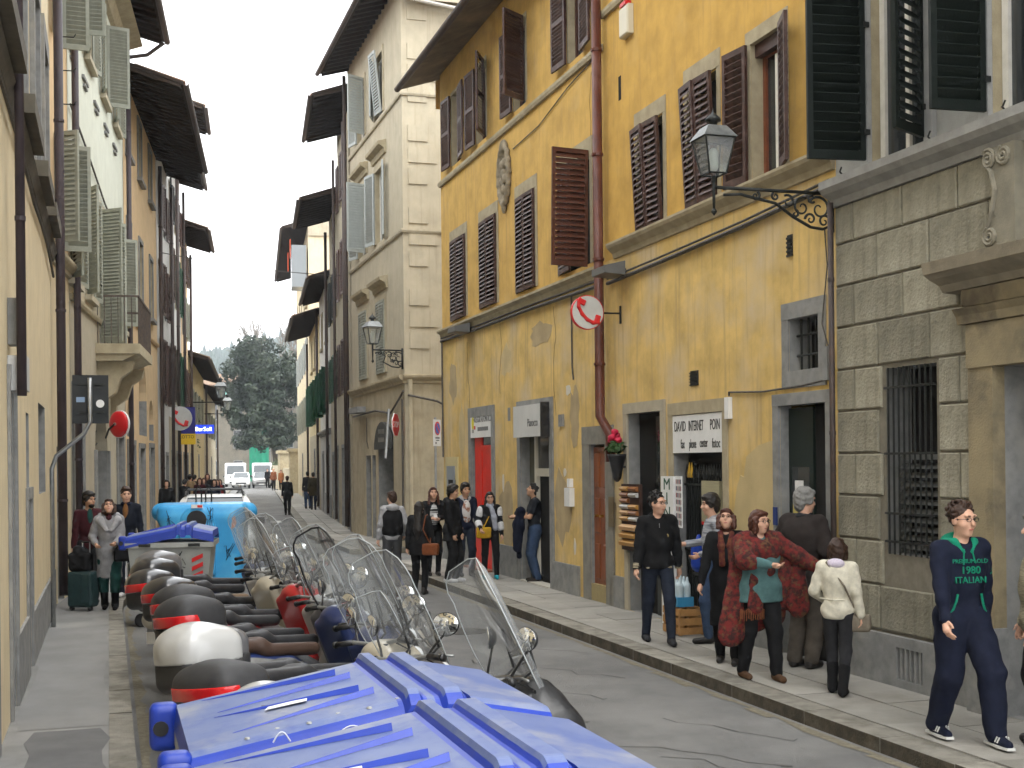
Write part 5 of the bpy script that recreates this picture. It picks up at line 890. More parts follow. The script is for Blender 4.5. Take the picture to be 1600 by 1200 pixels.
# ================================================================== wheeled bins
BLU=pm('blue_bin_plastic',(.011,.040,.33),(.009,.032,.27),sc=5,rough=.42,spec=.4); DBL=pm('dusty_sky_sheen_plastic',(.125,.16,.29),(.085,.12,.27),sc=3,rough=.5,c3=(.22,.235,.28),sc3=2.2,con3=(.48,.66),c4=(.06,.09,.26)); GBN=pm('grey_bin_plastic',(.34,.35,.33),(.27,.28,.265),sc=4,rough=.55)  # paler lid tops: dust, with the sky's reflection also put into the colour
def wheelbin(label,loc,rz,L=1.33,D=1.08,graf=None,body=GBN):
    t=thing('wheeled_bin',label,'wheeled bin',(*loc,0),rz,'blue lidded street bins')
    def z(x,y):
        h=1.29+.14*min(x/.78,1) if x<.98 else 1.43-.07*(x-.98)/.35
        e=min(y,D-y); h-=.05*max(0,1-e/.09)**2
        mi=0
        for xa,xb,hh in ((.76,.84,.035),(.9,1.0,.03)):
            if xa<x<xb: h+=hh*min(1,(x-xa)/.02,(xb-x)/.02)
            elif xa-.015<x<=xa or xb<=x<xb+.012: mi=1
        if 1.005<x<1.022: h-=.05; mi=1
        if y<.03 or y>D-.03: mi=1
        return h,mi
    xs=np.unique(np.concatenate([np.linspace(0,L,96),[.76,.78,.82,.84,.9,.92,.98,1.0,1.005,1.022]])); ys=np.linspace(0,D,84); nx,ny=len(xs),len(ys); m=MB(); Z=[[z(x,y) for x in xs] for y in ys]
    m.v=[(float(x),float(y),Z[j][i][0]) for j,y in enumerate(ys) for i,x in enumerate(xs)]
    for j in range(ny-1):
        for i in range(nx-1): m.f.append((j*nx+i,j*nx+i+1,(j+1)*nx+i+1,(j+1)*nx+i)); m.m.append(max(Z[j][i][1],Z[j+1][i+1][1]))
    per=[(i,0) for i in range(nx)]+[(nx-1,j) for j in range(1,ny)]+[(i,ny-1) for i in range(nx-2,-1,-1)]+[(0,j) for j in range(ny-2,0,-1)]
    o=len(m.v); m.v+=[(float(xs[i])+(.012 if i==nx-1 else -.012 if i==0 else 0),float(ys[j])+(-.015 if j==0 else .015 if j==ny-1 else 0),Z[j][i][0]-(.11 if j in(0,ny-1) else .09)) for i,j in per]; K=len(per)
    for k in range(K): a,c=per[k],per[(k+1)%K]; m.f.append((o+k,o+(k+1)%K,c[1]*nx+c[0],a[1]*nx+a[0])); m.m.append(1)
    m.build('lid',[DBL,BLU],t)
    b=MB(); b.add([(.12,.14,.2),(L-.14,.14,.2),(L-.14,D-.14,.2),(.12,D-.14,.2),(.03,.03,1.16),(L-.03,.03,1.16),(L-.03,D-.03,1.16),(.03,D-.03,1.16)],[(3,2,1,0),(0,1,5,4),(1,2,6,5),(2,3,7,6),(3,0,4,7)]); b.build('body',body,t)
    MB().box(-.01,L+.01,-.01,D+.01,1.13,1.2).build('rim',body,t)
    for x in (.2,L-.38): MB().box(x,x+.18,-.022,-.011,1.145,1.185).build('handle_slot',IRN,t)
    for y in (.06,D-.06):
        s=SDF(.014); s.box((-.05,y,1.2),(.06,.05,.1),.03); s.build('hinge',BLU,t); MB().lathe([(.032,-.055),(.032,.055)],12,(-.065,y,1.2),'y').build('pivot',BLK,t)
    MB().bev(-.02,.0,.3,.8,.5,.9,.005).build('side_panel',body,t)
    for x in (.2,L-.2):
        for y in (.2,D-.2): w=MB().lathe([(.09,-.025),(.1,-.02),(.1,.02),(.09,.025)],14,(x,y,.1),'y').build('wheel',BLK,t)
    if graf:
        q=MB(); rng=np.random.default_rng(3)
        for k in range(16):
            x,zz=rng.uniform(.42,.95),rng.uniform(.62,1.0); q.tube([(x+rng.normal()*.06,.02-(1-zz/1.16)*-.1-.012,zz+rng.normal()*.07) for _ in range(4)],.006,4)
        q.build('graffiti',TXT,t,kind='stuff')
        for k in range(4): MB().quad((L-.33,.075-.03,.55+k*.12),(L-.16,.075-.03,.62+k*.12),(L-.16,.07-.03,.68+k*.12),(L-.33,.07-.03,.61+k*.12)).build('red_stripe',RTX,t)
    else:
        q=MB(); 
        for a,c in ((.28,.34),(.5,.62),(.62,.74)): q.tube([(a+(c-a)*k/9,-.017,1.315+.035*math.sin(PI*k/9)+.02*(a)) for k in range(10)],.003,4)
        q.build('graffiti',pm('pale_scratch',(.5,.52,.6)),t,kind='stuff')
        MB().box(.3,.33,.5,.53,1.3,1.352).build('label_mark',TXT,t); MB().add([(.3,.42,1.353),(.46,.40,1.383),(.47,.46,1.385),(.32,.47,1.356)],[(0,1,2,3)]).build('paper_scrap',WHI,t)
    for x0,y0,x1,y1 in ((.1,.95,.64,.83),(.14,.63,.68,.70),(.12,.55,.66,.40),(.16,.2,.7,.30)):      # moulded wedge ribs
        q=MB(); za,zb=z(x0,.5)[0],z(x1,.5)[0]; q.add([(x0,y0-.004,za+.001),(x1,y1-.022,zb+.001),(x1,y1+.012,zb+.001),(x0,y0+.004,za+.001),(x0,y0,za+.002),(x1,y1-.004,zb+.024),(x1,y1+.010,zb+.022)],[(0,1,5,4),(1,2,6,5),(2,3,4,6),(4,5,6)]); q.build('rib',BLU,t)
    for x in (1.08,1.18,1.28): MB().box(x-.025,x+.025,D-.03,D+.022,1.30,1.345).build('lid_tab',BLU,t)
    for k in range(6): MB().lathe([(.012,0),(.008,.006),(.001,.007)],8,(.2+k*.11,.07+.03*(k%2),z(.2+k*.11,.09)[0]-.004)).build('rivet',STL,t)
    return t
ZR=math.atan2(.3,.954)
wheelbin('blue lidded bin at the bottom edge of the picture, nearest of all',(-.775,3.30),ZR); wheelbin('blue lidded bin between the nearest bin and the scooters',(-1.12,4.42),ZR)
w=wheelbin('grey bin with blue lid and scribbles in front of the light blue container',(-5.42,17.9),ZR*.5,graf=True); w.scale=(.9,.95,1)
# light blue glass-recycling container
LBL=pm('light_blue_fibreglass',(.045,.32,.62),(.035,.26,.54),sc=2.5,rough=.35,c3=(.09,.38,.62),sc3=1.5); t=thing('recycling_container','light blue recycling container with round black hole and scribbles','recycling container',(-5.34,22.2,0),.12)
s=SDF(.025); s.box((0,0,.85),(.70,.62,.72),.2); s.box((0,0,1.45),(.74,.55,.17),.1,k=.06); s.cap((-.74,0,1.47),(.74,0,1.47),.16,.16,.06); s.build('shell',LBL,t)
s=SDF(.02); s.box((-.05,-.6,.85),(.30,.1,.45),.06); s.ell((-.05,-.6,1.3),(.30,.1,.3),k=.04); s.build('front_panel',LBL,t); MB().lathe([(.16,-.04),(.165,.0),(.12,.02)],24,(-.05,-.71,1.36),'y').build('hole_ring',BLK,t); MB().lathe([(.12,-.008),(.12,.0)],20,(-.05,-.735,1.36),'y').build('hole',DRK,t); MB().box(-.14,.05,-.685,-.66,1.56,1.62).build('sticker',WHI,t); MB().box(-.04,.04,-.688,-.684,1.57,1.61).build('sticker_print',RTX,t)
q=MB(); rng=np.random.default_rng(8)
for cx,cz,n_,w_ in ((.19,1.4,6,.035),(.19,1.15,7,.04),(.45,.9,4,.05),(-.5,1.3,4,.05)):
    for k in range(n_): q.tube([(cx+rng.normal()*w_,-.735 if abs(cx)<.26 else -.63,cz+rng.normal()*.11) for _ in range(3)],.005,4)
q.build('graffiti',pm('black_marker',(.01,.015,.03),rough=.5),t,kind='stuff'); MB().prism([(.5,1.2),(.56,1.22),(.6,1.3),(.57,1.42),(.52,1.38),(.53,1.3)],-.628,-.61,'y').build('paint_smear',pm('orange_smear',(.45,.17,.1)),t)
MB().tube([(-.14,0,1.58),(-.15,0,1.85),(-.1,0,1.92),(-.05,0,1.85),(-.05,0,1.58)],.014,6).tube([(.02,0,1.58),(.02,0,1.84),(.08,0,1.9),(.12,0,1.84),(.12,0,1.58)],.014,6).build('lifting_rings',IRN,t)
# ================================================================== cars
CGL=pm('car_glass',(.05,.06,.065),rough=.05,spec=.8); TYR=pm('tyre_rubber',(.012,.012,.012),rough=.85); RIM=pm('alloy_rim',(.4,.4,.41),rough=.3,metal=.8); HLT=pm('headlight_lens',(.6,.62,.63),rough=.08,spec=.8)
def car(label,loc,rz,paint,L=3.9,W=1.68,H=1.5,van=False,rack=False,vox=.045,name='parked_car',cat='car',hood=None):
    t=thing(name,label,cat,(*loc,0),rz,'vehicles on the road'); s=SDF(vox)       # front towards +x
    if van: s.box((-.15,0,H*.55),(L/2-.2,W/2,H*.40),.14); s.box((L/2-.55,0,.72),(.55,W/2,.42),.18,k=.12)
    else: s.box((0,0,.60),(L/2,W/2,.32),.2); s.box((-.25,0,1.08),(L*.36,W/2-.08,H-1.09),.22,k=.15); s.ell((L*.27,0,.82),(L*.24,W/2-.06,.2),k=.1)
    for x in (-L*.31,L*.31):
        for y in (-W/2,W/2): s.cap((x,y-.14,.31),(x,y+.14,.31),.36,.36,k=.02,sub=True)
    def glass(nm,B,T,wb,wt,front):
        d=Vector((T[0]-B[0],0,T[1]-B[1])); n=Vector((d.z,0,-d.x)).normalized()*(1 if front else -1); m_=Vector(((B[0]+T[0])/2,0,(B[1]+T[1])/2)); s.box(m_+n*.5,(.62 if not van else .7,W,.5),.02,Matrix.Rotation(math.atan2(n.x,n.z),4,'Y'),k=.05,sub=True)
        o=n*.02; return lambda: MB().add([Vector((B[0],-wb,B[1]))+o,Vector((B[0],wb,B[1]))+o,Vector((T[0],wt,T[1]))+o,Vector((T[0],-wt,T[1]))+o],[(0,1,2,3)]).build(nm,CGL,t)
    G=[]
    if van: G=[glass('windscreen',(L/2-.38,H*.5),(L/2-.62,H*.84),W*.43,W*.39,True)]
    else: G=[glass('windscreen',(L*.27,.98),(L*.07,H-.06),W*.42,W*.34,True),glass('rear_window',(-L*.45,1.0),(-L*.36,H-.08),W*.40,W*.34,False)]
    s.build('body',paint,t)
    for g_ in G: g_()
    for y in (-1,1):
        if van: MB().box(L/2-1.3,L/2-.75,y*(W/2+.002),y*(W/2+.012),H*.55,H*.8).build('side_window',CGL,t)
        else: MB().add([(-L*.33,y*(W/2-.055),.98),(L*.18,y*(W/2-.055),.98),(L*.04,y*(W/2-.13),H-.16),(-L*.30,y*(W/2-.13),H-.16)],[(0,1,2,3)]).build('side_window',CGL,t)
    for y in (-1,1):
        MB().lathe([(.001,0),(.09,.01),(.1,.06)],12,(L/2-(.1 if not van else .02),y*W*.36,.72),'x').build('headlight',HLT,t); MB().box(-L/2-.005,-L/2+.06,y*W*.36,y*W*.46,.6,.9).build('tail_light',RTX,t); MB().box(L*.12,L*.17,y*(W/2+.02),y*(W/2+.2),1.0,1.14).build('wing_mirror',BLK,t)
    MB().box(L/2-.02,L/2+.015,-W*.28,W*.28,.42,.56).build('grille',BLK,t); MB().box(L/2-.01,L/2+.02,-.26,.26,.34,.42).build('number_plate',WHI,t)
    for x in (-L*.31,L*.31):
        for y in (-W/2+.1,W/2-.1):
            w=MB().lathe([(.2,-.1),(.3,-.09),(.315,-.05),(.315,.05),(.3,.09),(.2,.1)],18,(x,y,.315),'y').build('wheel',TYR,t,smooth=True); MB().lathe([(.05,-.102),(.19,-.1),(.19,.1),(.05,.102)],14,(x,y,.315),'y').build('rim',RIM,w)
    if rack:
        for x in (-.55,.25): MB().tube([(x,-W*.36,H-.02),(x,-W*.34,H+.12),(x,W*.34,H+.12),(x,W*.36,H-.02)],.022,6).build('roof_bar',BLK,t)
        for y in (-1,1): MB().tube([(-1.0,y*W*.36,H+.0),(-.9,y*W*.36,H+.07),(.5,y*W*.36,H+.07),(.6,y*W*.36,H)],.02,6).build('roof_rail',BLK,t)
    return t
WCP=pm('white_car_paint',(.75,.75,.74),rough=.3,coat=.5); SCP=pm('silver_car_paint',(.45,.45,.45),rough=.3,metal=.5,coat=.5)
car('white car with black roof bars parked behind the light blue container',(-6.55,28.2),math.atan2(-1,.22),WCP,W=1.7,H=1.62,rack=True,vox=.035)
FD=math.atan2(-1,.2)
car('white hatchback coming up the far road, left of the silver car',(-25.3,119.5),FD,WCP); car('silver car at the far road, nearest the right kerb',(-23.6,120.5),FD,SCP)
car('white high roofed van behind the white hatchback',(-27.2,126),FD,WCP,L=5.2,W=2.0,H=2.5,van=True,name='delivery_van',cat='van'); car('pale van behind the silver car at the far end',(-25.6,131),FD,SCP,L=5.2,W=2.0,H=2.5,van=True,name='delivery_van',cat='van')
# ================================================================== scooters
SEAT=pm('black_vinyl',(.022,.022,.024),(.03,.03,.032),sc=14,rough=.45,bump=.1,bs=150); MIR=pm('mirror_glass',(.82,.82,.80),rough=.03,metal=1); SHD=glassy('windshield_sheet',(.93,.945,.95),.10); SMK=glassy('smoked_windshield',(.62,.64,.66),.10); EDG=pm('clear_edge',(.42,.45,.46),rough=.2,spec=.6); REF=pm('red_reflector',(.55,.012,.015),rough=.15,spec=.6)
PT={n:pm('paint_'+n,c,rough=.28,spec=.5,coat=.4) for n,c in dict(silver=(.42,.42,.41),black=(.018,.018,.02),red=(.36,.015,.015),grey=(.12,.12,.125),blue=(.02,.035,.12),white=(.62,.62,.6),champagne=(.4,.36,.28)).items()}
PT['matt']=pm('matt_black_case',(.03,.03,.032),(.036,.036,.038),sc=20,rough=.55,bump=.06,bs=200)
SMC={}
def smesh(key,fn,mat):
    if key not in SMC: SMC[key]=fn().mesh(key,mat)
    return SMC[key]
def part(name,key,fn,mat,parent,loc=None,rot=None):
    o=link(name,smesh(key,fn,mat),parent,loc,rot); o.material_slots[0].link='OBJECT'; o.material_slots[0].material=mat; return o
def f_rear():
    s=SDF(.016); s.path([(-.95,0,.74),(-.6,0,.66),(-.15,0,.58),(.12,0,.46)],[.09,.16,.17,.14],k=.05,fl=1.1); s.ell((-.62,0,.5),(.3,.17,.16),k=.06); s.box((.1,0,.36),(.35,.2,.06),.04,k=.05); return s
def f_seat():
    s=SDF(.014); s.box((-.58,0,.83),(.24,.15,.055),.05,Matrix.Rotation(R(3),4,'Y')); s.box((-.1,0,.765),(.28,.155,.055),.05,Matrix.Rotation(R(4),4,'Y'),k=.06); s.cap((-.36,-.06,.82),(-.36,.06,.82),.07,.07,k=.05); return s
def f_shield():
    s=SDF(.016); s.box((.5,0,.66),(.06,.22,.34),.05,Matrix.Rotation(R(-20),4,'Y'),k=.04); s.ell((.62,0,.86),(.16,.18,.22),Matrix.Rotation(R(-20),4,'Y'),k=.08); s.ell((.46,0,1.0),(.13,.17,.09),k=.06); s.cap((.62,0,.6),(.52,0,.36),.11,.13,.06); return s
def f_fender():
    s=SDF(.014); s.path([(.40,0,.40),(.5,0,.52),(.66,0,.565),(.82,0,.5),(.92,0,.36)],[.055,.075,.08,.075,.05],k=.03); s.cap((.66,-.06,.27),(.66,.06,.27),.262,.262,k=.012,sub=True); return s
def f_caselid():
    s=SDF(.012); s.box((0,0,.14),(.21,.25,.15),.1); s.ell((-.03,0,.17),(.22,.24,.17),k=.08); s.zmin=.095; return s
def f_casebase():
    s=SDF(.012); s.box((0,0,.06),(.21,.245,.14),.075); s.box((.05,0,-.06),(.15,.13,.05),.03,k=.03); s.zmax=.105; return s
def f_casered():
    s=SDF(.010); s.box((0,0,.14),(.216,.256,.156),.1); s.ell((-.03,0,.17),(.226,.246,.176),k=.08); s.box((.16,0,.15),(.2,.4,.4),.01,Matrix.Rotation(R(-24),4,'Y'),k=.01,sub=True); s.zmin=.10; s.zmax=.185; return s
def f_mshell(): s=SDF(.008); s.ell((0,0,0),(.035,.075,.052)); s.box((-.06,0,0),(.05,.2,.2),.002,sub=True,k=.003); return s
def f_casetop2():
    s=SDF(.012); s.ell((0,0,.12),(.23,.26,.19),k=.05); s.box((.03,0,.1),(.18,.24,.12),.06,k=.05); s.zmin=.06; return s
def mesh_once(key,mb,mat):
    if key not in SMC: SMC[key]=mb().mesh(key,mat,True)
    return SMC[key]
def f_tyre(): return MB().lathe([(.165,-.05),(.22,-.062),(.25,-.045),(.262,0),(.25,.045),(.22,.062),(.165,.05)],26,(0,0,0),'y')
def f_rim():
    m=MB().lathe([(.165,-.045),(.172,-.05),(.172,.05),(.165,.045),(.15,0)],22,(0,0,0),'y'); m.lathe([(.04,-.05),(.045,.05)],10,(0,0,0),'y')
    for k in range(5): a=k*2*PI/5; m.tube([(.03*math.cos(a),0,.03*math.sin(a)),(.16*math.cos(a),0,.16*math.sin(a))],.018,5)
    return m
def shieldmesh(w,h,lean,z0,x0,curve,top=.75,n=14,mk=12):
    # curved clear sheet with a rounded top; returns sheet, rim path
    m=MB(); V=[]
    for j in range(mk+1):
        v=j/mk; ww=w*(1-(.22*v if v<.6 else .132+ (v-.6)*.5*top)); ww=w*(.86+.14*math.sin(PI*min(v*1.1+.15,1))) if v<.72 else w*.93*math.sqrt(max(.0,1-((v-.72)/.285)**2))*(1)+.001
        for i in range(n+1):
            u=-1+2*i/n; V.append((x0-lean*h*v-curve*u*u*ww/w-.03*v*v,u*ww,z0+h*v-.0*u*u))
    m.v=V; m.f=[(j*(n+1)+i,j*(n+1)+i+1,(j+1)*(n+1)+i+1,(j+1)*(n+1)+i) for j in range(mk) for i in range(n)]; m.m=[0]*len(m.f)
    rim=[V[j*(n+1)] for j in range(mk+1)]+[V[mk*(n+1)+n//2]]+[V[j*(n+1)+n] for j in range(mk,-1,-1)]
    return m,rim
def scooter(label,loc,hd,body='black',case='matt',case2=None,shield=(.31,.70),smoked=False,rimmat=None,steer=0,seat=SEAT,lean=7,red=True,letters=None,mir=True,lowcase=0):
    t=thing('parked_scooter',label,'scooter',(*loc,0),hd,'scooters parked along the left kerb'); P=PT[body]
    part('rear_body','rear_body',f_rear,P,t); part('seat','seat',f_seat,seat,t); part('leg_shield','leg_shield',f_shield,P,t); MB().box(.05,.46,-.2,.2,.30,.335).build('footboard',BLK,t)
    for x in (-.66,.66):
        w=link('wheel',mesh_once('tyre',f_tyre,TYR),t,(x,0,.262)); link('rim',mesh_once('rim',f_rim,RIM),w)
    MB().box(-.96,-.94,-.1,.1,.5,.62).build('number_plate',WHI,t,rot=(0,0,0)); s_=link('tail_light',mesh_once('tail',lambda:MB().lathe([(.001,-.03),(.05,-.01),(.07,.04)],12,(0,0,0),'x'),REF),t,(-.98,0,.72))
    MB().tube([(.0,-.2,.3),(-.35,-.22,.26),(-.6,-.24,.36),(-.95,-.24,.44)],[.03,.04,.065,.06],10).build('exhaust',IRN,t,smooth=True); MB().tube([(-.1,-.16,.3),(-.12,-.24,.02)],.016,6).tube([(-.1,.16,.3),(-.12,.24,.02)],.016,6).build('centre_stand',IRN,t)
    part('front_fender','front_fender',f_fender,P,t); MB().tube([(.66,.09,.26),(.5,.07,.8)],.022,8).tube([(.66,-.09,.26),(.5,-.07,.8)],.022,8).build('fork',STL,t,smooth=True)
    link('headlight',mesh_once('headl',lambda:MB().lathe([(.001,.05),(.06,.04),(.095,0),(.09,-.05)],16,(0,0,0),'x'),HLT),t,(.74,0,.92),(0,R(8),0))
    hb=link('handlebar',mesh_once('hbar',lambda:MB().tube([(-.06,-.36,.02),(-.03,-.22,.03),(0,0,0),(-.03,.22,.03),(-.06,.36,.02)],.014,8),STL),t,(.44,0,1.05),(0,0,R(steer)))
    for y in (-1,1):
        g=link('grip',mesh_once('grip%d'%y,lambda:MB().tube([(-.03,y*.23,.03),(-.06,y*.37,.02)],.021,10).lathe([(.025,-.01),(.025,.012)],10,(-.061,y*.375,.02),'y'),BLK),hb); link('brake_lever',mesh_once('lev%d'%y,lambda:MB().tube([(-.0,y*.2,.03),(.04,y*.26,.03),(.03,y*.38,.02)],.008,6),STL),hb)
        if mir:
            my,mz,mx=.30+.05*random.random(),.20+.06*random.random(),.06
            mi=link('mirror',mesh_once('mshell_g',lambda:MB().lathe([(.001,.05),(.04,.045),(.075,.02),(.085,0)],20,(0,0,0),'x'),BLK),hb,(mx,y*my,mz),(0,0,y*R(-14)+R(random.uniform(-8,8)))); mi.scale=(1,1.0+.25*random.random(),.8+.12*random.random())
            link('mirror_glass',mesh_once('mglass',lambda:MB().lathe([(.079,-.004),(.079,-.001)],24,(0,0,0),'x'),MIR),mi); MB().tube([(-.01,y*.2,.03),(.02,y*.24,.09),(mx+.03,y*my,mz-.03)],.008,6).build('mirror_stem',BLK,hb)
    MB().bev(.40,.52,-.13,.13,.98,1.06,.01).build('dashboard',BLK,t); MB().tube([(.44,.2,1.06),(.58,.16,1.0),(.6,.05,.7)],.006,5).tube([(.44,-.2,1.06),(.58,-.16,1.0),(.6,-.05,.7)],.006,5).build('cables',BLK,t)
    for y in (-1,1): MB().bev(-.0,.0,0,0,0,0,0) if 0 else link('side_panel',mesh_once('side%d'%y,lambda:MB().prism([(-.9,.62),(-.55,.5),(-.1,.42),(.1,.5),(-.05,.66),(-.5,.74),(-.9,.76)],y*.185,y*.2,'y'),STL),t)
    if shield:
        w,h=shield; m,rim=shieldmesh(w,h,.42,1.02,.68,.16); sh=m.build('windshield',SMK if smoked else SHD,t,smooth=True); MB().tube(rim,.0035 if not rimmat else .009,6).build('rim',rimmat or EDG,sh,smooth=True)
        MB().tube([(.5,.12,1.05),(.6,.14,1.12),(.54,.14,1.35)],.009,6).tube([(.5,-.12,1.05),(.6,-.14,1.12),(.54,-.14,1.35)],.009,6).build('shield_stay',BLK,sh)
        if letters: lettering(letters,.058,TXT,sh,(.68-.42*h*.84-.03,0,1.02+h*.84),rot=(PI/2-R(0),0,-PI/2),depth=.001)
    if case:
        cz=.93+lowcase; c=link('top_case',None,t,(-.92,0,cz)); kk=random.uniform(.86,1.06); c.scale=(kk,random.uniform(.88,1.05),kk); cb=PT[case2 or 'matt']; c.empty_display_size=.1
        if red!='big': part('case_base','casebase',f_casebase,PT['matt'],c); part('case_lid','caselid',f_caselid,PT[case],c)
        else: part('case_base','casebase',f_casebase,PT['matt'],c); part('case_lid','casetop2',f_casetop2,PT[case],c)
        if red: part('reflector','casered',f_casered,REF,c)
        MB().tube([(-.1,0,-.1),(.1,0,-.1)],.03,6).build('carrier',IRN,c)
    # lean on the side stand about the ground line
    t.rotation_euler=(R(-lean),0,hd); return t
H0=math.atan2(.3,.954)
def sc_at(Y,off,dh,label,**k):
    dh+=26+random.uniform(-6,6); Yk=Y-.12+random.uniform(-.08,.08); off+=random.uniform(-.06,.14); X=-4.585-.315*(Y-11.82)+1.27+off+.1*max(0,(12-Y)/6); h=H0+R(dh); return scooter(label,(X+.95*math.cos(h),Yk+.95*math.sin(h)),h,**k)
random.seed(21)
n1=scooter('dark scooter nearest the blue bins with red and silver tail case and tall clear windshield',(-.42,6.95),math.atan2(.44,.9),body='black',case='silver',red='big',shield=(.33,.74),steer=-6,lowcase=-.02)
q=SDF(.016); q.path([(.62,-.1,.95),(.7,-.22,.75),(.66,-.3,.5)],[.12,.14,.1],k=.06,fl=.35); q.path([(.62,.1,.95),(.7,.22,.75),(.66,.3,.5)],[.12,.14,.1],k=.06,fl=.35); q.ell((.74,0,.74),(.05,.26,.26),k=.06); q.build('leg_apron',BLK,n1)
sc_at(7.15,.12,2,'scooter with black top case and wide red reflector, second from the bins',body='grey',case='matt',shield=(.32,.74),steer=4)
sc_at(7.95,.05,0,'scooter with big silver top case',body='champagne',case='silver',red=False,seat=pm('grey_vinyl',(.09,.09,.092),rough=.5),shield=(.25,.40),steer=8,lowcase=.06)
sc_at(8.55,.34,4,'dark blue scooter squeezed in after the silver cased one, no top case',body='blue',case=None,shield=(.33,.72),steer=-7)
sc_at(10.5,.36,5,'grey scooter set forward in the row, without a top case',body='grey',case=None,shield=(.34,.74),steer=6)
sc_at(12.5,.34,2,'silver scooter set forward in the row, without a top case',body='silver',case=None,shield=(.32,.72),steer=-3)
sc_at(13.6,.4,6,'black scooter set forward beyond the champagne one, without a top case',body='black',case=None,shield=(.33,.72),steer=9)
sc_at(9.0,.22,-2,'black scooter with low grey top case, beyond the big silver case',body='black',case='grey',shield=(.31,.74),steer=3,lowcase=-.05)
sc_at(10.0,.1,1,'scooter with windshield edged and lettered in black',body='blue',case='matt',shield=(.34,.74),rimmat=BLK,seat=pm('brown_vinyl',(.06,.035,.025),rough=.5),letters='TecnoVision',steer=-5)
sc_at(11.0,.16,-2,'silver scooter without a windshield, with black case and small red reflector',body='silver',case='matt',shield=None,steer=10)
sc_at(12.0,.1,3,'red scooter with glossy black top case',body='red',case='black',shield=(.25,.45),steer=-8,red=True)
sc_at(13.0,.12,0,'scooter with black case and champagne body in the far half of the row',body='champagne',case='black',shield=(.32,.70),steer=2)
sc_at(14.1,.1,-2,'white scooter with black case and red reflector near the far bin',body='white',case='black',seat=pm('tan_vinyl',(.16,.11,.07),rough=.5),shield=(.33,.74),steer=6)
sc_at(15.2,.16,1,'blue scooter with grey top case, last but one of the row',body='blue',case='grey',shield=(.32,.74),steer=-4)
sc_at(16.2,.2,2,'black scooter without top case, last of the row by the grey bin',body='black',case=None,shield=(.31,.70),steer=5)
for x,y,lb in ((-11.7,52.5,'small motorbike parked on the far left, nearer of two'),(-12.0,54,'small motorbike parked on the far left, farther of two')): 
    scooter(lb,(x,y),H0,body='blue' if y<53 else 'silver',case=None,shield=(.25,.4))['group']='motorbikes far down the left side'
# ================================================================== people
SKIN=[pm('skin_light',(.62,.37,.26),(.55,.31,.21),sc=12,rough=.5,spec=.3),pm('skin_tan',(.5,.29,.18),(.43,.24,.15),sc=12,rough=.5,spec=.3)]
HB=pm('black_hair',(.012,.010,.009),(.02,.016,.013),sc=30,rough=.5,stretch=(6,6,.6)); HBR=pm('dark_brown_hair',(.045,.022,.013),(.03,.016,.01),sc=30,rough=.5,stretch=(6,6,.6)); HRD=pm('auburn_hair',(.085,.028,.016),(.05,.018,.011),sc=25,rough=.5,stretch=(6,6,.6)); HGY=pm('grey_hair',(.24,.235,.22),(.14,.137,.13),sc=25,rough=.6,stretch=(6,6,.6))
def cloth(n,c,c2=None,sc=14,rough=.9,**k): return pm('cloth_'+n,c,c2 or tuple(x*.75 for x in c),sc=sc,rough=rough,spec=.15,bump=.15,bs=240,**k)
NAVY=cloth('navy',(.011,.014,.03)); BLKC=cloth('black',(.012,.012,.013)); DRKJ=cloth('charcoal',(.03,.03,.033)); JEAN=cloth('dark_denim',(.022,.028,.045)); BJEA=cloth('blue_denim',(.045,.075,.14)); CRMJ=cloth('cream',(.68,.64,.52)); GRYC=cloth('light_grey',(.34,.34,.35)); WHTC=cloth('white',(.62,.62,.62)); BRNC=cloth('brown_grey',(.085,.072,.058)); TEAL=cloth('teal',(.09,.18,.18)); OLV=cloth('olive',(.05,.042,.025)); GRNC=cloth('green',(.01,.22,.13)); MAR=cloth('maroon',(.05,.012,.016)); DGRN=cloth('bottle_green',(.015,.06,.055)); SHOE=pm('shoe_leather',(.02,.018,.017),rough=.5); WSOL=pm('white_rubber',(.6,.6,.57),rough=.6)
def ik(a,c,l1,l2,pole):
    a=Vector(a); c=Vector(c); d=c-a; L=min(d.length,(l1+l2)*.999); d=d.normalized(); x=(l1*l1-l2*l2+L*L)/(2*L); h=math.sqrt(max(l1*l1-x*x,0)); p=Vector(pole); p=(p-d*p.dot(d)).normalized(); return a+d*x+p*h, a+d*L
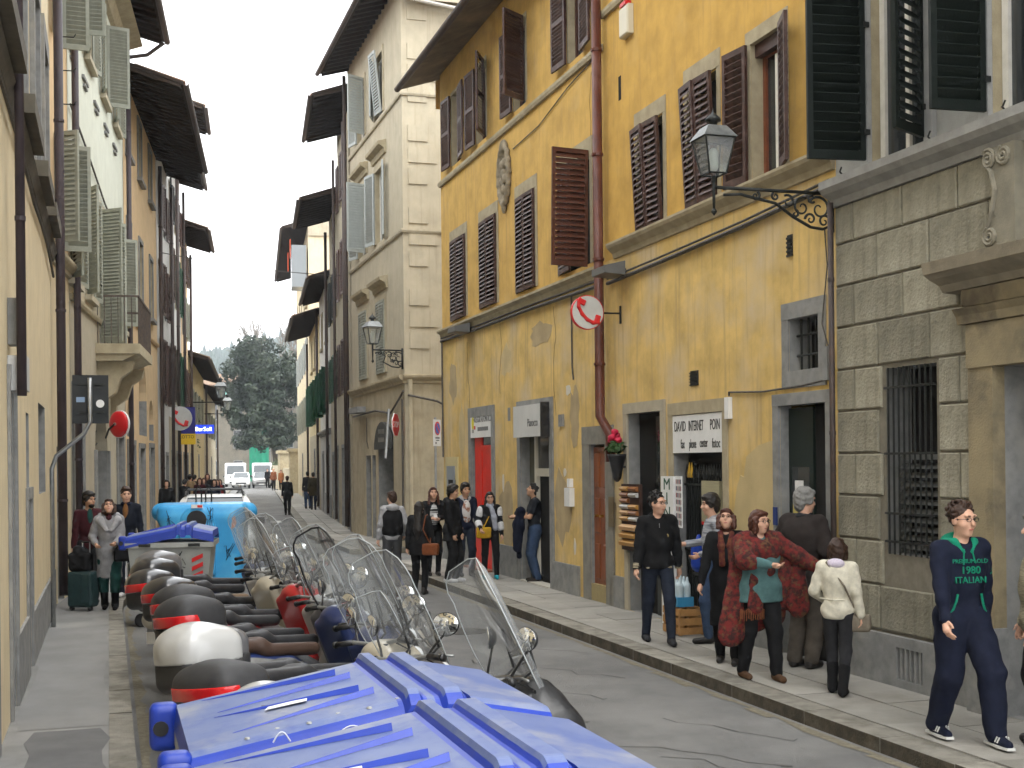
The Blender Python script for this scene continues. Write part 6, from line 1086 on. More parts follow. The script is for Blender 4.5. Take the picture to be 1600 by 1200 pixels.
def person(label,loc,face,H=1.72,z=.12,vox=.012,skin=0,top=DRKJ,hem=.86,infl=.028,sleeve=1.0,legs=JEAN,fit=.02,shoes=SHOE,hair=HB,hstyle='short',lf=(-.09,.0),rf=(.09,.0),lh=(-.27,.04,.82),rh=(.27,.04,.82),lpole=(-.5,-1,-.2),rpole=(.5,-1,-.2),hyaw=0,hpitch=0,lean=(0,0),collar=None,hood=None,glasses=False,boots=0,far=False,group=None,stout=1.0,extra=None,coat=None,sole=None,shirt=None,beard=False,lift=(0,0)):
    # local frame: faces +y, +x to its right; sizes for a 1.75 m figure, then scaled
    infl*=.82; fit=max(fit*.95,.012); lh=(lh[0]*(.87 if abs(lh[0])>.2 and abs(lh[0])<.4 else 1),lh[1],lh[2]); rh=(rh[0]*(.87 if abs(rh[0])>.2 and abs(rh[0])<.4 else 1),rh[1],rh[2])
    k=H/1.725; t=thing('person',label,'person',(*loc,z),math.atan2(face[1],face[0])-PI/2,group); t.scale=(k,k,k); V=Vector; SK=SKIN[skin]
    v=vox/k; lx,ly=lean; hip=V((0,0,.92)); drop=max(0,(abs(lf[1])+abs(rf[1])-.3)*.10); hip.z-=drop
    sh=V((lx,ly,1.42-drop)); hipL,hipR=hip+V((-.085,0,0)),hip+V((.085,0,0)); F={}
    for s,hp,ft,li in ((-1,hipL,lf,lift[0]),(1,hipR,rf,lift[1])):
        an=V((ft[0],ft[1]-.03,.085+li)); kn,an=ik(hp,an,.43,.425,(ft[0]*.2+s*.08,1,0)); F[s]=(hp,kn,an,li)
    A={}
    for s,h_,po in ((-1,lh,lpole),(1,rh,rpole)):
        so=sh+V((s*.166*(1+.3*(stout-1)),-.005,-.01)); h_=V(h_)+V((0,0,-drop)); el,wr=ik(so,h_,.285,.25,po); A[s]=(so,el,wr)
    hc=V((lx*1.25,ly*1.2+.03,1.605-drop)); Hd=Matrix.Rotation(R(hyaw),4,'Z')@Matrix.Rotation(R(-hpitch),4,'X')
    hp=lambda x,y,z_: hc+(Hd@V((x,y,z_)))
    def legsdf(s,r,zk=1.0):
        for q in(-1,1):
            a,b,c,li=F[q]; s.cap(a,b,.082*stout**.5+r,.056+r*zk,k=.03); s.cap(b,c,.056+r*zk,.038+r*zk,k=.025)
    def torso(s,r,pelv=True):
        w=stout; d=stout**1.3
        if pelv: s.ell(hip+V((0,0,.02)),(.146*w+r,.102*d+r,.13+r),k=.04)
        m=(hip+sh)/2; s.ell(V((m.x,m.y+.012*d,m.z-.02)),(.130*w+r,.092*d+r,.2),k=.045); s.ell(sh+V((0,0,-.14)),(.150*w+r,.100*d+r,.19+r*.5),k=.045); s.cap(sh+V((-.11*w,0,-.012)),sh+V((.11*w,0,-.012)),.050+r*.8,.050+r*.8,k=.045)
    def arms(s,r,end=1.0,rw=None):
        for q in(-1,1):
            a,b,c=A[q]; rw_=r if rw is None else rw
            if end<.5: s.cap(a,a+(b-a)*end*2,.048+r,.046+r,k=.025)
            else: s.cap(a,b,.048+r,.038+r,k=.03); s.cap(b,b+(c-b)*((end-.5)*2),.038+r,.027+rw_,k=.02)
    # ---- body: one continuous figure
    s=SDF(v); legsdf(s,0); torso(s,0); arms(s,0); s.cap(sh+V((0,.0,.02)),hc+V((0,-.015,-.07)),.056,.05,k=.03)
    for q in(-1,1):
        an=F[q][2]; li=F[q][3]; s.cap(an+V((0,-.03,-.045)),an+V((0,.15,-.055-li*.3)),.036,.028,k=.03)
    s.ell(hp(0,-.005,.03),(.072,.092,.095),Hd,k=.03); s.ell(hp(0,.028,-.045),(.054,.058,.068),Hd,k=.035); s.ell(hp(0,.055,-.088),(.024,.022,.018),Hd,k=.02)
    if not far:
        s.cap(hp(0,.088,.022),hp(0,.108,-.018),.010,.014,k=.012); s.ell(hp(-.032,.092,.022),(.016,.012,.011),k=.012,sub=True); s.ell(hp(.032,.092,.022),(.016,.012,.011),k=.012,sub=True)
        s.cap(hp(-.045,.083,.045),hp(.045,.083,.045),.010,.010,k=.015); s.ell(hp(-.045,.055,-.02),(.022,.025,.02),k=.03); s.ell(hp(.045,.055,-.02),(.022,.025,.02),k=.03); s.ell(hp(0,.083,-.052),(.022,.010,.010),k=.01)
        for q in(-1,1): s.ell(hp(q*.074,-.005,.005),(.012,.022,.032),Hd,k=.008)
    for q in(-1,1):
        a,b,c=A[q]; d=(c-b).normalized(); side=V((q,0,0)); fw=(V((0,1,0))-d*d.y).normalized() if abs(d.y)<.95 else V((0,0,1)); inn=d.cross(fw).normalized()
        if inn.dot(side)>0: inn=-inn
        pc=c+d*.045; s.cap(c,c+d*.075,.026,.030,k=.015); 
        for i,(o,L) in enumerate(((-.026,.066),(-.009,.076),(.009,.072),(.025,.055))):
            b0=c+d*.078+fw*-o*1.05; m=b0+d*L*.5+inn*.012; e=m+d*L*.34+inn*.034; s.cap(b0,m,.0095,.009,k=.006); s.cap(m,e,.009,.0075,k=.004)
        th=c+d*.02+fw*.024; s.cap(th,th+fw*.022+d*.03+inn*.01,.012,.0105,k=.01); s.cap(th+fw*.022+d*.03+inn*.01,th+fw*.026+d*.058+inn*.02,.0105,.008,k=.004)
    s.build('body',SK,t)
    # ---- trousers
    s=SDF(v*1.15); legsdf(s,fit,1.0); s.ell(hip+V((0,0,.02)),(.146*stout+fit*.7,.102*stout**1.3+fit*.7,.13),k=.04); s.zmin=.05 if not boots else boots*.9; s.zmax=1.04-drop; s.wr=min(.0065,.25*fit); s.wf=16; s.build('trousers',legs,t)
    # ---- shoes
    for q in(-1,1):
        an=F[q][2]; li=F[q][3]; s=SDF(v); s.cap(an+V((0,-.035,-.04)),an+V((0,.16,-.052-li*.35)),.045,.036,k=.03); s.cap(an+V((0,-.015,.02)),an+V((0,-.01,-.03)),.045,.045,k=.03)
        if boots: s.cap(an+V((0,-.01,0)),an+(F[q][1]-an)*(boots/.425),.056,.066,k=.03)
        s.zmin=-.005+min(li,.0); s.wr=.002; s.build('boot' if boots else 'shoe',shoes,t)
        if sole: MB().prism([(an.x-.045,an.y-.09),(an.x+.045,an.y-.09),(an.x+.05,an.y+.1),(an.x+.03,an.y+.2),(an.x-.03,an.y+.2),(an.x-.05,an.y+.1)],an.z-.086,an.z-.068,'z').build('sole',sole,t)
    # ---- top
    s=SDF(v*1.1); torso(s,infl,hem<.98); arms(s,infl*.75,sleeve,infl*.55)
    if hem<.82: s.cap(hip+V((0,0,0)),hip+V((0,0,hem-.92)),.155*stout+infl,.165*stout+infl,k=.06,fl=.75)
    s.cap(sh+V((0,-.005,.0)),sh+V((0,.0,.05)),.07,.062,k=.03); s.cap(hc+V((0,-.0,-.06)),hc+V((0,.0,.1)),.062,.085,k=.01,sub=True); s.ell(sh+V((0,.06,.075)),(.045,.07,.05),k=.01,sub=True); s.zmin=hem-drop; s.wr=.0075; s.wf=15
    s.build('coat' if hem<.75 else 'jacket' if sleeve>.6 else 't_shirt',top,t)
    if shirt: s=SDF(v); s.ell(sh+V((0,.085*stout,-.1)),(.05,.03+infl*.6,.17),k=.02); s.build('shirt_front',shirt,t)
    if collar: s=SDF(v); s.path([sh+V((-.07,-.02,.05)),sh+V((-.05,.05,.06)),sh+V((0,.08,.03)),sh+V((.05,.05,.06)),sh+V((.07,-.02,.05)),sh+V((0,-.075,.065)),sh+V((-.07,-.02,.05))],[.026]*7,k=.02); s.wr=.003; s.build('collar',collar,t)
    if hood: s=SDF(v); s.ell(sh+V((0,-.085,.03)),(.115,.07,.075),k=.02); s.path([sh+V((-.1,-.04,.03)),sh+V((-.075,.05,.04)),sh+V((-.03,.09,-.03))],[.035,.028,.02],k=.02); s.path([sh+V((.1,-.04,.03)),sh+V((.075,.05,.04)),sh+V((.03,.09,-.03))],[.035,.028,.02],k=.02); s.build('hood',hood,t)
    # ---- hair
    s=SDF(v if far else .0065/k); hs=hstyle; r=.016
    s.ell(hp(0,-.018,.045),(.079+r*.3,.092+r*.3,.092+r*.3),Hd,k=.02)
    if hs=='curly':
        rng=np.random.default_rng(len(label)); 
        for i in range(130):
            d=V(rng.normal(size=3)).normalized()
            if d.y>.45 and d.z<.55: continue
            if d.z<-.35: continue
            e_=rng.uniform(.92,1.14); s.ell(hp(d.x*.086*e_,-.02+d.y*.092*e_,.055+d.z*.096*e_),(.017,.017,.017),k=.004)
    elif hs=='short': s.ell(hp(0,-.062,-.005),(.066,.045,.075),Hd,k=.03); s.ell(hp(0,-.012,.075),(.08,.092,.075),Hd,k=.02); s.ell(hp(0,.05,.105),(.055,.042,.026),Hd,k=.02)
    elif hs=='thick': s.ell(hp(0,-.066,-.01),(.072,.05,.08),Hd,k=.03); s.ell(hp(0,-.012,.075),(.09,.102,.09),Hd,k=.02); s.ell(hp(0,.06,.1),(.066,.045,.036),Hd,k=.02); s.ell(hp(-.078,.01,.03),(.02,.045,.05),Hd,k=.02); s.ell(hp(.078,.01,.03),(.02,.045,.05),Hd,k=.02)
    elif hs=='bob':
        s.ell(hp(0,-.03,-.02),(.1,.085,.12),Hd,k=.03); s.cap(hp(-.085,.02,.03),hp(-.088,.02,-.09),.028,.03,k=.03); s.cap(hp(.085,.02,.03),hp(.088,.02,-.09),.028,.03,k=.03); s.ell(hp(0,.055,.09),(.062,.04,.032),Hd,k=.02)
    elif hs=='long':
        s.cap(hp(0,-.07,.0),sh+V((0,-.12,-.2)),.085,.075,k=.05,fl=.6); s.cap(sh+V((0,-.12,-.2)),sh+V((0,-.125,-.36)),.08,.03,k=.04,fl=.5); s.cap(hp(-.08,.015,.03),hp(-.1,.02,-.2),.024,.028,k=.02); s.cap(hp(.08,.015,.03),hp(.1,.02,-.2),.024,.028,k=.02); s.ell(hp(0,.055,.095),(.06,.035,.03),Hd,k=.02)
    s.ell(hp(0,.125,-.03),(.066,.07,.105),Hd,k=.012,sub=True)
    s.wr=.0035 if far else .0045; s.wf=70 if far else 55; s.build('hair',hair,t)
    if far: return t
    # ---- face details
    EYE=pm('eye_dark',(.02,.014,.012),rough=.2); 
    for q in(-1,1):
        s=SDF(.004); s.ell(hp(q*.032,.083,.020),(.013,.008,.006),Hd,k=.002); s.build('eye',EYE,t); s=SDF(.004); s.cap(hp(q*.018,.095,.043),hp(q*.048,.082,.045),.005,.004); s.build('eyebrow',hair,t)
    s=SDF(.004); s.ell(hp(0,.088,-.053),(.023,.007,.007),Hd); s.build('mouth',pm('lip',(.42,.14,.11),rough=.4),t)
    if beard: s=SDF(.008); s.ell(hp(0,.05,-.075),(.05,.048,.042),Hd); s.build('beard',hair,t)
    if glasses:
        m=MB()
        for q in(-1,1): m.tube([hp(q*.034+.023*math.cos(a),.104-.004*abs(math.cos(a)),.018+.015*math.sin(a)) for a in [i*PI/6 for i in range(13)]],.0022,5); m.tube([hp(q*.058,.10,.022),hp(q*.078,.0,.02)],.002,4)
        m.tube([hp(-.012,.108,.02),hp(.012,.108,.02)],.002,4); m.build('glasses',BLK,t)
    if extra: extra(t,dict(V=V,hip=hip,sh=sh,A=A,hp=hp,F=F,v=v))
    return t
def strapbag(col,cx,cy,cz,w,h,d,strap=(.12,-.16),side=1,name='shoulder_bag',label=None):
    def ex(t,E):
        V=E['V']; s=SDF(.012); s.box((cx,cy,cz),(w,d,h),.035); s.box((cx,cy+d*.6,cz+h*.35),(w*.96,d*.5,h*.6),.02,k=.015); s.wr=.003; b=s.build('bag',col,t)
        sh=E['sh']; MB().tube([(cx,cy,cz+h),sh+V((strap[0]*.6+cx*.4,.12,-.16)),sh+V((strap[0],.03,.075)),sh+V((strap[1]*.0+strap[0],-.08,.05)),sh+V((cx*.5,-.15,-.2)),(cx,cy-.02,cz+h)],.011,6).build('bag_strap',col,t)
    return ex
random.seed(9)
# --- right pavement, nearest first
def hoodie(t,E):
    sh=E['sh']; V=E['V']; y=.136
    lettering('PREMIUM OLD',.042,GRNC,t,(0,y,1.315),rot=(PI/2,0,PI),depth=.004); lettering('1980',.075,GRNC,t,(0,y+.006,1.25),rot=(PI/2,0,PI),depth=.006); lettering('ITALIAN',.065,GRNC,t,(0,y+.004,1.18),rot=(PI/2,0,PI),depth=.008)
    MB().tube([(-.03,.105,1.40),(-.035,.128,1.33),(-.045,.135,1.30)],.006,6).tube([(.03,.105,1.40),(.045,.128,1.33),(.05,.135,1.29)],.006,6).build('drawstring',GRNC,t)
    for q in(-1,1): MB().tube([(q*.09,.122,1.08),(q*.10,.118,1.03),(q*.12,.11,.97),(q*.135,.10,.95)],.009,6).build('pocket_trim',GRNC,t)
    a,b,c=E['A'][-1]
    for u in (.55,.65): p=a+(b-a)*u; MB().lathe([(.064,-.006),(.064,.006)],16,(0,0,0),'z').build('sleeve_stripe',GRNC,t,loc=p,rot=(b-a).to_track_quat('Z','Y').to_euler())
    for q in(-1,1):
        an=E['F'][q][2]
        for i in range(3):
            for e in (-1,1): MB().tube([(an.x+e*.044,an.y+.03+.03*i,an.z-.05),(an.x+e*.034,an.y+.045+.03*i,an.z-.012)],.006,5).build('shoe_stripe',WSOL,t)
person('young man in navy hoodie with green lettering striding past the stone palazzo',(3.42,9.78),(.16,-1),1.82,vox=.0095,top=NAVY,hem=.84,infl=.04,legs=NAVY,fit=.045,hair=HBR,hstyle='curly',lf=(-.13,.26),rf=(.10,-.16),lift=(.02,.02),lh=(-.30,-.12,.82),rh=(.27,.22,.90),hood=GRNC,glasses=True,hyaw=16,sole=WSOL,shoes=NAVY,extra=hoodie)
def girlex(t,E):
    strapbag(cloth('taupe',(.2,.17,.13)),.22,.02,.80,.14,.1,.045,strap=(-.1,0))(t,E); s=SDF(.012); s.ell(E['sh']+E['V']((0,-.06,.035)),(.1,.06,.06)); s.build('hood',cloth('lilac_stripe',(.5,.42,.55),(.65,.6,.66),sc=60),t); MB().tube([(-.19,0,1.06),(0,-.16,1.06),(.19,0,1.06),(0,.16,1.06),(-.19,0,1.06)],.01,6).build('belt',CRMJ,t)
person('girl in cream jacket with shoulder bag walking away beside the stone wall',(2.98,11.78),(.45,.9),1.43,top=CRMJ,hem=.84,infl=.045,legs=DRKJ,fit=.006,hair=HBR,hstyle='bob',boots=.24,shoes=BLKC,lf=(-.08,.12),rf=(.08,-.10),lh=(-.24,.22,1.02),rh=(.30,.0,.84),extra=girlex)
def poncho(t,E):
    V=E['V']; sh=E['sh']; PON=pm('red_paisley_wool',(.15,.018,.016),(.035,.014,.013),sc=20,rough=.95,contrast=(.40,.60),c3=(.11,.055,.025),sc3=16,con3=(.54,.62)); s=SDF(.014)
    a,b,c=E['A'][-1]; s.cap(sh+V((-.1,0,.01)),sh+V((.1,0,.01)),.10,.10,k=.04); s.cap(a,b,.098,.09,k=.05); s.cap(b,c+(b-c)*.2,.085,.07,k=.04); s.cap((a+b)/2,(a+b)/2+V((-.05,-.03,-.50)),.08,.15,k=.05,fl=.32); s.cap(b,b+V((.0,-.02,-.50)),.06,.13,k=.05,fl=.32); s.cap(a,a+V((0,-.05,-.75)),.1,.14,k=.05,fl=.4)
    a,b,c=E['A'][1]; s.cap(a,b,.098,.09,k=.05); s.cap(b,b+(c-b)*.3,.085,.075,k=.04); s.cap(a+V((.02,.0,-.1)),a+V((.13,.02,-.92)),.09,.15,k=.05,fl=.42); s.cap(sh+V((.07,.09,-.08)),sh+V((.10,.15,-.66)),.06,.085,k=.04,fl=.5); s.cap(sh+V((0,-.05,-.1)),sh+V((0,-.1,-.75)),.15,.2,k=.05,fl=.5); s.cap(sh+V((-.12,.08,-.02)),sh+V((.1,.11,-.12)),.05,.05,k=.03)
    s.ell(sh+V((0,.07,-.11)),(.20,.125,.15),k=.05); s.cap(sh+V((.12,.12,-.12)),sh+V((-.06,.16,-.30)),.07,.05,k=.04,fl=.6)
    s.cap(E['hp'](0,.0,-.06),E['hp'](0,.0,.12),.066,.1,k=.01,sub=True); s.ell(sh+V((0,.09,.07)),(.04,.08,.05),k=.01,sub=True); s.wr=.006; s.wf=16; s.build('poncho',PON,t); q=MB(); random.seed(4)
    for i in range(22): x=.02+.012*i; q.tube([(x,.17,.74+.01*math.sin(i)),(x+.01*math.sin(i*3),.165,.64+.015*math.sin(i*2))],.005,4)
    q.build('fringe',cloth('rust_fringe',(.2,.07,.03)),t,kind='stuff')
person('woman wrapped in red patterned shawl reaching out to the girl',(2.42,12.62),(.22,-1),1.66,top=TEAL,hem=.80,infl=.045,legs=BLKC,fit=.03,hair=HRD,hstyle='bob',glasses=True,stout=1.28,lf=(-.13,.16),rf=(.12,-.12),lh=(-.60,.22,1.12),rh=(.02,.33,1.20),rpole=(1,.2,-.4),lpole=(-.4,-.6,-1),hyaw=24,extra=poncho,shoes=cloth('brown_suede',(.1,.055,.03)))
person('stout grey haired man in dark padded jacket turned to the doorway',(3.02,13.3),(.75,.75),1.84,top=cloth('dark_brown_jacket',(.03,.024,.022)),hem=.80,infl=.06,legs=BRNC,fit=.04,hair=HGY,hstyle='thick',stout=1.35,collar=DRKJ,lh=(-.32,.12,.95),rh=(.33,.10,.95),hyaw=-25)
def scarfex(t,E):
    V=E['V']; sh=E['sh']; s=SDF(.012); s.path([sh+V((-.06,.06,.04)),sh+V((-.05,.12,-.1)),sh+V((-.07,.13,-.35))],[.035,.04,.035],k=.02); s.path([sh+V((.06,.06,.04)),sh+V((.05,.12,-.1)),sh+V((.04,.13,-.3))],[.035,.04,.035],k=.02); s.wr=.004; s.build('scarf',cloth('mustard_maroon',(.16,.06,.03),(.08,.015,.02),sc=20),t)
person('woman with fringed red hair in long black coat behind the shawl',(2.28,13.65),(-.25,-1),1.64,top=BLKC,hem=.42,infl=.04,legs=BLKC,hair=HRD,hstyle='bob',glasses=True,hpitch=-18,lh=(-.26,.1,.8),rh=(.33,.16,.86),lf=(-.09,.12),rf=(.09,-.08),extra=scarfex)
person('dark haired young man in grey striped shirt by the gate, seen in profile',(2.38,15.2),(-1,-.1),1.74,top=cloth('grey_stripe',(.42,.43,.45),(.12,.13,.16),sc=16,stretch=(.2,.2,3)),hem=.88,legs=BJEA,hair=HB,hstyle='thick',lf=(-.09,.12),rf=(.09,-.1),rh=(.26,.26,1.15),lh=(-.24,.2,1.05))
def curlyex(t,E):
    for q in(-1,1):
        a,b,c=E['A'][q]; MB().lathe([(.047,-.03),(.049,0),(.047,.03)],16).build('striped_cuff',cloth('cuff_stripe',(.45,.38,.25),(.02,.02,.02),sc=60,stretch=(.1,.1,3)),t,loc=c+(b-c)*.06,rot=(b-c).to_track_quat('Z','Y').to_euler())
    MB().box(-.002,.002,.115,.128,1.0,1.38).build('zip',STL,t); MB().lathe([(.022,-.004),(.022,.004)],14,(-.085,.125,1.24),'y').build('chest_badge',cloth('badge',(.4,.3,.12)),t); 
    s=SDF(.012); s.box((0,.0,.875),(.168,.125,.02),.05); s.build('striped_hem',MC['cloth_cuff_stripe'],t)
person('curly haired young man in black zip jacket walking past the mouldings',(1.72,15.2),(.06,-1),1.78,vox=.0105,top=BLKC,hem=.87,infl=.05,legs=JEAN,fit=.012,hair=HB,hstyle='curly',hood=BLKC,glasses=True,hyaw=38,lf=(-.11,.24),rf=(.11,-.20),lh=(-.30,-.06,.82),rh=(.31,.10,.84),shoes=DRKJ,extra=curlyex)
person('grey haired man in fawn knitted cardigan cut by the right edge',(3.98,9.62),(-1,.25),1.74,top=cloth('fawn_knit',(.34,.3,.2),(.2,.175,.12),sc=30,stretch=(.4,.4,3)),hem=.84,infl=.045,legs=BLKC,hair=HGY,hstyle='thick',stout=1.2,collar=WHTC,lh=(-.28,.12,.84),rh=(.28,.12,.84))
# --- group at the side street
def jacketheld(t,E):
    s=SDF(.014); s.path([(-.10,.27,1.22),(-.06,.30,1.0),(-.04,.32,.62)],[.10,.13,.10],k=.05,fl=.8); s.cap((-.16,.27,1.26),(.08,.28,1.2),.08,.07,k=.05); s.cap((.05,.28,1.1),(.10,.27,.45),.06,.05,k=.04); s.wr=.008; s.wf=16; s.build('held_jacket',NAVY,t)
person('man in dark t shirt holding a navy jacket by the cream framed door',(.40,23.0),(-.95,-.12),1.76,top=cloth('dark_tee',(.02,.022,.028)),hem=.88,infl=.03,sleeve=.32,legs=BJEA,fit=.03,hair=HB,hstyle='short',skin=1,lh=(-.08,.34,1.16),rh=(.12,.34,1.14),hpitch=-22,extra=jacketheld,shoes=cloth('dark_trainer',(.03,.025,.02)))
def scarfgrey(t,E):
    V=E['V']; sh=E['sh']; s=SDF(.013); s.path([sh+V((-.07,.02,.06)),sh+V((0,.085,.03)),sh+V((.07,.02,.06)),sh+V((0,-.07,.07)),sh+V((-.07,.02,.06))],[.04]*5,k=.03); s.path([sh+V((-.02,.1,.0)),sh+V((-.07,.14,-.18)),sh+V((-.1,.14,-.4))],[.045,.055,.06],k=.03); s.wr=.005; s.build('scarf',cloth('pale_blue_scarf',(.36,.38,.44)),t); strapbag(cloth('mustard',(.5,.29,.02)),.14,.16,.93,.15,.11,.05,strap=(-.06,0))(t,E)
    for q in(-1,1):
        a,b,c=E['A'][q]; p=a+(b-a)*.5; s=SDF(.012); s.cap(a+(b-a)*.1,a+(b-a)*.45,.082,.08); s.cap(b+(c-b)*.15,b+(c-b)*.5,.07,.068); s.build('white_sleeve_band',WHTC,t)
person('woman with mustard bag and pale scarf before the red doorway',(-.42,23.7),(.1,-1),1.60,top=BLKC,hem=.82,infl=.04,legs=BLKC,fit=.006,hair=HB,hstyle='long',glasses=True,lf=(-.12,.06),rf=(.12,0),lh=(-.26,.1,.86),rh=(.2,.22,1.0),shoes=cloth('turquoise',(.03,.4,.5)),extra=scarfgrey)
def tee(t,E):
    s=SDF(.012); s.ell(E['sh']+E['V']((0,.075,-.22)),(.1,.075,.24),k=.02); s.zmin=.9; s.build('printed_shirt',cloth('printed_white',(.55,.53,.52),(.28,.13,.08),sc=9,contrast=(.52,.6)),t)
person('young man in open dark jacket over printed white shirt',(-.90,24.3),(.3,-1),1.75,top=NAVY,hem=.87,infl=.035,legs=JEAN,hair=HB,hstyle='thick',skin=1,hood=GRYC,lf=(-.1,.08),rf=(.1,-.02),lh=(-.2,.16,.9),rh=(.22,.2,.98),hyaw=8,extra=tee,shoes=DRKJ)
person('young man in black hooded coat with white trainers, seen in profile',(-1.10,23.1),(.92,-.3),1.74,top=BLKC,hem=.74,infl=.055,legs=BLKC,fit=.03,hair=HB,hstyle='thick',skin=1,hood=BLKC,lf=(-.1,.06),rf=(.1,-.02),lh=(-.24,.1,.84),rh=(.24,.12,.84),shoes=WHTC)
def phone(t,E):
    a,b,c=E['A'][1]; MB().box(-.035,.035,-.006,.006,-.06,.06).build('phone',WHTC,t,loc=c+E['V']((-.06,.07,.03)),rot=(.6,0,.2)); s=SDF(.013); s.ell(E['sh']+E['V']((0,.07,-.24)),(.1,.075,.25),k=.02); s.zmin=.9; s.build('striped_top',cloth('bw_stripe',(.5,.5,.5),(.02,.02,.02),sc=11,stretch=(.1,.1,3),contrast=(.48,.52)),t)
person('woman with reddish long hair and striped top looking at a card',(-1.52,24.5),(.25,-1),1.68,top=BLKC,hem=.82,infl=.03,legs=BLKC,fit=.01,hair=HRD,hstyle='long',lh=(-.05,.3,1.12),rh=(.08,.3,1.14),hpitch=-10,extra=phone)
person('woman with very long dark hair and brown leather handbag, back turned',(-1.62,22.2),(.25,1),1.60,z=0,top=BLKC,hem=.74,infl=.04,legs=BLKC,hair=HB,hstyle='long',lh=(-.28,.0,.82),rh=(.28,.1,.9),extra=strapbag(cloth('tan_leather',(.18,.055,.018),rough=.5),.24,-.08,.85,.16,.11,.06,strap=(.15,0)))
def vest(t,E):
    s=SDF(.014); sh=E['sh']; V=E['V']; s.ell(sh+V((0,0,-.17)),(.205,.155,.25)); s.ell(E['hip']+V((0,0,.12)),(.2,.155,.2),k=.06); s.zmin=.9; s.zmax=1.41; s.build('black_vest',BLKC,t)
person('man in black vest over grey hooded top, back turned, left of the group',(-2.22,23.6),(-.25,1),1.74,z=0,top=GRYC,hem=.86,infl=.04,legs=cloth('grey_trousers',(.08,.08,.085)),hair=HBR,hstyle='short',hood=GRYC,lh=(-.3,.02,.84),rh=(.28,.14,.95),hyaw=25,extra=vest)
# --- left pavement
def lapel(t,E):
    V=E['V']; sh=E['sh']; s=SDF(.013); s.path([sh+V((-.12,-.04,.04)),sh+V((-.13,.08,-.02)),sh+V((-.04,.15,-.17))],[.05,.06,.035],k=.03); s.path([sh+V((.12,-.04,.04)),sh+V((.13,.08,-.02)),sh+V((.04,.15,-.17))],[.05,.06,.035],k=.03); s.cap(sh+V((-.12,-.06,.05)),sh+V((.12,-.06,.05)),.05,.05,k=.03); s.build('wide_collar',GRYC,t); s=SDF(.013); s.box((-.2,.2,.86),(.13,.07,.1),.04); s.build('handbag',BLKC,t); s=SDF(.012); s.ell(sh+V((0,.07,.02)),(.05,.05,.06)); s.build('scarf',MAR,t)
    MB().tube([(-.1,.2,.96),(-.2,.2,1.06),(-.28,.2,.96)],.008,6).build('bag_handle',BLKC,t)
person('woman in grey wide collared coat and sunglasses pulling the suitcase',(-6.1,19.35),(.28,-1),1.66,top=cloth('coat_grey',(.24,.24,.25)),hem=.50,infl=.045,legs=DGRN,fit=.03,hair=HBR,hstyle='bob',hpitch=-20,glasses=True,boots=.3,shoes=BLKC,lf=(-.08,.1),rf=(.08,-.06),lh=(-.10,.30,1.06),rh=(.22,.22,1.04),extra=lapel)
person('dark haired bearded man in maroon cardigan nearest the left wall',(-6.72,20.3),(.55,-1),1.74,top=MAR,hem=.82,infl=.03,legs=DRKJ,hair=HB,hstyle='thick',skin=1,beard=True,shirt=DGRN,hyaw=32,lh=(-.26,.05,.82),rh=(.29,.05,.8))
person('man in dark blue jacket behind the woman in grey',(-6.36,21.1),(.1,-1),1.80,top=cloth('ink_jacket',(.012,.015,.024)),hem=.84,legs=JEAN,hair=HBR,hstyle='short',collar=NAVY,shirt=cloth('rust_shirt',(.2,.09,.03)),hyaw=18,shoes=WHTC)
t=thing('suitcase','dark green wheeled suitcase with a black bag on top','suitcase',(-6.47,19.25,.12),-.2); s=SDF(.014); s.box((0,0,.32),(.2,.13,.27),.05); s.build('shell',pm('dark_green_nylon',(.012,.03,.032),(.02,.045,.045),sc=8,rough=.5),t)
for x in (-.15,.15): MB().lathe([(.035,-.02),(.035,.02)],12,(x,-.06,.035),'y').build('wheel',BLK,t); MB().tube([(x*.4,.1,.55),(x*.4,.1,1.02)],.009,6).build('handle_rod',STL,t)
MB().tube([(-.06,.1,1.02),(.06,.1,1.02)],.015,6).build('handle_grip',BLK,t); s=SDF(.014); s.box((-.02,-.02,.73),(.17,.11,.14),.06); s.ell((-.05,-.03,.9),(.1,.08,.08),k=.05); s.wr=.008; s.build('black_bag',BLKC,t); MB().bev(.05,.16,-.145,-.125,.12,.55,.006).build('pocket',MC['dark_green_nylon'],t)
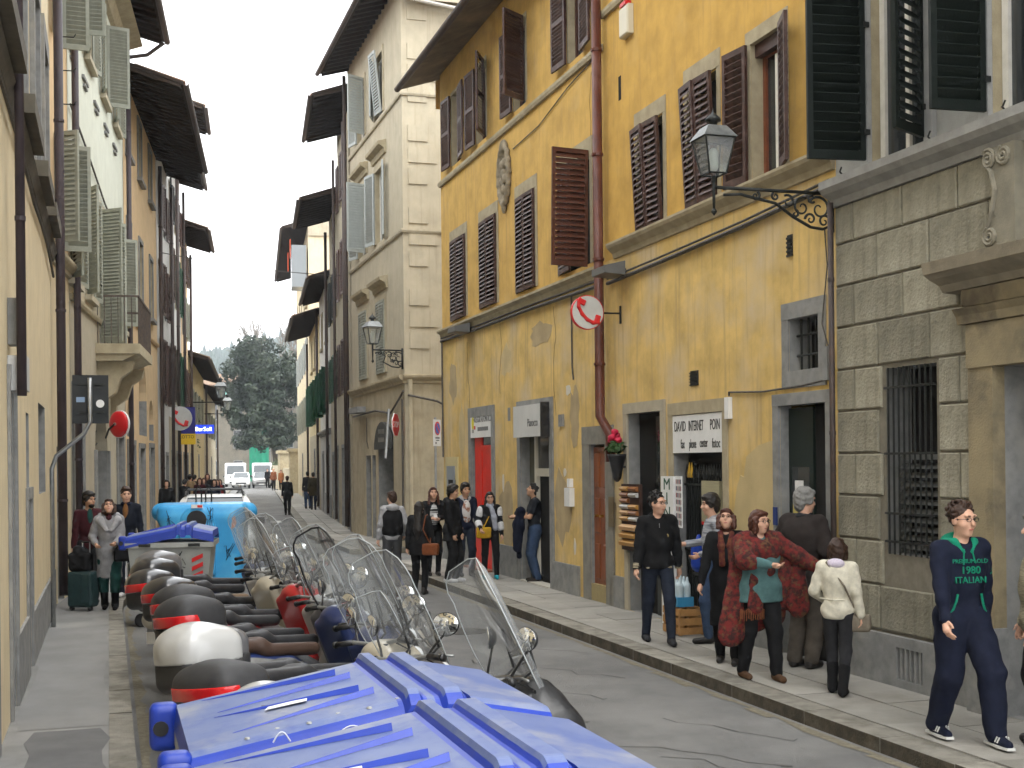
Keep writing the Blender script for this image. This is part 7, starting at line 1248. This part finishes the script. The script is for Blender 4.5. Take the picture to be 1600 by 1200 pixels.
# --- people farther off
far=dict(vox=.022,far=True)
person('walker in black seen from behind in the far road',(-9.95,56.6),(-.15,1),1.72,z=.0,top=BLKC,hem=.7,legs=BLKC,hair=HBR,lf=(-.08,.15),rf=(.08,-.1),**far)
person('walker in olive parka on the far right pavement',(-9.25,59.5),(-.2,1),1.72,top=OLV,hem=.66,infl=.05,legs=JEAN,hair=HB,lf=(-.08,.12),rf=(.08,-.1),**far)
person('person in black close beside the olive parka',(-9.75,61.0),(-.2,1),1.75,top=BLKC,hem=.8,legs=BJEA,hair=HB,**far)
rng=np.random.default_rng(12); CL=[BLKC,MAR,NAVY,cloth('fur_tan',(.28,.19,.1)),DRKJ,cloth('red_coat',(.25,.03,.03)),OLV,BLKC,DRKJ]
LBF=['person in black at the front of the far left crowd','person in maroon at the left of the far crowd','person in navy in the middle of the far crowd','person in tan fur coat at the front of the far left crowd','person in charcoal behind the tan fur coat','person in red coat in the far left crowd','person in olive at the back of the far left crowd','dark figure at the right of the far left crowd','charcoal figure behind all the others on the far left']
for i in range(9): person(LBF[i],(-10.6-.2*(8.4+1.25*i)+.45+.5*(i%3),46.2+1.25*i),(.15,-1) if i%3 else (.2,1),1.62+.05*(i%4),z=(.12,.12,0)[i%3],top=CL[i],hem=.7,legs=BLKC,hair=[HB,HRD,HBR][i%3],hstyle=['short','bob','long'][i%3],group='crowd far down the left side',**far)
person('lone person at the left wall beyond the white car',(-10.75,39.8),(.3,-1),1.7,top=BLKC,hem=.8,legs=BLKC,hair=HB,hstyle='bob',**far)
person('bald man in rust jacket on the far right pavement',(-19.2,103),(.1,-1),1.75,top=cloth('rust_jacket',(.2,.07,.03)),hem=.8,legs=BLKC,hair=SKIN[0],vox=.03,far=True)
person('woman in orange brown coat beside the bald man',(-18.7,103.6),(.1,-1),1.65,top=cloth('orange_brown',(.28,.1,.03)),hem=.6,legs=BLKC,hair=HRD,hstyle='bob',vox=.03,far=True)
person('dark figure by the garden pier, left of two',(-21.6,113),(.1,-1),1.7,top=BLKC,hem=.8,legs=BLKC,hair=HB,vox=.03,far=True); person('figure in red beside the garden pier',(-21.1,113.3),(.1,-1),1.68,top=cloth('red_coat',(.25,.03,.03)),hem=.8,legs=BLKC,hair=HB,vox=.03,far=True)
# ================================================================== damp air: the hill fades to blue grey
hm=bpy.data.materials.new('haze_air'); hm.use_nodes=True; n=hm.node_tree; n.nodes.remove(n.nodes['Principled BSDF']); pv=n.nodes.new('ShaderNodeVolumePrincipled'); pv.inputs['Color'].default_value=(.80,.88,.96,1); pv.inputs['Density'].default_value=.0005; n.links.new(pv.outputs[0],n.nodes['Material Output'].inputs['Volume'])
hz_=MB().box(-700,500,-40,1060,-1.2,125).build('haze',hm); hz_['kind']='stuff'
